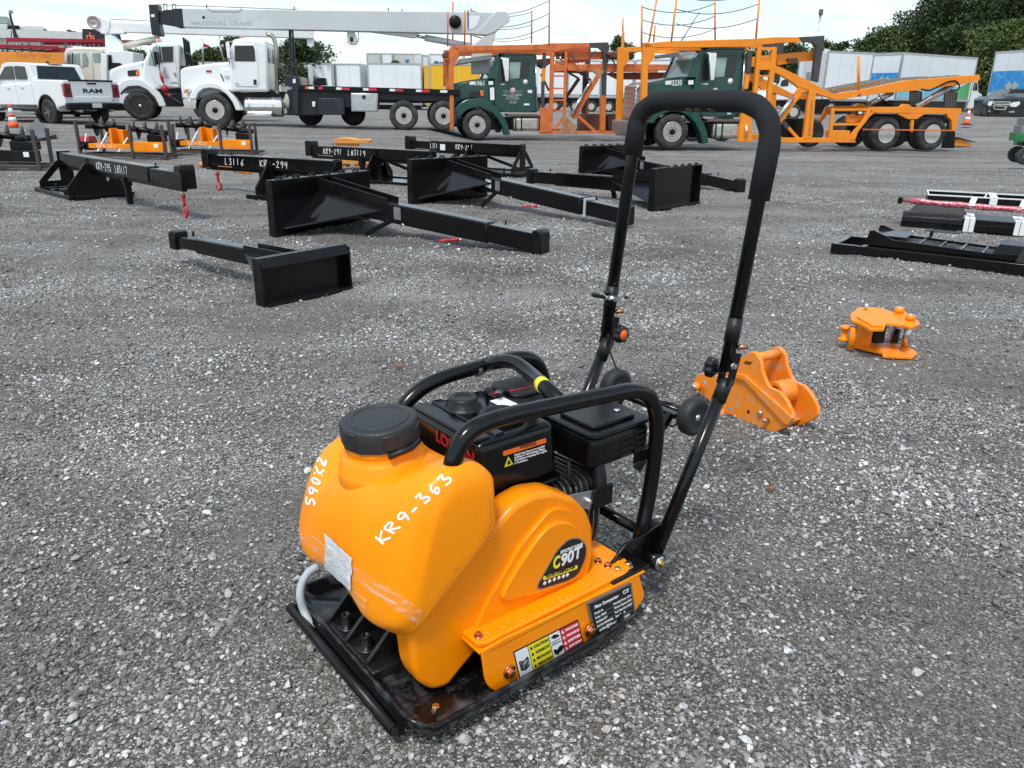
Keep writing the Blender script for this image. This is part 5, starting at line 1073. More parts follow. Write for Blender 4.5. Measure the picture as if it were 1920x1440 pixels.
def wheel(T,x,y0,R,wd,style='alu',side=-1,dual=False,cz=None):
    """side -1: outer face towards -Y at y0"""
    cz=R if cz is None else cz; s=-side  # direction into the truck
    mb=MB(); mb.lathe((x,y0,cz),(0,s,0),[(R*.58,.03),(R*.62,.005),(R*.8,.0),(R*.93,.012),(R*.985,.04),(R,.07),(R,wd-.07),(R*.96,wd-.02),(R*.6,wd)],36); ty=mb.build('wheel',RUBBER,T)
    mb=MB(); 
    for k in range(3): mb.lathe((x,y0+s*(wd*.3+k*wd*.2),cz),(0,s,0),[(R*1.001,0),(R*1.002,.012)],36)
    if dual:
        mb2=MB(); mb2.lathe((x,y0+s*(wd+.05),cz),(0,s,0),[(R*.6,0),(R*.93,.02),(R,.06),(R,wd-.06),(R*.6,wd)],28); mb2.build('inner_wheel',RUBBER,T)
    if style=='alu':
        mb=MB(); mb.lathe((x,y0,cz),(0,s,0),[(R*.585,.0),(R*.56,-.008),(R*.53,.01),(R*.50,.05),(R*.44,.055),(R*.36,.03),(R*.28,.012),(R*.2,.02),(.0,.02)],30); rm=mb.build('rim',CHROME if 'chromehub' in style else mat('alu_rim',(.62,.6,.56),.25,1.0,var=.12,dirt=.2,dirtcol=(.3,.27,.22)),ty)
        mb=MB()
        for k in range(10):
            a=2*math.pi*k/10+.2; c=(x+R*.45*math.cos(a),y0+s*.047,cz+R*.45*math.sin(a)); mb.lathe(c,(0,s,0),[(R*.066,-.008),(0,-.0081)],10)
        mb.build('hand_hole',BLACKL,rm)['kind']='stuff'
        mb=MB()
        for k in range(10):
            a=2*math.pi*k/10; c=(x+R*.27*math.cos(a),y0+s*.012,cz+R*.27*math.sin(a)); mb.lathe(c,(0,-s,0),[(R*.035,0),(R*.03,.03),(0,.032)],6)
        mb.build('wheel_nut',mat('nut_grey',(.2,.1,.07),.5,.6),rm)['kind']='stuff'
        mb=MB(); mb.lathe((x,y0+s*.02,cz),(0,-s,0),[(R*.19,0),(R*.17,.05),(R*.09,.07),(0,.07)],16); mb.build('hub',BLACKS,rm)
    elif style=='black':
        mb=MB(); mb.lathe((x,y0,cz),(0,s,0),[(R*.6,.0),(R*.56,.01),(R*.52,.09),(R*.30,.10),(R*.26,.03),(R*.2,.02),(0,.02)],28); rm=mb.build('rim',mat('black_rim',(.02,.02,.022),.5,dirt=.3,dirtcol=(.06,.06,.06)),ty)
        mb=MB(); mb.lathe((x,y0+s*.02,cz),(0,-s,0),[(R*.13,0),(R*.11,.04),(0,.045)],14); mb.build('hub',ALU,rm)
    elif style=='dish':
        mb=MB(); mb.lathe((x,y0,cz),(0,s,0),[(R*.58,-.004),(R*.54,-.006),(R*.50,.01),(R*.47,.12),(R*.35,.16),(R*.2,.15),(.0,.15)],30); rm=mb.build('rim',mat('grey_white_rim',(.45,.44,.40),.5,var=.15,dirt=.3,dirtcol=(.2,.18,.15)),ty)
        mb=MB(); mb.lathe((x,y0+s*.15,cz),(0,-s,0),[(R*.36,0),(R*.33,.02),(R*.2,.03),(R*.17,.10),(0,.11)],18); mb.build('hub',mat('dark_hub',(.06,.05,.045),.6,dirt=.4),rm)
    elif style=='spoke':
        mb=MB(); mb.lathe((x,y0,cz),(0,s,0),[(R*.66,0),(R*.62,.01),(R*.6,.06),(0,.06)],28); rm=mb.build('rim',BLACKS,ty)
        mb=MB()
        for k in range(6):
            a=2*math.pi*k/6+.3; mb.bar((x,y0+s*.015,cz),(x+R*.6*math.cos(a),y0+s*.015,cz+R*.6*math.sin(a)),R*.13,.03,up=(0,1,0))
        mb.lathe((x,y0+s*.005,cz),(0,s,0),[(R*.16,0),(R*.16,.04)],12); mb.build('spokes',ALU,rm)
    return ty
def truck_shadow_gap(): pass
# --- white day-cab crane truck
def crane_truck():
    F=Fr(G(400,238,.05),8); T=thing('crane_truck','white day cab crane truck with black flatbed and long grey boom','crane truck',F); pp=pfun(T,F); W=2.4
    F.Z(*Z2)
    pp('hood',[(612,1112),(592,1000),(588,790),(600,770),(660,752),(1000,705),(1110,700),(1190,705),(1190,1035),(1080,1035),(760,1120)],.42,W-.42,WHITEP,bev=.08,seg=3)
    pp('hood_side',[(1040,720),(1190,705),(1190,1030),(1070,1000)],.30,W-.30,WHITEP,bev=.04)
    pp('grille',[(598,800),(612,795),(622,1110),(606,1112)],.55,W-.55,ALU,bev=.01)
    fo=[(685,1118),(700,1060),(740,995),(800,950),(870,928),(950,922),(1040,955),(1110,1010),(1190,1080),(1240,1150),(1283,1243),(1212,1243),(1175,1150),(1110,1065),(1030,1008),(930,990),(850,1000),(790,1045),(765,1118)]
    for a,b in ((.0,.46),(W-.46,W)): pp('fender',fo,a,b,WHITEP,bev=.03,at=0)
    cab=[(1140,1030),(1140,560),(1165,480),(1215,452),(1330,440),(1460,445),(1545,470),(1562,520),(1582,1035)]
    cb=pp('cab',cab,.14,W-.14,WHITEP,bev=.09,seg=4)
    pp('cab_roof_cap',[(1150,478),(1200,442),(1290,428),(1420,432),(1540,462),(1550,480)],.2,W-.2,WHITEP,bev=.03)
    dr=pp('door',rounded([(F.px((0,0))[0]*0+1178,500),(1250,492),(1400,494),(1445,540),(1475,930),(1455,975),(1230,972),(1192,930)],18,3),.118,.15,WHITEP,bev=.012)
    pp('window',rounded([(1198,512),(1410,512),(1425,560),(1435,692),(1200,690)],14,3),.108,.13,GLASS,par=dr,bev=.005)
    pp('door_handle',[(1410,895),(1445,893),(1447,950),(1412,952)],.10,.12,BLACKL,par=dr,bev=.005)
    pp('door_emblem',[(1205,935),(1225,925),(1250,935),(1250,952),(1225,962),(1205,950)],.108,.118,mat('pale_emblem',(.5,.52,.55),.5),par=dr,bev=0)
    pp('windshield',[(1118,700),(1170,500),(1180,500),(1135,700)],.22,W-.22,GLASSL,bev=0)
    pp('side_intake',rounded([(1068,782),(1158,775),(1165,858),(1080,865)],12,2),.24,.32,WHITEP,bev=.02)
    pp('hood_emblem',[(875,800),(885,790),(930,790),(942,800),(930,814),(885,814)],.40,.43,REDD,bev=0)
    pp('hood_latch',[(1035,835),(1045,830),(1080,905),(1070,915)],.28,.31,BLACKL,bev=0)
    pp('headlight',rounded([(622,985),(700,1000),(700,1030),(655,1060),(630,1055)],10,2),.15,.42,CHROME,bev=.02)
    pp('turn_signal',rounded([(632,995),(675,1000),(680,1040),(638,1050)],8,2),.13,.16,AMBER,bev=.01)
    pp('bumper',[(615,1118),(768,1115),(765,1226),(632,1226)],.05,W-.05,CHROME,bev=.02)
    x0,_=F.P((1145,700),.1)
    for yy in (.0,W):
        F.Z(*Z2); A=F.P((1098,475),yy);B=F.P((1098,655),yy); mb=MB(); mb.box(A[0],A[0]+.12,yy-.05,yy+.05,B[1],A[1]); mm=mb.build('mirror',CHROME,T,bevel=.02)
        C=F.P((1135,480),.15); mb=MB(); mb.tube([(A[0]+.06,yy,A[1]+.02),(C[0]+.1,.2 if yy<1 else W-.2,A[1]+.03)],.015,6); mb.tube([(A[0]+.06,yy,B[1]-.02),(C[0]+.05,.2 if yy<1 else W-.2,B[1]+.0)],.015,6); mb.build('mirror_arm',CHROME,T)
    A=F.P((1565,530),0);R_=F.P((1640,700),0)
    xr=F.P((1575,700),.14)[0]
    z0=F.P((1575,700),.14)[1]; z1=F.P((1575,530),.14)[1]
    mb=MB(); mb.box(xr+.0,xr+.02,.35,1.0,z0,z1); mb.box(xr,xr+.02,1.35,2.0,z0,z1); mb.build('rear_window',GLASS,T,bevel=.005)
    mb=MB(); A=F.P((1662,1050),.28);B=F.P((1640,500),.28); mb.tube(smooth_path([(A[0]+.05,.28,A[1]),(B[0]+.08,.28,B[1]),(B[0]-.02,.28,B[1]+.28),(B[0]-.22,.28,B[1]+.30)],.15,5),.075,12); mb.build('exhaust_stack',mat('weathered_chrome',(.5,.46,.4),.3,1.0,dirt=.4,dirtcol=(.2,.16,.12)),T)
    for k in range(3): mb=MB(); c=F.P((1290,425),.9+.3*k); mb.lathe((c[0],.9+.3*k,c[1]),(0,0,1),[(.06,-.02),(.05,.05),(0,.07)],8); mb.build('roof_light',AMBER,T)
    # chassis, tank
    pp('chassis_rail',[(1080,1040),(1760,1030),(1760,1120),(1080,1130)],.55,.75,BLACKS,bev=0); pp('chassis_rail',[(1080,1040),(1760,1030),(1760,1120),(1080,1130)],W-.75,W-.55,BLACKS,bev=0,at=.55)
    A=F.P((1303,1200),.05);B=F.P((1735,1200),.05); r=(F.P((1500,1092),.05)[1]-F.P((1500,1315),.05)[1])/2; zc=F.P((1500,1203),.05)[1]
    mb=MB(); mb.lathe((A[0],.05+r,zc),(1,0,0),[(r*.8,0),(r*.97,.02),(r,.06),(r,B[0]-A[0]-.06),(r*.97,B[0]-A[0]-.02),(r*.8,B[0]-A[0])],28); tk=mb.build('fuel_tank',CHROME,T)
    for f_ in (.12,.74): x=A[0]+f_*(B[0]-A[0]); mb=MB(); mb.lathe((x,.05+r,zc),(1,0,0),[(r*1.01,0),(r*1.015,.005),(r*1.015,.05),(r*1.01,.055)],28); mb.build('tank_strap',ALU,tk)
    pp('step',[(1330,1290),(1610,1290),(1620,1312),(1335,1312)],.0,.25,ALU,bev=.01)
    F.Z(*Z2); c=F.P((980,1245),.02); R=F.P((980,1048),.02)[1]/2
    wheel(T,c[0],.02,R,.3,'alu'); wheel(T,c[0],W-.02,R,.3,'alu',side=1)
    F.Z(*Z3)
    for u in (1312,1725):
        c=F.P((u,1185),.04)
        wheel(T,c[0],.04,.50,.26,'alu',dual=True,cz=.43); wheel(T,c[0],W-.04,.50,.26,'alu',side=1,dual=True,cz=.43)
    for u in (350,790): c=F.P((u,1180),W-.04); wheel(T,c[0],W-.04,.45,.26,'black',side=1)
    # bed
    pp('flatbed',[(215,885),(1900,932),(1900,990),(215,935)],0,W,BLACKS,bev=.01)
    pp('bed_skirt',[(100,930),(1900,985),(1900,1050),(1420,1045),(1060,1030),(1060,1120),(690,1110),(690,1195),(250,1190),(100,1190)],.25,.5,DKBLUE,bev=0)
    pp('frame_beam',[(100,960),(1900,1000),(1900,1075),(100,1060)],.75,1.65,DKBLUE,bev=0)
    for a,m in (((290,325),ORANGEL),((325,380),WHITEL),((425,470),REDL),((610,665),WHITEL),((665,750),REDL),((890,945),WHITEL),((945,1030),REDL),((1165,1220),WHITEL),((1220,1305),REDL),((1440,1497),WHITEL),((1497,1580),REDL),((1690,1765),WHITEL)):
        y_=lambda u:888+(u-215)*.0275; pp('reflector',[(a[0],y_(a[0])+8),(a[1],y_(a[1])+8),(a[1],y_(a[1])+32),(a[0],y_(a[0])+32)],-.012,-.001,m,bev=0)
    pp('black_toolbox',[(425,1018),(690,1022),(690,1195),(425,1190)],.05,.6,DKBLUE,bev=.02)
    tb=pp('toolbox',[(762,965),(1046,968),(1040,1162),(768,1158)],.0,.6,ALU,bev=.02); pp('toolbox_door',[(778,980),(1030,983),(1025,1148),(782,1144)],-.015,.0,mat('bright_door',(.5,.52,.54),.35,.6,var=.15,vscale=5),par=tb,bev=.008)
    pp('toolbox_latch',[(878,990),(918,990),(915,1020),(898,1032),(880,1020)],-.03,-.012,BLACKL,par=tb,bev=0)
    pp('filter_can',[(360,1055),(395,1055),(393,1110),(363,1110)],.1,.28,WHITEP,bev=.02)
    pp('outrigger_box',[(72,780),(215,790),(220,890),(80,885)],.1,2.2,DKBLUE,bev=.01)
    pp('outrigger_leg',[(148,800),(218,800),(222,1205),(168,1195)],.02,.22,DKBLUE,bev=.01); pp('outrigger_foot',[(60,1180),(420,1190),(425,1200),(60,1195)],.02,.35,BLACKS,bev=0)
    pp('boom_rest_post',[(115,290),(145,290),(160,790),(133,790)],1.15,1.25,DKBLUE,bev=.01); pp('boom_rest_post',[(150,305),(165,305),(195,790),(172,790)],1.45,1.55,DKBLUE,bev=.01)
    pp('boom_cradle',[(98,275),(145,275),(145,315),(100,310)],1.05,1.65,DKBLUE,bev=.01)
    mb=MB(); c=F.P((130,1060),.1); mb.lathe((c[0]-.12,.3,c[1]),(-.9,-.4,0),[(.28,0),(.2,.04),(0,.14)],24); mb.build('outrigger_pad',mat('tan_pad',(.4,.37,.3),.6,dirt=.3),T)
    pp('white_decal',[(160,820),(190,820),(188,862),(162,862)],.01,.018,WHITEL,bev=0)
    pp('hydraulic_column',[(312,672),(355,672),(372,730),(372,882),(330,882)],1.0,1.2,GREYBOOM,bev=.01)
    pp('winch_block',[(400,812),(435,805),(500,810),(510,886),(380,886)],.9,1.5,BLACKS,bev=.02); pp('grey_cabinet',[(215,800),(300,812),(315,885),(215,885)],.5,.9,mat('taupe_box',(.3,.27,.24),.6),bev=.01)
    # boom (over the middle of the truck)
    yb0,yb1=.95,1.45
    F.Z(*Z2); a0=F.P((608,94),yb0); a1=F.P((625,306),yb0); F.Z(*Z4); b0=F.P((560,118),yb0); b1=F.P((470,325),yb0)
    mb=MB(); mb.prism([a0,b0,b1,a1],yb0,yb1); bm_=mb.build('boom',GREYBOOM,T,bevel=.02)
    F.Z(*Z2); s0=F.P((900,92),yb0); s1=F.P((935,128),yb0); s2=F.P((1240,132),yb0); s3=F.P((1285,100),yb0); 
    for p,q in ((s0,s1),(s1,s2),(s2,s3)): mb=MB(); mb.bar((p[0],yb0-.005,p[1]),(q[0],yb0-.005,q[1]),.01,.02); mb.build('panel_seam',mat('seam_grey',(.3,.32,.33),.6),bm_)
    F.Z(*Z2); c=F.P((850,195),yb0); mb=MB(); mb.lathe((c[0],yb0-.001,c[1]),(0,-1,0),[(.05,0),(.0,.004)],14); mb.build('boom_hole',BLACKL,bm_)
    GL=mat('faded_grey_lettering',(.33,.37,.385),.6)
    text('NATIONAL CRANE',F.P((715,280),yb0),F.P((1400,286),yb0),yb0-.001,.11,bm_,GL,bold=.03)
    text('CLARK CO',F.P((880,240),yb0),F.P((1520,240),yb0),yb0-.001,.15,bm_,mat('ghost_lettering',(.45,.485,.49),.6))
    pp('boom_section',[(330,125),(410,118),(410,272),(335,268)],yb0+.1,yb1-.1,DKBLUE,z=Z2,bev=.01,par=bm_); pp('boom_section',[(400,110),(500,108),(505,290),(405,275)],yb0+.06,yb1-.06,DKBLUE,par=bm_,bev=.01); pp('boom_section',[(495,98),(608,94),(620,305),(560,310),(500,290)],yb0+.02,yb1-.02,DKBLUE,par=bm_,bev=.01)
    hd=pp('boom_head',[(228,50),(330,48),(340,125),(345,268),(372,395),(340,405),(268,392),(248,260),(235,110)],yb0,yb1,DKBLUE,bev=.02)
    pp('white_decal',[(258,160),(298,160),(298,192),(260,192)],yb0-.008,yb0-.001,WHITEL,par=hd,bev=0)
    for u in (400,500): 
        F.Z(*Z2); mb=MB(); A=F.P((u,110),yb0+.1); B=F.P((u,42),yb0+.1); C=F.P((u+38,48),yb0+.1); D=F.P((u+38,112),yb0+.1); mb.tube(smooth_path([(A[0],yb0+.1,A[1]),(B[0],yb0+.1,B[1]),(C[0],yb0+.1,C[1]),(D[0],yb0+.1,D[1])],.05),.013,6); mb.build('cable_guard',BLACKS,T)
    rod(F,(330,52),(1900,108),1.2,.01,'hoist_cable',BLACKS,T)
    # pedestal
    pp('crane_knuckle',[(545,118),(570,106),(652,106),(686,152),(684,205),(600,262),(552,300),(470,330),(360,325)],yb0-.06,yb1+.06,GREYBOOM,z=Z4,bev=.02)
    pp('crane_mast',[(470,322),(560,262),(600,262),(552,312),(548,350),(520,430),(520,700),(330,700),(335,430)],yb0-.03,yb1+.03,GREYBOOM,bev=.02)
    F.Z(*Z4); c=F.P((168,208),yb0); mb=MB(); mb.lathe((c[0],yb0,c[1]),(0,-1,0),[(.22,0),(.20,.15),(.12,.2),(0,.2)],18); mb.build('hose_reel',BLACKS,T)
    pp('white_dial',[(280,150),(405,150),(395,200),(370,245),(330,275),(278,272)],yb0-.012,yb0-.001,WHITEL,bev=0)
    rod(F,(290,95),(292,265),yb0-.03,.02,'indicator_rod',DKBLUE,T)
    F.Z(*Z3); pp('boom_fairing',[(880,320),(1500,330),(1450,365),(1440,390),(1415,392)],yb0+.08,yb1-.08,GREYBOOM,bev=.01)
    A=F.P((1435,372),1.2); B=F.P((1530,392),1.2); F.Z(*Z4); C=F.P((330,440),1.2)
    mb=MB(); mb.tube([(A[0],1.2,A[1]),(B[0],1.2,B[1])],.05,12); mb.build('lift_ram_rod',CHROME,T); mb=MB(); mb.tube([(B[0],1.2,B[1]),(C[0],1.2,C[1])],.105,16); mb.build('lift_ram',GREYBOOM,T)
    F.Z(*Z3)
    hb=pp('hook_block',[(724,322),(795,322),(828,400),(832,430),(815,462),(750,460),(724,440)],yb0+.1,yb1-.1,GREYBOOM,bev=.02); pp('block_sheave',[(752,388),(778,378),(790,400),(785,430),(768,440),(752,420)],yb0+.085,yb0+.1,BLACKL,par=hb,bev=0)
    mb=MB(); A=F.P((840,318),yb0+.15); B=F.P((845,420),yb0+.15); C=F.P((825,445),yb0+.15); mb.tube([(A[0],yb0+.15,A[1]),(B[0],yb0+.15,B[1]),(C[0],yb0+.15,C[1])],.012,6); mb.build('block_hose',BLACKS,T)
    for u,v in ((1872,85),): pass
    for (u,v,zz) in ((885,70,Z2),(1870,95,Z2),(1295,118,Z3),(1152,105,Z3)):
        F.Z(*zz); A=F.P((u,v-22),1.2);B=F.P((u,v+25),1.2); mb=MB(); mb.tube([(A[0],1.2,A[1]),(B[0],1.2,B[1])],.018,6); mb.build('cable_guide',BLACKS,T)
    # hoist line, ball and hook
    F.Z(*Z2); yc=1.2
    P3=lambda p:Vector((F.P(p,yc)[0],yc,F.P(p,yc)[1]))
    mb=MB(); mb.tube([P3((300,400)),P3((362,812))],.012,6); mb.tube([P3((345,395)),P3((362,812))],.008,6); mb.build('hoist_line',mat('wire_rope',(.15,.15,.15),.5,.7),T)
    mb=MB(); mb.tube([P3((362,812)),P3((378,870)),P3((400,940))],[.035,.06,.03],10); mb.build('line_swivel',RED,T)
    c=P3((413,998)); r=.125; mb=MB(); mb.lathe(c,(.1,0,1),[(.03,-r-.03)]+[(r*math.sin(math.radians(a)),-r*math.cos(math.radians(a))) for a in range(20,170,15)]+[(.03,r+.03)],20); mb.build('headache_ball',REDD,T)
    mb=MB(); mb.tube([P3((430,1045)),P3((470,1080)),P3((490,1100))],[.04,.05,.03],8); mb.build('lifting_hook',REDD,T)
    mb=MB(); mb.tube([P3((490,1100)),P3((620,1165))],.01,6); mb.build('tie_line',mat('wire_rope',(.15,.15,.15)),T)
crane_truck()
# --- white conventional truck behind it
def sterling():
    F=Fr(G(265,226,.11),17); T=thing('flatbed_truck','white truck numbered 25 with mesh headache rack between pickup and crane truck','truck',F); pp=pfun(T,F); W=2.4; F.Z(*Z1)
    pp('hood',[(822,640),(818,540),(830,520),(900,492),(1040,462),(1085,455),(1100,700),(900,700)],.4,W-.4,WHITEP,bev=.09,seg=3)
    pp('cab',[(1060,700),(1075,460),(1105,400),(1130,338),(1175,318),(1330,325),(1352,340),(1356,662),(1200,665)],.15,W-.15,WHITEP,bev=.08,seg=3)
    d=pp('door',rounded([(1105,480),(1150,355),(1300,345),(1312,420),(1340,655),(1190,640),(1130,560)],12,2),.13,.16,WHITEP,bev=.01)
    pp('window',[(1108,485),(1118,440),(1150,352),(1297,347),(1300,465),(1190,470),(1165,492)],.115,.135,GLASSL,par=d,bev=.004)
    pp('vent_window_frame',[(1190,350),(1200,350),(1215,465),(1205,468)],.105,.12,BLACKL,par=d,bev=0)
    pp('window',[(1208,352),(1296,349),(1299,463),(1222,464)],.11,.1155,GLASS,par=d,bev=0)
    pp('door_handle',[(1298,545),(1320,545),(1325,580),(1315,580)],.12,.135,GREYL,par=d,bev=0)
    pp('grey_emblem',[(1230,505),(1240,500),(1250,545),(1270,588),(1215,588),(1228,560),(1215,548)],.12,.129,mat('grey_decal',(.45,.47,.5),.5),par=d,bev=0)
    pp('step_text_bar',[(1283,618),(1330,618),(1330,624),(1283,624)],.12,.13,BLACKL,par=d,bev=0)
    pp('hood_vent',rounded([(955,530),(1040,522),(1045,568),(960,573)],8,2),.38,.41,BLACKL,bev=0); pp('marker_light',[(1018,532),(1040,528),(1042,562),(1020,566)],.365,.39,AMBER,bev=.005)
    fo=[(885,700),(880,640),(920,600),(1000,585),(1070,600),(1130,645),(1190,690),(1225,740),(1247,795),(1195,800),(1160,730),(1100,670),(1040,645),(960,650),(915,690),(905,705)]
    for a,b in ((.02,.45),(W-.45,W-.02)): pp('fender',fo,a,b,WHITEP,bev=.03,at=.02)
    pp('fender_flare',[(905,710),(930,668),(985,645),(1045,650),(1105,680),(1150,725),(1188,798),(1178,800),(1140,732),(1095,690),(1040,662),(985,660),(935,680),(912,715)],-.005,.03,BLACKL,bev=0)
    text('25',F.P((1066,497),.4),F.P((1090,496),.4),.395,.10,T,BLACKL,bold=.03)
    c=F.P((1052,800),.03); wheel(T,c[0],.03,.52,.3,'black'); wheel(T,c[0],W-.03,.52,.3,'black',side=1)
    c=F.P((1430,850),.1); wheel(T,c[0]+.6,.1,.5,.28,'black',dual=True); wheel(T,c[0]+.6,W-.1,.5,.28,'black',side=1)
    pp('chassis',[(1180,665),(1700,665),(1700,795),(1230,795)],.45,W-.45,BLACKS,bev=0); pp('side_tank',[(1225,700),(1368,700),(1368,800),(1235,800)],.1,.7,BLACKS,bev=.03)
    F.Z(*Z2); pp('deck',[(600,740),(1500,760),(1500,800),(600,790)],0,W,BLACKS,bev=0)
    pp('marker_light',[(305,440),(370,435),(380,468),(300,470)],.5,.8,mat('pale_orange_lens',(.8,.4,.25),.4),bev=.02)
    # headache rack: across the truck behind the cab, seen face-on
    x=F.P((610,600),.1)[0]+.08; z0=F.P((610,740),.1)[1]; z1=F.P((600,432),.1)[1]
    for y in (.05,.78,1.55,W-.05):
        mb=MB(); mb.box(x,x+.06,y-.03,y+.03,z0,z1); mb.build('rack_post',BLACKS,T)
    for z in (z0+.02,(z0+z1)/2,z1): mb=MB(); mb.box(x,x+.06,.02,W-.02,z-.03,z+.03); mb.build('rack_rail',BLACKS,T)
    mb=MB()
    for k in range(42): mb.box(x+.025,x+.03,.05+.055*k,.056+.055*k,z0,z1)
    for k in range(int((z1-z0)/.055)): mb.box(x+.025,x+.03,.05,W-.05,z0+.055*k,z0+.055*k+.006)
    mb.build('rack_mesh',BLACKS,T)['kind']='stuff'
    for yy in (-.15,):
        F.Z(*Z2); A=F.P((250,560),yy);B=F.P((330,745),yy); mb=MB(); mb.tube([(A[0],yy,A[1]),(B[0]-.1,yy+.1,B[1]-.0),(B[0]+.05,.14,B[1])],.013,6); mb.tube([(A[0]+.1,yy,B[1]+.35),(A[0]+.35,.14,B[1]+.15)],.013,6); mb.box(A[0]+.1,A[0]+.28,yy-.04,yy+.03,B[1]+.05,B[1]+.5); mb.build('mirror_assembly',BLACKS,T)
sterling()
# --- old cream truck with a white utility boom
def derrick():
    F=Fr(G(205,226,.1)+Vector((-1.3,4.2,0)),12); T=thing('boom_truck','old cream truck with a white utility boom, behind the parked pickup','boom truck',F); pp=pfun(T,F); F.Z(*Z1)
    c=pp('cab',[(478,800),(480,385),(500,362),(560,352),(700,352),(765,370),(775,400),(775,800)],0,2.2,CREAM,bev=.08,seg=3)
    pp('window',rounded([(500,398),(640,396),(662,440),(660,498),(600,498),(500,498)],8,2),-.02,.01,GLASSL,par=c,bev=.01); pp('pillar_post',[(540,396),(546,396),(546,498),(540,498)],-.035,-.018,BLACKL,par=c,bev=0); pp('pillar_post',[(600,396),(618,396),(622,498),(604,498)],-.035,-.018,CREAM,par=c,bev=0)
    pp('window',rounded([(698,398),(755,398),(755,468),(705,468)],6,2),-.02,.01,GLASSL,par=c,bev=.01)
    pp('roof_beacon_bar',[(545,345),(620,348),(620,356),(545,356)],.4,1.6,WHITEP,bev=0); pp('cab_corner',[(672,400),(690,395),(700,585),(690,800),(668,800)],-.03,.02,CREAM,bev=.01)
    pp('body_cabinet',[(770,385),(850,378),(1000,390),(1002,470),(1000,800),(775,800)],.3,2.2,WHITEP,bev=.03)
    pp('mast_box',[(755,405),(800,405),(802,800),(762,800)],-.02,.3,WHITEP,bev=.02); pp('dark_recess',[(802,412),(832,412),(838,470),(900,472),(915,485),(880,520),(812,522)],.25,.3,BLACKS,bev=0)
    pp('wing_mirror',[(502,402),(514,402),(512,470),(504,470)],-.1,-.05,ALU,bev=0)
    pp('turret',[(785,255),(830,255),(925,340),(925,388),(790,385)],.9,1.5,WHITEP,bev=.02)
    b0=F.P((800,166),.9);F.Z(*Z3);e0=F.P((375,312),.9);e1=F.P((375,400),.9);F.Z(*Z1);b1=F.P((800,236),.9)
    mb=MB(); mb.prism([b0,e0,e1,b1],.9,1.4); bo=mb.build('utility_boom',WHITEP,T,bevel=.02)
    hd=pp('boom_head',[(665,150),(680,122),(745,122),(825,158),(820,232),(805,252),(755,252),(735,215),(690,205),(668,180)],.85,1.45,WHITEP,bev=.03)
    F.Z(*Z1); c=F.P((702,165),.85); mb=MB(); mb.lathe((c[0],.85,c[1]),(0,-1,0),[(.26,0),(.26,.05),(.2,.06),(.18,.02),(.06,.03),(0,.05)],20); mb.build('winch_drum',mat('worn_winch',(.4,.38,.35),.5,.5,dirt=.5,dirtcol=(.1,.07,.05),dscale=9),hd)
    pp('boom_gusset',[(700,215),(905,228),(940,250),(780,255)],.88,1.42,WHITEP,bev=.01)
    F.Z(*Z3); pp('boom_end_hook',[(305,400),(375,400),(380,470),(350,495),(310,470)],1.0,1.3,WHITEP,bev=.02)
    rod(F,(930,345),(1200,288),1.15,.13,'lift_cylinder',CREAM,T,z=Z1,n=14)
    rod(F,(820,143),(1130,158),1.1,.012,'boom_cable',BLACKS,T)
    for xx in (0.4,4.5): wheel(T,xx,.05,.5,.3,'black')
    pp('chassis',[(480,790),(1100,790),(1100,830),(480,830)],.5,1.7,BLACKS,bev=0)
derrick()
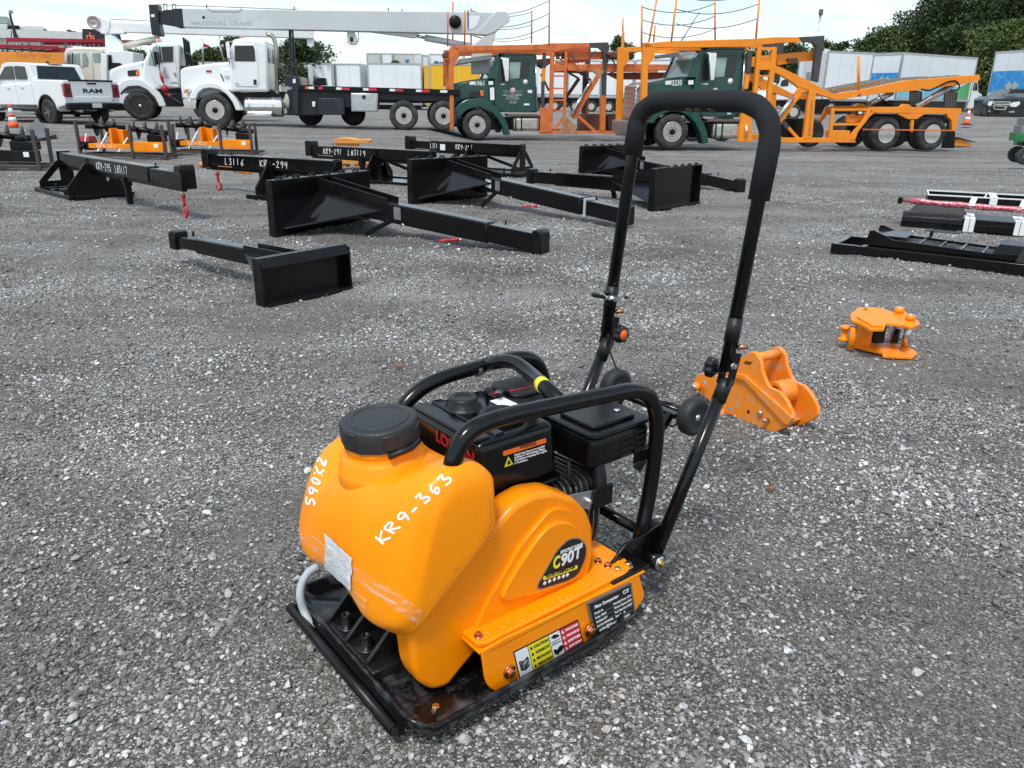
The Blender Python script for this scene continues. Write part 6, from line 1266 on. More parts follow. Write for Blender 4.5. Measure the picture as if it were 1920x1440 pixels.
# --- white pickup
def pickup():
    F=Fr(G(95,233,.06),-31); T=thing('pickup_truck','white crew cab pickup with RAM on its tailgate, parked at the left','pickup',F); W=1.95
    rw=.0; wb=3.6; R=.41
    # profile along X: rear is +X.  Rear axle at x=0
    tail=1.12; front=-wb-1.0
    def prof(pts,y0,y1,nm,m,bev=.03,par=None,seg=2,taper=None): mb=MB(); mb.prism(pts,y0,y1); return mb.build(nm,m,par or T,bevel=bev,seg=seg)
    arch=lambda cx,r:[(cx+r*math.cos(math.radians(a)),.40+r*math.sin(math.radians(a))) for a in range(180,-1,-20)]
    body=[(tail-.02,.62),(tail,1.40),(-.62,1.42),(-.66,1.30),(-3.0,1.24),(-3.55,1.22),(front+.15,1.15),(front,.95),(front,.55)]+[(-wb-.56,.5)]+arch(-wb,.5)[0:]+[(-wb+.6,.45),(-.6,.45)]+arch(0,.52)+[(.62,.55)]
    prof(body,0,W,'body',WHITEP,bev=.05,seg=3)
    cabp=[(-.60,1.38),(-.64,1.40),(-.80,1.90),(-.98,1.95),(-2.1,1.97),(-2.45,1.92),(-3.15,1.30),(-3.2,1.2),(-.6,1.2)]
    mb=MB(); mb.prism(cabp,.06,W-.06); cabo=mb.build('cab',WHITEP,T,bevel=.09,seg=4)
    for y in (.045,W-.045):
        s=-1 if y<1 else 1
        for p in ([(-.98,1.42),(-1.03,1.83),(-1.68,1.85),(-1.70,1.42)],[(-1.78,1.42),(-1.76,1.85),(-2.25,1.83),(-2.86,1.42)]):
            mb=MB(); mb.prism(rounded(p,.06,3),y-.012,y+.012); mb.build('side_window',GLASS,T,bevel=.004)
        mb=MB(); mb.prism([(-.55,.42),(-.60,.62),(-wb+.62,.60),(-wb+.6,.42)],y-.045 if s<0 else y+.03,y-.03 if s<0 else y+.045); mb.build('lower_cladding',BLACKS,T)
        mb=MB(); mb.bar((-.7,y+.0+s*.08,.36),(-2.9,y+s*.08,.36),.14,.05); mb.build('side_step',ALU,T,bevel=.01)
        for cx in (0,-wb):
            mb=MB(); o=[(cx+.56*math.cos(math.radians(a)),.40+.56*math.sin(math.radians(a))) for a in range(0,181,15)]; i=[(cx+.49*math.cos(math.radians(a)),.40+.49*math.sin(math.radians(a))) for a in range(180,-1,-15)]; mb.prism(o+i,y-.065 if s<0 else y-.02,y+.02 if s<0 else y+.065); mb.build('fender_flare',BLACKS,T,bevel=.01)
        for cx in (0,-wb): wheel(T,cx,-.0 if s<0 else W,R,.28,'spoke',side=s)
        mb=MB(); mb.bar((-1.2,y-.06*1 if s<0 else y+.06,1.16),(-1.38,y-.06 if s<0 else y+.06,1.16),.03,.035); mb.bar((-2.1,y-.06 if s<0 else y+.06,1.14),(-2.28,y-.06 if s<0 else y+.06,1.14),.03,.035); mb.build('door_handle',CHROME,T)
        for x in (-.72,-1.74): mb=MB(); mb.box(x,x+.008,y-.048 if s<0 else y+.044,y-.044 if s<0 else y+.048,.62,1.40); mb.build('door_seam',GREYL,T)
    # rear window
    mb=MB(); q=[(-.655,.22,1.45),(-.655,W-.22,1.45),(-.795,W-.32,1.86),(-.795,.32,1.86)]; mb.add([(x+.02,y,z) for x,y,z in q]+[(x,y,z) for x,y,z in q],[(0,1,2,3),(7,6,5,4),(0,4,5,1),(1,5,6,2),(2,6,7,3),(3,7,4,0)]); mb.build('rear_window',GLASS,T)
    mb=MB(); mb.box(-.83,-.80,W/2-.25,W/2+.25,1.895,1.94); mb.build('brake_light_housing',ALU,T); mb=MB(); mb.box(-.81,-.79,W/2-.14,W/2+.14,1.905,1.935); mb.build('brake_light',REDLENS,T)
    # bed: black slab in place of its dark inside
    mb=MB(); mb.box(-.55,tail-.1,.12,W-.12,1.36,1.435); mb.build('bed_dark_slab',BLACKS,T,bevel=.01)
    # tailgate, lamps, bumper
    mb=MB(); mb.box(tail-.01,tail+.03,.26,W-.26,.68,1.38); tg=mb.build('tailgate',WHITEP,T,bevel=.02,seg=3)
    mb=MB(); mb.box(tail+.028,tail+.05,.34,W-.34,.72,.90); mb.build('tailgate_step',WHITEP,tg,bevel=.02)
    mb=MB(); mb.box(tail+.03,tail+.045,W/2-.16,W/2+.16,1.28,1.34); mb.build('tailgate_handle',BLACKL,tg,bevel=.008)
    mb=MB(); mb.box(tail-.03,tail+.05,.2,W-.2,1.375,1.42); mb.build('tailgate_cap',BLACKS,tg,bevel=.01)
    for y0 in (.0,W-.25): mb=MB(); mb.box(tail-.12,tail+.03,y0,y0+.25,.88,1.30); tl=mb.build('tail_light',REDLENS,T,bevel=.02); mb=MB(); mb.box(tail+.025,tail+.034,y0+.07,y0+.18,.98,1.18); mb.build('light_insert',mat('smoked_lens',(.05,.01,.012),.2),tl)
    me=text_mesh('RAM',.035); co=np.empty(len(me.vertices)*3); me.vertices.foreach_get('co',co); co=co.reshape(-1,3); x0,x1=co[:,0].min(),co[:,0].max()
    v=np.stack([tail+.032+co[:,2]/.012*.006,W/2-.34+(co[:,0]-x0)/(x1-x0)*.68,1.02+co[:,1]/.72*.13],1); me.vertices.foreach_set('co',v.ravel()); me.materials.clear(); me.materials.append(BLACKL); me.name='tailgate_lettering'; ob=bpy.data.objects.new('tailgate_lettering',me); COL.objects.link(ob); ob.parent=tg
    for y0,y1 in ((.30,.56),(W-.42,W-.28)): mb=MB(); mb.box(tail+.03,tail+.036,y0,y1,.78,.80); mb.build('small_badge',BLACKL,tg)
    mb=MB(); mb.box(tail-.05,tail+.16,-.02,W+.02,.48,.70); mb.build('rear_bumper',BLACKS,T,bevel=.05,seg=3)
    mb=MB(); mb.box(tail+.155,tail+.165,W/2-.17,W/2+.17,.55,.69); mb.build('licence_plate',mat('pale_plate',(.55,.6,.55),.5,var=.15,vscale=20),T)
    for y in (.42,W-.42): mb=MB(); mb.tube([(tail-.2,y,.46),(tail+.12,y,.45)],.055,12); mb.build('tailpipe',ALU,T)
    mb=MB(); mb.tube([(0,.2,.40),(0,W-.2,.40)],.06,10); mb.lathe((0,W/2-.12,.38),(0,1,0),[(.05,0),(.15,.06),(.15,.18),(.05,.24)],14); mb.box(-3.4,tail-.2,.45,.55,.40,.52); mb.box(-3.4,tail-.2,W-.55,W-.45,.40,.52); mb.box(-3,.6,.7,1.2,.30,.42); mb.build('underbody',BLACKS,T)
    mb=MB(); mb.tube([(-1.3,W/2,1.96),(-1.25,W/2,2.02),(-1.15,W/2,1.97)],.03,6); mb.build('roof_antenna',BLACKS,T)
    mb=MB(); mb.box(-2.95,-2.75,-.12,.0,1.28,1.42); mb.build('wing_mirror',BLACKS,T,bevel=.03)
pickup()
# --- car haulers with green cabs
def green_cab(T,F1,num,W=2.4):
    """trimmed from one tracing; both tractors are the same model"""
    F=F1; F.Z(*Z4); pp=pfun(T,F)
    pp('hood',[(112,1080),(110,860),(125,812),(165,788),(300,760),(440,742),(560,740),(560,1020),(480,1010),(340,940),(220,960),(160,1060)],.32,W-.32,GREEN,bev=.09,seg=3)
    pp('cab',[(540,1060),(545,740),(560,620),(590,540),(640,512),(940,512),(945,560),(945,1066)],.14,W-.14,GREEN,bev=.05,seg=3)
    mb=MB(); pts=F.poly([(485,738),(500,735),(572,560),(560,556)],.2); mb.prism(pts,.2,W-.2); mb.build('windshield',GLASSL,T)
    mb=MB(); pts=F.poly([(430,722),(520,730),(600,545),(575,520),(535,560)],.15); 
    pp('cab_nose',[(470,745),(560,745),(600,560),(575,520),(555,545)],.15,.20,GREEN,bev=0); pp('cab_nose',[(470,745),(560,745),(600,560),(575,520),(555,545)],W-.20,W-.15,GREEN,bev=0,at=.15)
    d=pp('door',rounded([(555,990),(560,720),(600,590),(640,548),(900,548),(905,1060),(640,1060)],14,2),.12,.15,GREEN,bev=.01)
    pp('window',rounded([(566,775),(568,690),(610,595),(660,566),(880,562),(866,742),(700,745),(610,782)],12,2),.108,.128,GLASS,par=d,bev=.005)
    pp('window_light',[(686,590),(790,588),(778,740),(684,748)],.104,.110,GLASSL,par=d,bev=0)
    f=[(148,1110),(155,1040),(200,985),(270,945),(360,932),(450,945),(520,985),(580,1040),(640,1120),(670,1190),(692,1275),(640,1282),(610,1190),(560,1110),(500,1055),(430,1022),(360,1018),(290,1040),(240,1080),(215,1118)]
    for a,b in ((.0,.42),(W-.42,W)): pp('fender',f,a,b,GREEN,bev=.03,at=0)
    pp('grille',[(88,815),(112,805),(116,1095),(92,1095)],.6,W-.6,CHROME,bev=.01)
    for k in range(7): pp('grille_bar',[(82,830+36*k),(92,828+36*k),(92,850+36*k),(82,852+36*k)],.65,W-.65,CHROME,bev=0)
    pp('bumper',[(58,1105),(150,1098),(160,1245),(110,1235),(60,1185)],.02,W-.02,mat('dull_bumper',(.4,.4,.4),.35,.8,dirt=.4,dirtcol=(.15,.12,.1)),bev=.02)
    pp('sun_visor',[(210,560),(500,520),(520,535),(520,560),(330,585),(190,605)],.1,W-.1,mat('weathered_visor',(.35,.34,.32),.45,.6,dirt=.4,dirtcol=(.15,.1,.07)),bev=.01) if num=='1961' else pp('sun_visor',[(370,545),(520,535),(540,560),(400,575)],.1,W-.1,GREYBOOM,bev=.01)
    v=pp('hood_vent',[(300,890),(330,865),(400,860),(405,915),(310,920)],.29,.325,BLACKL,bev=0); pp('marker_light',[(405,858),(438,855),(440,910),(410,912)],.28,.32,AMBER,bev=.01)
    text(num,F.P((362,812),.32),F.P((446,808),.32),.315,.15,T,WHITEL,bold=.02)
    for q in ([(305,775),(355,770),(357,802),(307,806)],[(484,770),(527,768),(529,802),(486,804)]): pp('sticker',q,.128 if q[0][0]>400 else .3,.135 if q[0][0]>400 else .32,WHITEL,bev=0)
    if num=='1961': pp('door_sticker',[(497,830),(538,828),(542,945),(502,948)],.128,.135,WHITEL,bev=0)
    else: pp('door_sticker',[(830,1010),(865,1008),(866,1042),(832,1044)],.112,.12,mat('blue_white_sticker',(.45,.6,.75),.5),bev=0)
    F.Z(*Z4); c=F.P((715,860),.118); mb=MB(); mb.lathe((c[0],.119,c[1]),(0,-1,0),[(.105,0),(.105,.004),(0,.005)],20); mb.build('door_roundel',mat('pink_white',(.7,.45,.42),.5,var=.3,vscale=25),d)
    for k in range(4): pp('door_stripe',[(610+8*k,856+8*k),(688,856+8*k),(688,859+8*k),(613+8*k,859+8*k)],.112,.12,GREYL,par=d,bev=0); pp('door_stripe',[(742,856+8*k),(822-8*k,856+8*k),(818-8*k,859+8*k),(742,859+8*k)],.112,.12,GREYL,par=d,bev=0)
    for s,a,b,h in (('JACK COOPER TRANSPORT',(620,908),(805,906),.05),('COMPANY, LLC',(655,924),(765,923),.045),('Kansas City, Missouri',(650,941),(775,940),.045),('US DOT 132112',(682,965),(748,964),.035),('ICC MC 143600',(682,980),(748,979),.035)): text(s,F.P(a,.118),F.P(b,.118),.118,h,d,WHITEL)
    pp('sticker',[(855,853),(900,853),(898,880),(857,880)],.11,.118,WHITEL,par=d,bev=0); pp('sticker',[(820,980),(872,980),(872,998),(820,998)],.11,.118,WHITEL,par=d,bev=0)
    c=F.P((835,776),.118); mb=MB(); mb.lathe((c[0],.119,c[1]),(0,-1,0),[(.08,0),(.08,.004),(0,.005)],16); mb.build('oval_sticker',WHITEL,d)
    for yy in (-.14,W+.14):
        m_=pp('mirror',[(612,560),(655,548),(678,552),(676,770),(640,772)],yy-.07,yy+.07,CHROME,bev=.02,at=-.14); 
        mb=MB(); A=F.P((600,552),-.14);B=F.P((745,545),-.14); mb.tube([(A[0],yy,A[1]),(B[0],.15 if yy<0 else W-.15,B[1])],.014,6); C=F.P((640,800),-.14); mb.tube([(C[0],yy,C[1]),(C[0]-.25,.15 if yy<0 else W-.15,C[1])],.014,6); mb.build('mirror_arm',CHROME,T)
    rod(F,(933,600),(945,1040),.06,.022,'grab_rail',CHROME,T)
    pp('step',[(660,1080),(970,1085),(965,1105),(668,1103)],.02,.6,mat('brown_step',(.12,.08,.07),.5),bev=.01)
    t=pp('fuel_tank',[(718,1108),(968,1108),(968,1240),(722,1240)],.05,.65,mat('stained_aluminium',(.6,.58,.52),.38,.9,var=.15,dirt=.4,dirtcol=(.3,.18,.05),dscale=2.5),bev=.1,seg=4)
    for u in (738,792): pp('tank_strap',[(u,1104),(u+12,1104),(u+12,1242),(u,1242)],.035,.64,BLACKS,par=t,bev=.0)
    pp('roof_beads',[(585,505),(940,508),(940,520),(580,520)],.2,W-.2,BLACKS,bev=0)
    pp('chassis',[(150,1120),(1000,1100),(1000,1230),(500,1230),(150,1200)],.6,W-.6,BLACKS,bev=0)
    F.Z(*Z4); c=F.P((378,1180),.02); wheel(T,c[0],.02,.52,.3,'alu'); wheel(T,c[0],W-.02,.52,.3,'alu',side=1)
FH1=Fr(G(893,263,-.33),10); FH2=Fr(G(1256,281,-.31),10)
H1=thing('car_hauler','faded orange car hauler with green cab number 1961','car hauler',FH1,group='car haulers with green cabs')
H2=thing('car_hauler','bright orange car hauler with green cab number 3230 and long rear trailer','car hauler',FH2,group='car haulers with green cabs')
green_cab(H1,FH1,'1961')
class FAlias(Fr):
    pass
def cab2():
    # same cab built in the first hauler's measured coordinates, hung on the second hauler
    green_cab(H2,FH1,'3230')
cab2()
def frame_member(F,T,pp,both=True,W=2.45):
    def m(nm,pts,mt,y=.0,t=.14,z=None,mirror=True,bev=.01):
        o=pp(nm,pts,y,y+t,mt,z=z,bev=bev)
        if mirror:
            c=bpy.data.objects.new(nm,o.data); COL.objects.link(c); c.parent=T; c.location=(0,W-2*y-t,0)
            for md in o.modifiers:
                k=c.modifiers.new(md.name,md.type); k.width=md.width;k.segments=md.segments;k.limit_method='ANGLE'
        return o
    return m
def q4(a,b,w):
    a=Vector(a);b=Vector(b);t=(b-a).normalized();n=Vector((-t.y,t.x))*w/2; return [tuple(a+n),tuple(b+n),tuple(b-n),tuple(a-n)]
def hauler1():
    F,T=FH1,H1; pp=pfun(T,F); m=frame_member(F,T,pp); F.Z(*Z4); O=RUSTOR;Y=-.06
    m('front_post',[(115,455),(157,450),(200,455),(205,545),(157,600),(155,1225),(118,1225)],O,Y,.16)
    m('front_post_inner',[(76,560),(108,560),(112,1110),(80,1105)],O,.25,.1,mirror=False)
    m('top_rail',[(108,438),(980,420),(1065,410),(1440,405),(1445,452),(1240,462),(1110,492),(985,472),(205,484)],O,Y,.14)
    m('second_rail',[(200,488),(985,462),(985,492),(660,500),(205,510)],O,.3,.1)
    m('rear_bend',[(1440,405),(1620,400),(1628,430),(1620,600),(1575,600),(1568,490),(1530,455),(1442,452)],DKFRAME,Y,.14)
    m('rear_post_upper',q4((1590,600),(1582,905),38),DKFRAME,Y,.13)
    m('rear_post_lower',[(1552,905),(1602,905),(1592,1250),(1540,1250)],O,Y,.15)
    m('upper_deck_rail',[(1110,470),(1440,455),(1440,492),(1110,505)],O,.2,.1); m('upper_deck_rail',[(1235,560),(1440,556),(1440,590),(1240,596)],O,.2,.1)
    for u in (1130,1180,1260,1330,1400): m('deck_bracket',[(u,500),(u+22,498),(u+30,560),(u-6,562)],RUSTDK if u%60 else O,.35,.06,mirror=False)
    for a_,b_ in (((1250,505),(1335,600)),((1500,480),(1410,600)),((1660,560),(1720,690)),((1120,520),(1200,590))): m('tie_strap',q4(a_,b_,12),DKFRAME,-.1,.03,mirror=False,bev=0)
    m('dark_beam',[(965,560),(1075,550),(1075,600),(1000,650),(960,620)],RUSTDK,.6,.4,mirror=False); m('far_deck_floor',[(1110,500),(1440,490),(1440,520),(1110,530)],RUSTDK,.8,.8,mirror=False)  # beam behind the cab is dark rusty steel
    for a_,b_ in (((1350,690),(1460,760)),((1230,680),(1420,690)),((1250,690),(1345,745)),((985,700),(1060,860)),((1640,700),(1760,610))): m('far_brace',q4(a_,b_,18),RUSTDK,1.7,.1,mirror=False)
    m('mid_rail',[(1230,492),(1570,488),(1570,562),(1240,570)],O,.1,.1,mirror=False)
    m('ladder_post',[(1076,500),(1112,500),(1090,1270),(1056,1270)],O,Y,.12,mirror=False); m('ladder_post',[(1210,495),(1232,495),(1215,1270),(1192,1270)],O,Y+.01,.12,mirror=False)
    m('ladder_plate',[(1105,605),(1215,605),(1225,668),(1195,675),(1110,678)],O,Y+.02,.08,mirror=False)
    for v in (712,830,940,1045): m('ladder_rung',[(1100,v),(1212,v),(1212,v+16),(1100,v+16)],O,Y+.03,.05,mirror=False,bev=0)
    m('sliding_sleeve',[(1000,495),(1030,495),(1032,640),(1000,640)],DKFRAME,Y-.02,.12,mirror=False); m('sliding_post',[(995,640),(1028,640),(1022,770),(992,770)],YELOR,Y,.1,mirror=False); m('slide_tube',[(988,770),(1018,770),(1015,1020),(985,1020)],DKFRAME,Y,.1,mirror=False)
    m('base_post',[(980,1020),(1062,1020),(1060,1270),(975,1270)],O,Y,.12,mirror=False)
    m('mid_deck_rail',[(1230,612),(1640,604),(2300,612),(2300,668),(1620,665),(1235,670)],O,.0,.14)
    m('deck_floor',[(1620,690),(2300,684),(2300,755),(1740,750)],mat('rust_red_deck',(.2,.035,.015),.65,var=.25,dirt=.3,dirtcol=(.07,.02,.012)),.25,.6,mirror=False)
    m('base_rail',[(962,1266),(1720,1266),(2300,1262),(2300,1235),(1720,1240),(962,1244)],O,Y,.14)
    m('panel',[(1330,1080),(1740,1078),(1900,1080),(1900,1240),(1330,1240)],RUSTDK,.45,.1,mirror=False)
    m('gusset_plate',[(1200,1060),(1228,1110),(1310,1195),(1322,1268),(1160,1268),(1190,1140)],mat('tan_rusty_plate',(.42,.22,.11),.6,dirt=.5,dirtcol=(.25,.08,.03),dscale=5),Y-.02,.06,mirror=False)
    m('diagonal',q4((1290,1120),(1535,705),42),O,Y,.1,mirror=False); rod(F,(1262,1100),(1372,900),-.1,.055,'ram_rod',CHROME,T); rod(F,(1372,900),(1455,765),-.1,.035,'ram_rod',CHROME,T); m('ram_body',q4((1385,930),(1470,770),34),DKFRAME,Y+.08,.08,mirror=False)
    m('top_gusset',[(1450,660),(1620,665),(1560,705),(1500,705)],mat('tan_rusty_plate',(.42,.22,.11)),Y,.06,mirror=False)
    m('lower_diagonal',q4((1330,1095),(1505,1255),30),O,Y+.02,.08,mirror=False); m('base_diagonal',q4((1110,1230),(1210,1080),24),O,Y+.05,.06,mirror=False)
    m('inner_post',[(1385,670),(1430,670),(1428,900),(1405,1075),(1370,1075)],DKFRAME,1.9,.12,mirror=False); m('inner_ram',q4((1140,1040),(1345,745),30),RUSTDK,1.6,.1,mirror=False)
    m('hose_bundle',[(1610,1080),(1700,1075),(1715,1180),(1690,1235),(1620,1230)],mat('oily_hoses',(.06,.03,.022),.5,var=.5,vscale=14,bump=.6,bscale=25),.2,.3,mirror=False)
    # posts with catenary cables on top
    TP_=[((98,110),(98,440),-.04),((147,15),(146,440),2.3),((262,100),(258,430),-.04),((318,80),(320,465),2.3),((895,98),(893,412),2.3),((1062,0),(1058,440),-.04),((1765,150),(1738,1160),-.04)]
    for a,b,y in TP_[:-1]: rod(F,a,b,y,.028,'top_post',O,T)
    c=m('yellow_post',[(1758,300),(1775,300),(1770,480),(1756,1160),(1718,1160),(1722,545),(1745,470)],YELOR,-.5,.1,mirror=False)
    m('winch_cluster',[(1600,500),(1680,485),(1745,470),(1870,455),(1875,500),(1800,540),(1700,560),(1640,545)],RUSTDK,-.2,.5,mirror=False,bev=.05); m('ladder_clutter',[(45,520),(80,478),(105,480),(108,545),(60,552)],RUSTDK,-.1,.3,mirror=False,bev=.04)
    rod(F,(1760,175),(1757,300),-.45,.028,'top_post',YELOR,T)
    def cat(a,b,ya,yb,sag):
        A=F.P(a,ya);B=F.P(b,yb); pts=[Vector((A[0]*(1-t)+B[0]*t,ya*(1-t)+yb*t,A[1]*(1-t)+B[1]*t-sag*4*t*(1-t))) for t in [i/14 for i in range(15)]]; mb=MB(); mb.tube(pts,.012,5); mb.build('guard_cable',BROWNST,T)
    for d_ in (0,122,235): cat((320,98+d_),(895,115+d_),2.3,2.3,.18); cat((320,103+d_*.98),(1062,5+d_),2.3,-.04,.26)
    # window of wheels under the hauler rear
    for x in (8.2,9.4): wheel(T,x,.1,.5,.28,'dish')
hauler1()
def hauler2():
    F,T=FH2,H2; pp=pfun(T,F); m=frame_member(F,T,pp); O=YELOR;Y=-.06
    F.Z(*Z5)
    m('front_post',[(305,365),(345,362),(400,400),(402,490),(345,562),(340,780),(318,1195),(275,1195),(290,780)],O,Y,.16)
    m('top_rail',[(310,372),(540,352),(1250,332),(1420,318),(1632,318),(1662,362),(1480,368),(1300,385),(1205,402),(640,408),(310,408)],O,Y,.14)
    m('second_rail',[(650,405),(1200,385),(1205,432),(980,440),(500,428)],O,.3,.1)
    m('rear_bend',[(1632,318),(1858,305),(1850,400),(1835,480),(1805,705),(1752,690),(1790,400),(1752,362),(1662,362)],DKFRAME,Y,.14)
    m('ladder_post',[(1285,402),(1320,405),(1282,812),(1245,812)],O,Y,.12,mirror=False); m('ladder_post',[(1412,400),(1450,405),(1440,560),(1395,905),(1362,880)],O,Y+.01,.12,mirror=False)
    m('ladder_plate',[(1275,528),(1435,530),(1430,600),(1395,600),(1300,600),(1268,602)],O,Y+.02,.08,mirror=False); m('ladder_top',[(1300,405),(1425,405),(1425,430),(1300,430)],O,Y+.02,.08,mirror=False)
    for v in (645,762): m('ladder_rung',[(1265,v),(1400,v),(1400,v+14),(1265,v+14)],O,Y+.03,.05,mirror=False,bev=0)
    m('sliding_sleeve',[(1200,450),(1240,450),(1225,632),(1188,630)],DKFRAME,Y-.02,.12,mirror=False); m('sliding_post',[(1182,632),(1222,635),(1200,765),(1165,760)],O,Y,.1,mirror=False)
    m('base_post',[(1150,945),(1220,945),(1245,1215),(1115,1215)],O,Y,.12,mirror=False); rod(F,(1188,1075),(1183,1165),-.1,.05,'post_pin',CHROME,T)
    m('upper_deck',[(1440,470),(1600,450),(1782,442),(1780,520),(1640,530),(1450,560)],O,.2,.1); m('deck_box',[(1540,500),(1630,498),(1630,530),(1545,532)],DKFRAME,.12,.1,mirror=False)
    F.Z(*Z5); p1=F.poly([(1435,562),(1500,585),(1700,682),(1920,800)],Y); F.Z(*Z6); p2=F.poly([(100,690),(335,800),(318,862),(240,835),(0,745)],Y); F.Z(*Z5); p3=F.poly([(1640,755),(1560,690),(1430,620)],Y)
    mb=MB(); mb.prism(p1+p2[1:4]+p3[:1]+p3[1:],Y,Y+.14); a=mb.build('sloping_arm',O,T,bevel=.01); c=bpy.data.objects.new('sloping_arm',a.data); COL.objects.link(c); c.parent=T; c.location=(0,2.43,0)
    F.Z(*Z6)
    m('ramp_rail',[(325,800),(570,762),(905,690),(1180,668),(1400,650),(1540,640),(1547,688),(1400,722),(1000,775),(700,800),(500,828),(318,860)],O,Y,.14)
    # perforated wheel tracks on the ramp
    A=F.P((330,800),.1);B=F.P((905,692),.1);C=F.P((1400,655),.1)
    for y0 in (.12,1.7):
        mb=MB(); 
        for (P,Q_) in ((A,B),(B,C)): mb.add([(P[0],y0,P[1]+.02),(Q_[0],y0,Q_[1]+.02),(Q_[0],y0+.55,Q_[1]+.02),(P[0],y0+.55,P[1]+.02),(P[0],y0,P[1]-.02),(Q_[0],y0,Q_[1]-.02),(Q_[0],y0+.55,Q_[1]-.02),(P[0],y0+.55,P[1]-.02)],[(0,1,2,3),(7,6,5,4),(0,4,5,1),(1,5,6,2),(2,6,7,3),(3,7,4,0)])
        tr=mb.build('wheel_track',mat('perforated_track',(.42,.40,.35),.5,.7,var=.4,vscale=30,dirt=.5,dirtcol=(.06,.05,.045),dscale=18),T)
        for k in range(26):
            t=k/26; P=Vector((A[0],0,A[1])).lerp(Vector((B[0],0,B[1])),t*2) if t<.5 else Vector((B[0],0,B[1])).lerp(Vector((C[0],0,C[1])),t*2-1)
            mb=MB(); mb.box(P.x,P.x+.03,y0,y0+.55,P.z+.02,P.z+.05); mb.build('track_bar',mat('perforated_track',(.42,.40,.35)),tr)
    m('bed_side',[(605,922),(870,915),(890,892),(935,895),(960,918),(1385,930),(1382,980),(600,965)],O,Y,.16)
    m('side_leg',[(598,925),(640,965),(600,1000),(500,1130),(470,1210),(420,1212),(440,1160),(510,1070),(560,1000)],O,Y,.12)
    m('cross_rail',[(285,930),(580,928),(580,948),(285,948)],O,Y+.02,.06,mirror=False,bev=0); m('cross_rail',[(280,1055),(512,1055),(508,1075),(280,1075)],O,Y+.03,.06,mirror=False,bev=0); m('rack_post',[(275,928),(300,928),(275,1190),(248,1190)],O,Y,.08,mirror=False)
    m('battery_tray',[(280,1120),(432,1120),(425,1190),(275,1190)],O,Y,.4,mirror=False); m('lamp_bracket',[(485,950),(548,950),(545,985),(488,988)],BLACKL,Y-.03,.1,mirror=False); c=m('work_lamp',[(500,958),(536,958),(534,978),(502,978)],mat('lamp_lens',(.75,.72,.6),.2,coat=.5),Y-.04,.02,mirror=False)
    m('panel',[(400,990),(580,960),(540,1060),(400,1050)],O,.1,.08,mirror=False)
    F.Z(*Z5); b1=F.poly([(1418,1190),(1440,1160),(1500,1180),(1920,1182)],Y); F.Z(*Z6); b2=F.poly([(300,1190),(470,1190),(480,1222),(0,1218)],Y); F.Z(*Z5); b3=F.poly([(1418,1222)],Y)
    mb=MB(); mb.prism([b1[0],b1[2],b1[3]]+b2[0:3]+b3,Y,Y+.14); mb.build('base_rail',O,T,bevel=.01); mb=MB(); mb.prism([b1[0],b1[2],b1[3]]+b2[0:3]+b3,2.3,2.44); mb.build('base_rail',O,T,bevel=.01)
    F.Z(*Z6); ps=m('slotted_post',[(80,770),(140,770),(105,1190),(30,1190)],O,Y-.01,.12)
    for k in range(16):
        p=F.P((92-k*1.6,870+k*19),Y-.012); mb=MB(); mb.box(p[0],p[0]+.09,Y-.014,Y-.009,p[1]-.018,p[1]); mb.build('adjusting_hole',RUSTDK,ps)
    F.Z(*Z5); m('diagonal',q4((1440,1095),(1655,785),36),O,Y,.1,mirror=False); rod(F,(1425,1050),(1585,830),-.1,.06,'ram_rod',CHROME,T); m('brace',q4((1500,1040),(1640,1195),26),O,Y+.02,.08,mirror=False); m('brace_sleeve',q4((1495,1035),(1545,1095),34),DKFRAME,Y-.01,.12,mirror=False)
    m('low_panel',[(1420,1015),(1700,1018),(1700,1180),(1500,1180),(1430,1100)],BLACKS,.5,.1,mirror=False); m('knee_plate',[(1415,1100),(1440,1080),(1500,1190),(1418,1222)],O,Y-.005,.05,mirror=False)
    m('knee_gusset',[(1640,740),(1740,770),(1690,790),(1600,800)],O,Y,.06,mirror=False)
    F.Z(*Z6)
    rod(F,(990,920),(1300,735),.1,.10,'ram_body',ALU,T); rod(F,(1300,735),(1430,672),.1,.06,'ram_rod',CHROME,T); rod(F,(600,890),(790,795),.3,.09,'ram_body',ALU,T); rod(F,(1060,880),(1250,770),.02,.018,'red_hose',REDD,T)
    A=F.P((1060,765),-.1); 
    hp_=[F.P(p,-.08) for p in ((1040,765),(1110,775),(1180,745),(1260,705),(1330,695),(1365,730),(1350,770),(1290,775))]; mb=MB(); mb.tube(spline2([Vector((x,-.08,z)) for x,z in hp_],4),.025,6); mb.build('hydraulic_hose',BLACKS,T)
    hp_=[F.P(p,-.02) for p in ((670,800),(700,850),(760,880),(830,905))]; mb=MB(); mb.tube(spline2([Vector((x,-.02,z)) for x,z in hp_],4),.02,6); mb.build('hydraulic_hose',BLACKS,T)
    for a,b,c,d in (((945,785),(985,768),(1050,785),(1045,905)),((1240,790),(1285,775),(1357,790),(1335,930))):
        pr=m('loading_plate',[a,(a[0]+15,a[1]-15),c,d,(a[0]-5,d[1])],mat('perforated_dark_plate',(.10,.085,.075),.6,.4,var=.3,vscale=30),.3,.05,mirror=False)
        for i in range(4):
            for j in range(6):
                u=a[0]+15+i*21; v=a[1]+18+j*19
                p=F.P((u,v),.29); mb=MB(); mb.lathe((p[0],.296,p[1]),(0,-1,0),[(.024,0),(0,.003)],8); mb.build('punched_hole',mat('see_through_grey',(.36,.36,.35),.7),pr)
    m('thin_guard_rail',[(540,1104),(1330,1114),(1330,1124),(540,1114)],RUSTOR,Y-.04,.04,mirror=False,bev=0)
    m('centre_hanger',[(955,1028),(978,1028),(970,1130),(948,1130)],O,Y-.02,.06,mirror=False,bev=0)
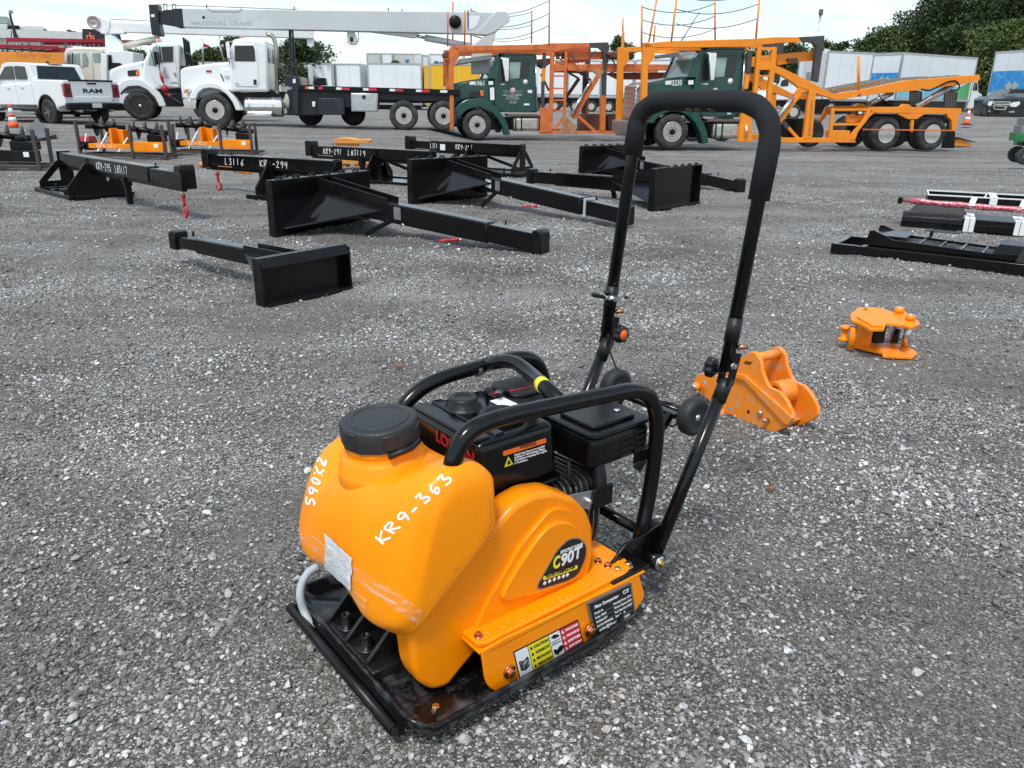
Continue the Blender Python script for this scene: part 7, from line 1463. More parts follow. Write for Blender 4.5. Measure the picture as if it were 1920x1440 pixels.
    for q in ([(838,975),(900,975),(940,1020),(1010,1020),(1060,985),(1070,975),(1000,1025),(930,1025)],): m('spring_hanger',[(835,975),(1075,975),(1000,1022),(925,1022)],O,Y,.1)
    m('rear_corner',[(1262,978),(1362,975),(1355,1060),(1325,1120),(1305,1120),(1300,1030),(1265,1000)],O,Y,.12); m('mud_flap',[(862,1030),(930,1030),(935,1215),(870,1215)],BLACKS,.35,.02,mirror=False,bev=0); m('mud_flap',[(1270,1020),(1305,1025),(1330,1130),(1325,1270),(1210,1270)],BLACKS,.45,.02,mirror=False,bev=0)
    m('chassis_beam',[(560,975),(1330,985),(1330,1060),(560,1050)],BLACKS,.7,.3)
    for u in (745,1140): c=F.P((u,1130),.02); wheel(T,c[0],.02,.505,.28,'dish',dual=True); wheel(T,c[0],2.4,.505,.28,'dish',side=1,dual=True)
    c=F.P((330,1180),.4); wheel(T,c[0]-.3,1.5,.45,.28,'black')
    rod(F,(502,480),(503,815),-.02,.045,'ramp_post',O,T)
    c=F.P((503,800),-.02); mb=MB(); mb.tube([(c[0],-.02,c[1]-.1),(c[0],-.02,c[1]+.05)],.075,8); mb.build('post_socket',RUSTOR,T)
    F.Z(*Z5)
    P_=[((290,45),(287,400),-.04),((418,-10),(350,362),2.3),((405,215),(390,362),2.3),((588,-20),(542,358),-.04),((917,12),(918,342),2.3),((1298,-10),(1267,330),-.04)]
    for a,b,y in P_: rod(F,a,b,y,.03,'top_post',O,T)
    def cat(a,b,ya,yb,sag):
        A=F.P(a,ya);B=F.P(b,yb); pts=[Vector((A[0]*(1-t)+B[0]*t,ya*(1-t)+yb*t,A[1]*(1-t)+B[1]*t-sag*4*t*(1-t))) for t in [i/14 for i in range(15)]]; mb=MB(); mb.tube(pts,.012,5); mb.build('guard_cable',BROWNST,T)
    for d_ in (0,110,218): cat((292,60+d_),(917,28+d_),-.04,2.3,.20)
    for d_ in (0,125): cat((580,78+d_),(1290,34+d_*.97),-.04,-.04,.19)
    cat((760,0),(1060,-10),-.04,-.04,.03)
    # folded ramp end on the ground
    F.Z(*Z6); A=F.gl(*((1500+1300/4.5714),1250/4.5714),0)
    p=G(1790,272,-.28)-F.o; cx,cy=p.dot(F.X),p.dot(F.Y)
    mb=MB(); mb.prism([(cx-.05,.0),(cx+.65,.0),(cx+.65,.09),(cx+.1,.26)],cy,cy+.5); mb.build('ramp_end',O,T,bevel=.01); mb=MB(); mb.bar((cx-.05,cy+.2,.30),(cx+.75,cy+.25,.14),.6,.02); mb.build('ramp_end_plate',BLACKS,T)
    rod(F,(265,640),(500,640),-.08,.012,'wire',BLACKS,T,z=Z5) if False else None
hauler2()
# green cab outlined indicator on front posts
for F_,T_,pts in ((FH1,H1,[(155,1035),(215,1032),(225,1060),(200,1092),(155,1085)]),(FH2,H2,None)):
    pass
# ------------------------------------------------------------ far things
def far_frame(u,d,hd_=0,z=0.0):
    r=ray(u,150); k=d/math.hypot(r.x,r.y); return Fr((r.x*k,r.y*k,z),hd_)
def perp(u): r=ray(u,150); return math.degrees(math.atan2(-r.x,r.y))
def box_body(label,cat,name,a,b,zt,zb,W,m=WHITEBOX,group=None,rear=None,trim=True,stripe=None,doors=False):
    """long box whose near upper edge runs between picture points a and b at height zt"""
    A=G(*a,zt);B=G(*b,zt); h=math.degrees(math.atan2(B.y-A.y,B.x-A.x)); L=math.hypot(B.x-A.x,B.y-A.y)
    F=Fr((A.x,A.y,zb),h); T=thing(name,label,cat,F,group=group); H=zt-zb
    mb=MB(); mb.box(0,L,0,W,0,H); bd=mb.build('box_body',m,T)
    if trim:
        for nm,q in (('top_rail',(-.02,L+.02,-.02,.06,H-.10,H+.02)),('bottom_rail',(-.02,L+.02,-.02,.06,-.05,.10)),('corner_post',(-.03,.09,-.03,.05,-.04,H+.03)),('corner_post',(L-.09,L+.03,-.03,.05,-.04,H+.03))):
            mb=MB(); mb.box(*q); mb.build(nm,ALU,bd)
        for k in range(1,int(L/1.2)+1):
            mb=MB(); mb.box(k*1.2-.012,k*1.2+.012,-.006,.0,.1,H-.1); mb.build('panel_seam',mat('panel_seam_grey',(.5,.52,.54),.5),bd)
    return T,F,bd,L,H
def left_bg():
    # row of white boxes behind the flatbed
    S=[((372,116),(524,117.5),3.6),((526,118),(622,119),3.55),((628,119.5),(676,119.8),3.55),((688,118),(790,119.5),3.62)]
    for i,(a,b,zt) in enumerate(S):
        L_=('white box body farthest left behind the crane truck cab','white box body behind the boom rest posts','narrow white box body in the middle of the row','large white box body beside the yellow box truck')[i]
        T,F,bd,L,H=box_body(L_,'box body','box_body_unit',a,b,zt,.5,5.5,group='white box bodies behind the crane truck')
        mb=MB(); mb.box(.2,L-.2,.3,2,-.5,0); mb.build('chassis',BLACKS,T)
    T,F,bd,L,H=box_body('yellow box truck body between white box and orange car hauler','box truck','yellow_box_truck',(805,119.5),(900,121),3.62,.6,5.5,m=mat('yellow_panel',(.75,.42,.01),.45,dirt=.1)); 
    mb=MB(); mb.box(-.05,0,.0,5.4,0,H-.05); mb.build('end_wall',mat('yellow_panel',(.75,.42,.01)),T); mb=MB(); mb.box(.3,L,-.02,-.005,H*.26,H*.31); mb.build('white_stripe',WHITEL,bd)
    mb=MB(); mb.box(-.45,-.05,.1,2.2,-.1,H-.12); mb.build('side_door',mat('amber_door_panel',(.68,.38,.03),.5),T); mb=MB(); mb.box(.2,L,.3,2.2,-.6,0); mb.build('chassis',BLACKS,T)
    far=[((687,99.5),(713,100),5.4),((715,100),(735.5,100.3),5.4),((737,100.5),(789,101),5.4),((791,103.5),(803,104),5.2),((805,101),(870,102),5.4)]
    lb=('grey white truck box at the left end of the far row','plain white truck box left of the supply company box','grey truck box lettered ELLIOTT ELECTRIC SUPPLY','short white truck box right of the supply company box','white truck box with dark logo lettering in the far row')
    for i,(a,b,zt) in enumerate(far):
        T,F,bd,L,H=box_body(lb[i],'truck box','truck_box',a,b,zt,1.0,4,m=mat('pale_grey_panel',(.5,.51,.5),.5) if i in (0,2) else WHITEBOX,group='truck boxes in the far row')
        mb=MB(); mb.box(.2,L-.2,.3,2,-1,0); mb.build('chassis',BLACKS,T)
        if i==2:
            text('ELLIOTT ELECTRIC SUPPLY',(L*.06,H-1.35),(L*.94,H-1.35),-.01,.42,bd,mat('dark_blue_print',(.03,.04,.09),.5),bold=.02); mb=MB(); mb.prism([(L*.42,H-.55),(L*.58,H-.55),(L*.56,H-.85),(L*.5,H-.98),(L*.44,H-.85)],-.02,-.005); mb.build('crest',mat('blue_crest',(.1,.16,.35),.5),bd)
        if i==4:
            text('PENSKE',(L*.30,H-1.2),(L*.72,H-1.2),-.01,.45,bd,mat('dark_blue_print',(.03,.04,.09)),bold=.03); mb=MB(); mb.lathe((L*.2,-.005,H-1.0),(0,-1,0),[(.18,0),(.34,0),(.34,.02),(.18,.02)],16); mb.build('round_logo',mat('teal_logo',(.02,.12,.12),.5),bd)
    # orange box, red steel, building
    F=far_frame(0,38,perp(60)+4,.0); T=thing('orange_container','long plain orange steel container behind the white pickup','container',F); pp=pfun(T,F); F.Z(*Z8)
    oc=mat('flat_orange_panel',(.78,.27,.03),.5,var=.06,dirt=.15,dirtcol=(.5,.22,.05)); b=pp('container_body',[(-900,775),(960,790),(955,1500),(-900,1500)],0,2.4,oc,bev=.02)
    GL=mat('faded_on_orange',(.62,.19,.015),.6); text('Rent Me Today',F.P((260,868),0),F.P((770,868),0),-.005,.22,b,GL)
    F=far_frame(0,44,perp(60)+3,.0); T=thing('red_steel_stack','stack of long red steel frames above the orange container','steel frames',F); pp=pfun(T,F); F.Z(*Z8)
    pp('red_beam',[(92,562),(1565,590),(1562,640),(92,622)],0,.25,REDD,bev=.01); pp('red_beam',[(640,632),(1560,640),(1560,690),(660,668)],.3,.5,REDD,bev=.01)
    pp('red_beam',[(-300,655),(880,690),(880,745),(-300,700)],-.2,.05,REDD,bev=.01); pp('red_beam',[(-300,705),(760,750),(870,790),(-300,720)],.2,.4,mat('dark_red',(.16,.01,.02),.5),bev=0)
    pp('red_block',[(880,712),(985,718),(980,780),(780,780),(775,745)],-.1,.2,REDD,bev=0); pp('red_beam',[(1820,598),(2290,612),(2290,650),(2260,680),(1830,632)],.0,.3,REDD,bev=.01)
    for q in ([(92,630),(125,630),(128,780),(90,780)],[(320,640),(345,640),(350,780),(318,780)],[(410,640),(440,640),(510,780),(455,780)],[(603,630),(635,630),(690,785),(640,785)],[(968,640),(1000,640),(1008,720),(978,720)],[(1150,645),(1178,645),(1182,700),(1155,700)],[(1385,655),(1412,655),(1415,715),(1390,715)],[(215,738),(240,738),(240,785),(210,785)],[(30,740),(58,740),(55,785),(25,785)]): pp('stanchion',q,-.1,.05,mat('grey_stanchion',(.12,.105,.095),.6),bev=0)
    for k in range(9): u=930+k*68; pp('spindle',[(u,660),(u+10,660),(u+16,715),(u+5,715)],.1,.2,ALU,bev=0)
    pp('base_timber',[(-300,770),(960,785),(960,800),(-300,790)],0,2,BROWNST,bev=0)
    F=far_frame(60,88,perp(60)-4,-.3); T=thing('warehouse','long pale metal clad warehouse with rooftop units at far left','building',F); pp=pfun(T,F); F.Z(*Z8)
    wl=mat('ribbed_pale_cladding',(.5,.48,.44),.5,var=.05)
    A=F.P((-500,500),0);B=F.P((1900,590),0)
    zt=F.P((700,515),0)[1]; xa=A[0];xb=F.P((1240,570),0)[0]
    mb=MB(); mb.box(xa,xb,0,30,.0,zt); mb.build('wall',wl,T); mb=MB(); mb.box(xa,xb,-.25,.0,zt-.45,zt+.25); mb.build('gutter',mat('white_gutter',(.6,.61,.6),.5),T)
    mb=MB(); 
    n=int((xb-xa)/.9)
    for k in range(n): mb.box(xa+.9*k,xa+.9*k+.12,-.1,0,.0,zt-.45)
    mb.build('cladding_rib',wl,T)['kind']='stuff'
    mb=MB(); mb.prismx([(-.1,zt+.25),(-.1,zt+.3),(12,zt+.45),(24,zt+.3),(24,zt+.25)],xa,xb); mb.build('roof',mat('grey_roof',(.33,.34,.33),.6),T)
    for pts,y,m in (([(280,398),(375,390),(375,385),(640,395),(685,425),(650,440),(648,490),(285,475)],3,mat('hvac_white',(.6,.62,.62),.5)),([(-60,240),(105,245),(128,355),(-60,360)],6,mat('hvac_grey',(.28,.33,.34),.5)),([(-60,365),(110,362),(112,470),(-60,470)],4,mat('hvac_white',(.6,.62,.62))),([(118,378),(285,380),(290,470),(108,465)],2.5,BLACKS)):
        pp('rooftop_unit',pts,y,y+3,m,bev=.05)
    F=far_frame(25,50,perp(25),.0); T=thing('black_crane_arm','thin black crane arm with lamp head sticking up above the red steel','crane arm',F); pp=pfun(T,F); F.Z(*Z8)
    pp('arm',[(130,200),(165,200),(185,290),(215,380),(250,500),(285,570),(205,565),(190,480),(175,380),(150,290)],0,.2,DKBLUE,bev=.01); pp('arm_strut',[(168,460),(180,460),(180,570),(166,570)],0,.1,DKBLUE,bev=0); pp('lamp_head',rounded([(125,150),(160,145),(200,170),(195,190),(165,205),(128,200)],12,2),-.1,.3,mat('lamp_housing',(.3,.31,.31),.5),bev=.02)
    F=far_frame(190,80,perp(190),-.3); T=thing('rb_sign','black fascia sign with orange rb letters above the red steel','sign',F); pp=pfun(T,F); F.Z(*Z8)
    s=pp('sign_board',[(1232,430),(1560,440),(1800,505),(1825,610),(1825,700),(1240,700)],0,.6,mat('charcoal_cladding',(.014,.017,.024),.55),bev=.02)
    SL=mat('salmon_letters',(.75,.16,.09),.5,var=.03)
    A=F.P((1300,580),0); B=F.P((1420,580),0); H_=F.P((1350,485),0)[1]-A[1]
    w_=B[0]-A[0]; t_=w_*.16
    mb=MB(); x0,z0=A[0],A[1]; r_=w_*.25
    mb.box(x0,x0+t_,-.08,0,z0,z0+H_*.55); mb.box(x0+t_,x0+w_*.42,-.08,0,z0+H_*.55-t_,z0+H_*.55); mb.build('letter_r',SL,s)
    mb=MB(); mb.box(x0+w_*.42,x0+w_*.42+t_,-.081,0,z0,z0+H_); mb.box(x0+w_*.42+t_,x0+w_,-.081,0,z0,z0+t_); mb.box(x0+w_*.42+t_,x0+w_,-.081,0,z0+H_*.55-t_,z0+H_*.55); mb.box(x0+w_-t_,x0+w_,-.081,0,z0+t_,z0+H_*.55-t_); mb.build('letter_b',SL,s)
    # flags
    for lb_,u0,v0,u1,v1,fu,fv,kind in (('red flag with pale bars on a pole behind the headache rack',379,73,381,122,381,81,'red'),('american flag on a leaning pole between the two white cabs',408,72,421,118,410,80,'us')):
        F=far_frame(u0,60,perp(u0),0); F.Z(0,0,1); T=thing('flag',lb_,'flag',F)
        A=F.P((u0,v0),0);B=F.P((u1,v1),0); mb=MB(); mb.tube([(A[0],0,A[1]),(B[0],0,B[1])],.06,8); mb.build('pole',ALU,T)
        q=[F.P(p,0) for p in (((381,81),(393,86),(392,90),(382,88)) if kind=='red' else ((410,80),(420,83),(419,89),(412,88)))]
        def fl(s,t): a=Vector(q[0]).lerp(Vector(q[1]),s); b=Vector(q[3]).lerp(Vector(q[2]),s); p=a.lerp(b,t); return (p.x,.08*math.sin(6*s),p.y)
        rows=1 if kind=='red' else 9
        for r_ in range(rows):
            mb=MB(); vs=[fl(i/8,r_/rows) for i in range(9)]+[fl(i/8,(r_+1)/rows) for i in range(9)]; mb.add(vs,[(i,i+1,10+i,9+i) for i in range(8)]); mb.build('flag_cloth' if rows==1 else 'flag_stripe',(REDD if r_%2==0 else WHITEL),T)
        if kind=='us': mb=MB(); vs=[fl(i/8,0) for i in range(5)]+[fl(i/8,.5) for i in range(5)]; mb.add([(x,y-.03,z) for x,y,z in vs],[(i,i+1,6+i,5+i) for i in range(4)]); mb.build('flag_canton',mat('navy_cloth',(.02,.03,.1),.7),T)
left_bg()
def right_bg():
    blue=bpy.data.materials.new('blue_bubble_print'); blue.use_nodes=True; nt=blue.node_tree; b=nt.nodes['Principled BSDF']; tc=nt.nodes.new('ShaderNodeTexCoord'); v=nt.nodes.new('ShaderNodeTexVoronoi'); v.feature='DISTANCE_TO_EDGE'; v.inputs['Scale'].default_value=1.5; r=nt.nodes.new('ShaderNodeValToRGB')
    nt.links.new(tc.outputs['Object'],v.inputs['Vector']); e=r.color_ramp.elements; e[0].position=0; e[0].color=(.12,.42,.72,1); e[1].position=.05; e[1].color=(.025,.25,.6,1); nt.links.new(v.outputs['Distance'],r.inputs[0]); nt.links.new(r.outputs[0],b.inputs['Base Color']); b.inputs['Roughness'].default_value=.5
    GRN=mat('green_print',(.08,.35,.12),.5,var=.3,vscale=1); CY=mat('cyan_print',(.2,.5,.62),.5,var=.2,vscale=1)
    def diamond(x,z,s,y,par,ax='y'):
        for k in range(2):
            mb=MB(); P=[(x-s+k*s*1.6,z),(x+k*s*1.6,z+s),(x+s+k*s*1.6,z),(x+k*s*1.6,z-s)]
            if ax=='y': mb.prism(P,y-.02,y)
            else: mb.prismx(P,y-.02,y)
            mb.build('diamond_print',mat('diamond_grey',(.45,.42,.38),.4),par)
    # white box behind
    T,F,bd,L,H=box_body('white box truck body behind the dark hauler post, left of the blue printed one','box truck','box_truck',(1553.5,95.5),(1640,99),4.5,1.25,2.5,group='box trucks at the right')
    mb=MB(); mb.box(-.04,0,.05,2.4,.0,H-.1); mb.build('rear_door',mat('pale_door',(.55,.57,.58),.5),T); mb=MB(); mb.box(-.09,-.04,1.5,1.9,.1,1.9); mb.build('door_hardware',GREYL,T); mb=MB(); mb.box(.3,L-.3,.2,2.2,-.9,0); mb.build('chassis',BLACKS,T)
    for x in (1,3.2): wheel(T,x,.1,.5,.3,'dish',cz=-.5)
    # blue printed box truck
    T,F,bd,L,H=box_body('white box truck with blue bubble print on its rear, beyond the ramp trailer','box truck','box_truck',(1694.5,98.5),(1833.6,108.5),4.6,1.35,2.5,group='box trucks at the right')
    mb=MB(); mb.box(-.05,0,.05,2.45,.0,H-.12); rd=mb.build('rear_door',WHITEBOX,T); mb=MB(); mb.box(-.055,-.045,.1,2.4,H*.30,H*.58); mb.build('rear_print',blue,rd); diamond(.9,H*.42,.3,-.056,rd,'x')
    for q in ((-.09,.0,-.03,.08,-.03,H+.03),(-.09,.0,2.42,2.53,-.03,H+.03),(-.09,.0,.08,2.42,H-.12,H+.03)): mb=MB(); mb.box(*q); mb.build('rear_frame',ALU,T)
    mb=MB(); mb.box(L*.02,L*.80,-.012,-.004,.12,H*.32); mb.build('side_print',CY,bd); mb=MB(); mb.prism([(L*.60,.12),(L*.97,.12),(L*.97,H*.45),(L*.80,H*.30)],-.016,-.006); mb.build('hill_print',GRN,bd)
    mb=MB(); mb.box(.3,L,.3,2.2,-.75,-.05); mb.build('chassis',BLACKS,T)
    mb=MB(); mb.prism([(L+.15,-.6),(L+.15,1.5),(L+.3,1.7),(L+1.0,1.65),(L+1.35,1.0),(L+1.4,.75),(L+2.1,.55),(L+2.25,.2),(L+2.2,-.6)],.15,2.35); cb=mb.build('cab',WHITEP,T,bevel=.08); mb=MB(); mb.prism(rounded([(L+.45,.8),(L+.5,1.45),(L+.95,1.45),(L+1.2,.85)],.08,2),.13,.16); mb.build('window',GLASS,cb); mb=MB(); mb.box(L+1.35,L+1.42,-.15,.0,.75,1.25); mb.build('mirror',BLACKS,cb)
    wheel(T,L+1.4,.12,.48,.28,'dish',cz=-.82); wheel(T,1.4,.12,.48,.28,'dish',cz=-.82,dual=True)
    # right box truck cut by the edge
    A=G(1868,97.5,4.6);B=G(1930,94.0,4.6)
    T,F,bd,L,H=box_body('box truck with blue bubble print cut off by the right picture edge','box truck','box_truck',(1868,97.5),(1990,90.0),4.6,1.25,2.5,group='box trucks at the right')
    mb=MB(); mb.box(.1,L-.1,-.012,-.004,H*.20,H*.62); mb.build('side_print',blue,bd); diamond(L*.33,H*.32,.3,-.014,bd)
    mb=MB(); mb.box(.4,L,.3,2.2,-.7,-.05); mb.build('chassis',BLACKS,T)
    for x in (1.4,4.5): wheel(T,x,.12,.48,.28,'dish',cz=-.8)
    # suv
    F=Fr(G(1875,223,.30),-2); T=thing('suv','dark grey suv facing the camera in front of the right box truck','suv',F); pp=pfun(T,F); F.Z(*Z6)
    SV=mat('charcoal_car_paint',(.009,.0095,.011),.25,coat=.15,var=.1)
    mb=MB(); p=F.poly([(1604,1005),(1600,945),(1612,885),(1640,858),(1660,848),(1700,846),(1860,838),(1905,850),(1985,880),(2000,1000),(1900,1030),(1700,1034)],0); mb.prism(p,0,1.0,taper=lambda P:[(x+.15,z+.12) for x,z in P]); mb.build('front_body',SV,T,bevel=.1,seg=3)
    p=F.poly([(1640,1000),(1650,850),(1700,820),(1740,835),(1980,835),(2010,1000)],1.0); mb=MB(); mb.prism(p,.9,4.4,taper=lambda P:[(x+.6,z) for x,z in P]); mb.build('body',SV,T,bevel=.08)
    p=F.poly([(1725,842),(1775,792),(1810,768),(1850,762),(1990,760),(2030,842)],1.2); mb=MB(); mb.prism(p,1.3,4.0,taper=lambda P:[(x+.5,z) for x,z in P]); mb.build('cabin',SV,T,bevel=.08)
    a,b_,c,d=[F.P(q,1.0) for q in ((1742,838),(1975,838),(1965,775),(1805,775))]
    mb=MB(); vs=[(a[0],.95,a[1]),(b_[0],.95,b_[1]),(c[0],1.5,c[1]),(d[0],1.5,d[1])]; mb.add(vs+[(x,y+.05,z-.03) for x,y,z in vs],[(0,1,2,3),(7,6,5,4),(0,4,5,1),(1,5,6,2),(2,6,7,3),(3,7,4,0)]); mb.build('windshield',mat('suv_glass',(.08,.11,.11),.08,var=.4),T)
    CH2=mat('grille_chrome',(.6,.6,.6),.25,1.0)
    pp('upper_grille',rounded([(1655,872),(1700,868),(1812,870),(1808,905),(1720,900),(1660,898)],8,2),-.03,.02,CH2,bev=.01); pp('grille_mesh',[(1668,878),(1795,877),(1790,888),(1670,888)],-.04,-.02,BLACKL,bev=0)
    pp('lower_grille',rounded([(1652,904),(1780,908),(1760,945),(1665,940)],8,2),-.03,.02,CH2,bev=.01); pp('grille_mesh',[(1664,911),(1764,914),(1748,936),(1670,932)],-.04,-.02,BLACKL,bev=0)
    pp('grille_emblem',[(1690,902),(1700,896),(1722,898),(1728,906),(1715,912),(1695,910)],-.05,-.03,mat('gold_emblem',(.5,.35,.08),.3,.8),bev=0)
    HLm=mat('headlight_lens',(.75,.76,.74),.12,coat=1,var=.2,vscale=12)
    pp('headlight',rounded([(1612,905),(1620,872),(1655,866),(1650,890),(1630,912)],6,2),-.02,.05,HLm,bev=.01); pp('headlight',rounded([(1795,912),(1820,878),(1888,870),(1885,895),(1850,918)],8,2),-.02,.05,HLm,bev=.01)
    pp('fog_light',[(1790,955),(1838,950),(1840,965),(1792,966)],-.02,.02,ALU,bev=.005); pp('fog_light',[(1612,945),(1632,948),(1632,960),(1614,958)],-.02,.02,ALU,bev=.005)
    pp('lower_intake',[(1640,965),(1780,970),(1770,990),(1645,985)],-.02,.02,BLACKL,bev=0); pp('licence_plate',[(1665,945),(1720,948),(1720,975),(1666,972)],-.05,-.03,BLACKS,bev=0)
    x0=F.P((1640,1000),0)[0];x1=F.P((1895,1000),0)[0]
    for x in (x0,x1+.1):
        mb=MB(); mb.lathe((x,.9,.34),(1,0,0),[(.2,-.12),(.34,-.1),(.34,.1),(.2,.12)],24); wm=mb.build('wheel',RUBBER,T)
    mb=MB(); mb.lathe((x1+.23,.9,.34),(1,0,0),[(.22,0),(.2,.01),(0,.02)],18); mb.build('rim',ALU,wm)
    # green cart at the edge
    F=Fr(G(1916,309),-20); T=thing('green_cart','green utility cart with grey disc wheels at the right picture edge','cart',F)
    s=1/ (1450/ (G(1916,309).y)) 
    r=.105*G(1916,309).y/8.2*1.0
    F.Z(0,0,1); R=(F.P((1916,277),0)[1])/2
    c=F.P((1923,293),0)
    for x in (c[0],c[0]+.9): 
        for y in (0,.7): mb=MB(); mb.lathe((x,y,R),(0,1,0),[(R*.8,.0),(R,.01),(R,.09),(R*.8,.1)],28); w_=mb.build('wheel',RUBBER,T); mb=MB(); mb.lathe((x,y+.004,R),(0,1,0),[(R*.82,0),(R*.7,.015),(R*.3,.01),(R*.2,-.01),(0,-.01)],24); mb.build('wheel_disc',mat('grey_disc',(.35,.37,.35),.5,dirt=.3),w_)
    z0=F.P((1912,266),0)[1]; z1=F.P((1912,250),0)[1]; xa=F.P((1909,258),0)[0]
    mb=MB(); mb.box(xa,xa+1.5,0,.8,z0,z1); mb.build('tray',mat('green_cart_paint',(.01,.16,.05),.4),T,bevel=.01); mb=MB(); mb.box(xa-.04,xa,0,.1,z0-.06,z1-.02); mb.build('tray_corner',mat('green_cart_paint',(.01,.16,.05)),T)
    z2=F.P((1914,221),0)[1]
    mb=MB(); mb.box(xa+.03,xa+1.3,.05,.7,z1,(z1+z2)/2); mb.build('grey_case',mat('grey_case',(.2,.21,.22),.5,dirt=.4),T,bevel=.01); mb=MB(); mb.box(xa+.06,xa+1.3,.08,.7,(z1+z2)/2+.005,z2); mb.build('grey_case',mat('grey_case',(.2,.21,.22)),T,bevel=.01)
    mb=MB(); mb.box(xa+.1,xa+1.4,.1,.7,z0-.08,z0); mb.build('axle_frame',BLACKS,T)
    # white vans and trailers seen between the haulers
    V=[((985,112),(1062,112.5),'white trailer box left of the rusty ladder posts'),((1066,113),(1128,113.3),'white trailer box seen through the first hauler frame'),((1131,112.5),(1190,112.5),'white trailer box behind the yellow hauler post'),((1193,112),(1290,111.5),'white trailer box behind the second green cab')]
    for i,(a,b,lb) in enumerate(V):
        T,F,bd,L,H=box_body(lb,'trailer','white_trailer',a,b,4.4,1.25,2.6,group='white trailers beyond the car haulers')
        mb=MB(); mb.box(.2,L-.1,.4,2.0,-.55,0); mb.build('chassis',BLACKS,T)
        for x in (L*.25,L*.75): wheel(T,x,.1,.5,.3,'dish',cz=-.8)
        mb=MB(); mb.box(L*.05,L*.95,-.01,-.004,.14,.24); mb.build('reflector_tape',GREYL,bd)
    F=Fr(G(1470,226,.0),6); T=thing('white_cab_truck','white cab truck seen between ladder posts of the orange hauler','truck',F); pp=pfun(T,F); F.Z(*Z5)
    c=pp('cab',[(1330,860),(1340,820),(1400,770),(1430,700),(1450,650),(1500,638),(1600,648),(1640,700),(1640,860)],0,2.2,WHITEP,bev=.08); pp('window',rounded([(1475,740),(1490,690),(1530,675),(1552,680),(1545,738)],8,2),-.02,.02,GLASS,par=c,bev=0); pp('window',[(1432,735),(1455,672),(1480,668),(1462,720)],-.02,.02,GLASSL,par=c,bev=0); pp('side_mirror',[(1560,640),(1580,635),(1582,700),(1562,700)],-.1,-.03,BLACKS,par=c,bev=0)
    for u in (1390,1600): q=F.P((u,900),0); wheel(T,q[0],.0,.48,.28,'dish',cz=.5)
    pp('chassis',[(1330,850),(1900,850),(1900,900),(1330,900)],.4,1.8,BLACKS,bev=0)
    T,F,bd,L,H=box_body('white box body under the rear bend of the second hauler','box truck','box_truck',(1500,108),(1545,105),4.4,1.3,2.5,group='box trucks at the right'); mb=MB(); mb.box(.2,L-.2,.3,2,-.9,0); mb.build('chassis',BLACKS,T)
    # light pole
    F=far_frame(1531,85,perp(1531),.3); T=thing('light_pole','thin light pole with small lamp head rising behind the dark hauler post','light pole',F); F.Z(*Z6); A=F.P((176,130),0); B=F.P((150,310),0); mb=MB(); mb.tube([(A[0],0,A[1]),(B[0]*1.0,0,B[1]-4),(B[0]-.3,0,0)],.09,8); mb.build('pole',ALU,T); mb=MB(); mb.box(A[0]-.2,A[0]+.2,-.2,.2,A[1],A[1]+.5); mb.build('lamp_head',mat('dark_lamp',(.1,.1,.1),.5),T,bevel=.05)
    F=far_frame(1300,95,perp(1300),.0); T=thing('slanted_boom','thin slanted grey crane boom far away between the hauler posts','crane boom',F); F.Z(*Z5); A=F.P((785,100),0); B=F.P((560,460),0); mb=MB(); mb.tube([(A[0],0,A[1]),(B[0],0,B[1]),(B[0]-3,0,0)],[.05,.12,.14],6); mb.build('boom',mat('far_grey_steel',(.3,.32,.33),.5),T)
    mb=MB(); mb.box(B[0]-4.5,B[0]-1.8,-1,1,0,2.4); mb.build('carrier',WHITEP,T,bevel=.05)
right_bg()
# ------------------------------------------------------------ trees
def leaf_mat(name,c1,c2):
    m=bpy.data.materials.new(name); m.use_nodes=True; nt=m.node_tree; N=nt.nodes; L=nt.links; b=N['Principled BSDF']
    g=N.new('ShaderNodeNewGeometry'); r=N.new('ShaderNodeValToRGB'); r.color_ramp.elements[0].color=(*c1,1); r.color_ramp.elements[1].color=(*c2,1); L.new(g.outputs['Random Per Island'],r.inputs[0])
    tc=N.new('ShaderNodeTexCoord'); n=N.new('ShaderNodeTexNoise'); n.inputs['Scale'].default_value=.45; n.inputs['Detail'].default_value=3; L.new(tc.outputs['Object'],n.inputs['Vector'])
    r2=N.new('ShaderNodeValToRGB'); r2.color_ramp.elements[0].position=.35; r2.color_ramp.elements[0].color=(.75,.8,.8,1); r2.color_ramp.elements[1].position=.65; r2.color_ramp.elements[1].color=(1.25,1.15,1.0,1); L.new(n.outputs[0],r2.inputs[0])
    x=N.new('ShaderNodeMix'); x.data_type='RGBA'; x.blend_type='MULTIPLY'; x.inputs['Factor'].default_value=1; L.new(r.outputs[0],x.inputs[6]); L.new(r2.outputs[0],x.inputs[7]); L.new(x.outputs[2],b.inputs['Base Color'])
    b.inputs['Roughness'].default_value=.6; b.inputs['Specular IOR Level'].default_value=.3
    return m
LEAF=[leaf_mat('foliage_dark',(.014,.028,.01),(.05,.078,.024)),leaf_mat('foliage_mid',(.026,.047,.014),(.082,.115,.033)),leaf_mat('foliage_light',(.038,.064,.018),(.105,.14,.04))]
BARK=mat('bark',(.07,.055,.042),.85,var=.3,bump=.5,bscale=12)
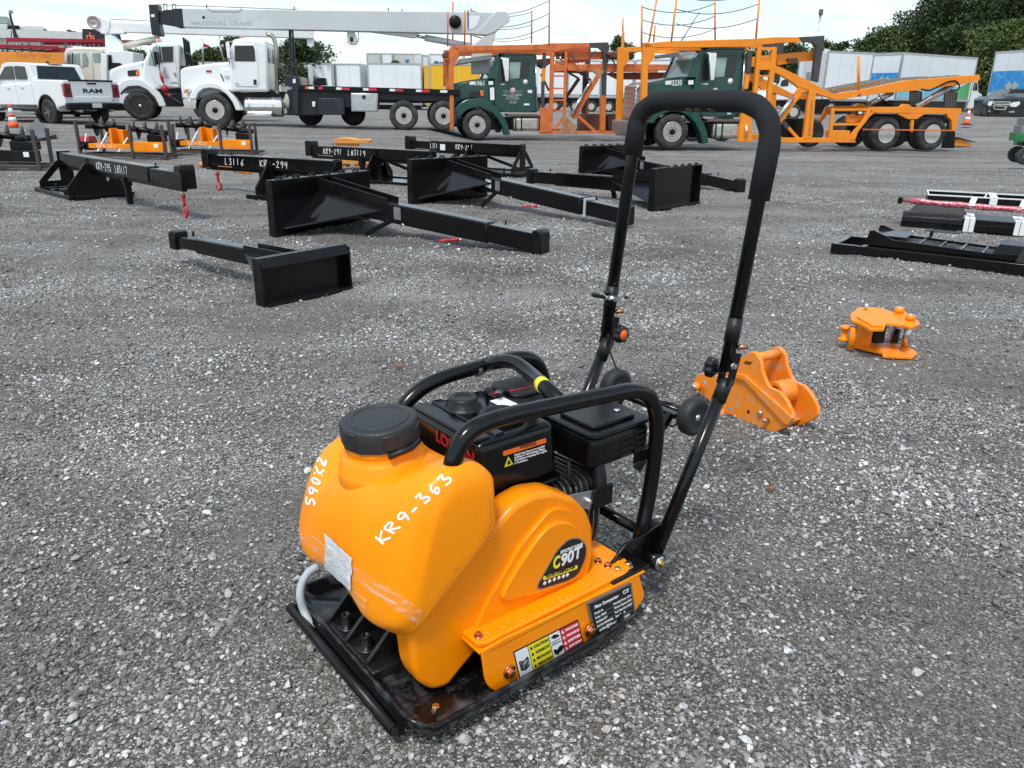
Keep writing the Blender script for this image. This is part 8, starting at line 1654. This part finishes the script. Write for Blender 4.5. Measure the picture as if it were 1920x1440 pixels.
def tree(label,u,vtop,wpx,d,kind=0,leaf=.24,n=6500,base=.0,shape=1.0,seed=0,crown_low=.22):
    r=np.random.default_rng(seed+int(u)); F=far_frame(u,d,perp(u),base); H=F.P_(u,vtop) if False else None
    rr=ray(u,vtop); k=d/math.hypot(rr.x,rr.y); ztop=CH+rr.z*k-base; W=wpx/1450*d*1.02
    T=thing('tree',label,'tree',F,group='trees beyond the yard')
    zc0=ztop*crown_low; nc=int(26+W*3)
    cen=[]
    for i in range(nc):
        t=r.random()**.8; z=zc0+(ztop-zc0)*t*.93; prof=math.sin(math.pi*min(1,(.16+.84*t))**.9)**.7 if t<.98 else .3
        prof=max(.25,(1-((t-.42)/.62)**2)) ; prof=max(prof,.15)**.6*shape
        a=r.random()*6.283; q=math.sqrt(r.random())*.86; cen.append((math.cos(a)*q*prof*W/2,math.sin(a)*q*prof*W/2,z,(.13+.12*r.random())*W*(.6+.5*prof)))
    per=max(20,n//nc); C=[]; S=[]
    for (x,y,z,rad) in cen:
        p=r.normal(0,1,(per,3)); p/=np.linalg.norm(p,axis=1)[:,None]; q=rad*(r.random(per)**.33)*(.75+.35*r.random(per)); q=np.where(r.random(per)<.14,q*1.38,q)
        C.append(np.array([x,y,z])+p*q[:,None]*np.array([1,1,.72]))
    C=np.concatenate(C); m=len(C); C[:,2]=np.clip(C[:,2],ztop*.08,ztop*1.0+.1)
    a=r.normal(0,1,(m,3)); a/=np.linalg.norm(a,axis=1)[:,None]; b=np.cross(a,r.normal(0,1,(m,3))); b/=np.linalg.norm(b,axis=1)[:,None]
    s=(leaf*(.6+.8*r.random(m)))[:,None]
    V=np.stack([C-a*s,C-b*s*.55,C+a*s,C+b*s*.55],1).reshape(-1,3); Fc=np.arange(4*m).reshape(-1,4)
    me=bpy.data.meshes.new('crown'); me.vertices.add(len(V)); me.vertices.foreach_set('co',V.astype(np.float32).ravel()); me.loops.add(4*m); me.loops.foreach_set('vertex_index',Fc.ravel()); me.polygons.add(m); me.polygons.foreach_set('loop_start',np.arange(0,4*m,4)); me.polygons.foreach_set('loop_total',np.full(m,4)); me.update(calc_edges=True)
    me.materials.append(LEAF[kind]); o=bpy.data.objects.new('crown',me); COL.objects.link(o); o.parent=T
    mb=MB(); mb.tube([(0,0,-.3),(.05*W*.2,0,ztop*.3),(0,.0,ztop*.75)],[.05*W+.08,.035*W+.05,.02],8)
    for i in range(7):
        x,y,z,_=cen[i]; mb.tube([(0,0,ztop*.22+.3*i),(x*.5,y*.5,z*.8),(x,y,z)],[.018*W+.03,.012*W,.02],6)
    mb.build('trunk',BARK,T); return T
tr=[ # u, vtop, wpx, dist, kind, n
 (1655,52,110,78,1,5000,'mid green tree at the left shoulder of the right hand tree mass'),
 (1700,22,130,84,0,7000,'tall dark tree second from the left in the right hand tree mass'),
 (1760,-14,150,80,0,8500,'darkest tall tree above the blue printed box truck'),
 (1835,-30,160,86,1,8500,'broad tree reaching the frame top right of the darkest tree'),
 (1905,-26,150,78,0,8500,'dark tree above the box truck cut by the right edge'),
 (1965,-10,150,88,1,4000,'tree crown at the extreme upper right picture edge'),
 (1872,40,120,70,2,5000,'lighter green lower tree between the two right hand box trucks'),
 (1795,50,120,72,0,6000,'low dark tree directly above the white roof of the blue printed truck'),
 (1612,72,64,88,1,2600,'small tree left of the right hand tree mass'),
 (1572,76,60,92,0,2400,'small dark tree right of the dark hauler post'),
 (1535,70,50,90,1,2200,'small tree behind the dark hauler post'),
 (1480,80,90,95,0,3000,'low dark tree seen under the orange top rail bend'),
 (1415,92,80,95,1,2200,'low tree seen through the second hauler ladder'),
 (1330,96,80,96,1,1800,'low tree seen behind the second green cab'),
 (1158,63,56,85,1,2600,'round green tree between the two car haulers'),
 (575,68,112,72,0,7000,'big dark tree behind the black boom rest posts'),
 (512,90,60,78,1,3000,'smaller tree left of the big dark tree'),
 (440,70,70,80,0,3600,'dark tree rising behind the white crane truck cab'),
 (392,92,70,82,1,3200,'low green tree under the red flag'),
 (352,100,50,84,1,2200,'low tree behind the mesh headache rack'),
 (258,92,60,80,1,2600,'dark green tree between the boom truck and the truck numbered 25'),
 (142,55,34,95,1,1500,'distant tree above the warehouse roof beside the black sign'),
 (742,112,26,90,2,500,'tiny treetop right of the hanging hook block'),
]
for i,(u,v,w_,d,k,n,lb) in enumerate(tr):
    if u>1500: d*=1.32
    tree(lb,u,v,w_,d,k,leaf=.14 if d<90 else .17,n=int(n*1.8),seed=i,base=.3 if u>1500 else 0)
# distant ground cover of bushes closing the yard's far edge
def hedge():
    r=np.random.default_rng(5); m=16000; x=r.uniform(-140,190,m); hgt=(2.2+1.4*np.sin(x*.21)+1.1*np.sin(x*.53+1)); y=118+6*np.sin(x*.05)+r.uniform(-3,3,m); z=r.random(m)**.7*np.maximum(hgt,1.2)
    C=np.stack([x,y,z],1); a=r.normal(0,1,(m,3)); a/=np.linalg.norm(a,axis=1)[:,None]; b=np.cross(a,r.normal(0,1,(m,3))); b/=np.linalg.norm(b,axis=1)[:,None]; s=.55
    V=np.stack([C-a*s,C-b*s*.6,C+a*s,C+b*s*.6],1).reshape(-1,3)
    me=bpy.data.meshes.new('far_bushes'); me.from_pydata(V.tolist(),[],np.arange(4*m).reshape(-1,4).tolist()); me.materials.append(LEAF[0]); o=bpy.data.objects.new('far_bushes',me); COL.objects.link(o); o['kind']='stuff'; o['label']='dark bushes along the far edge of the yard'; o['category']='bushes'
hedge()
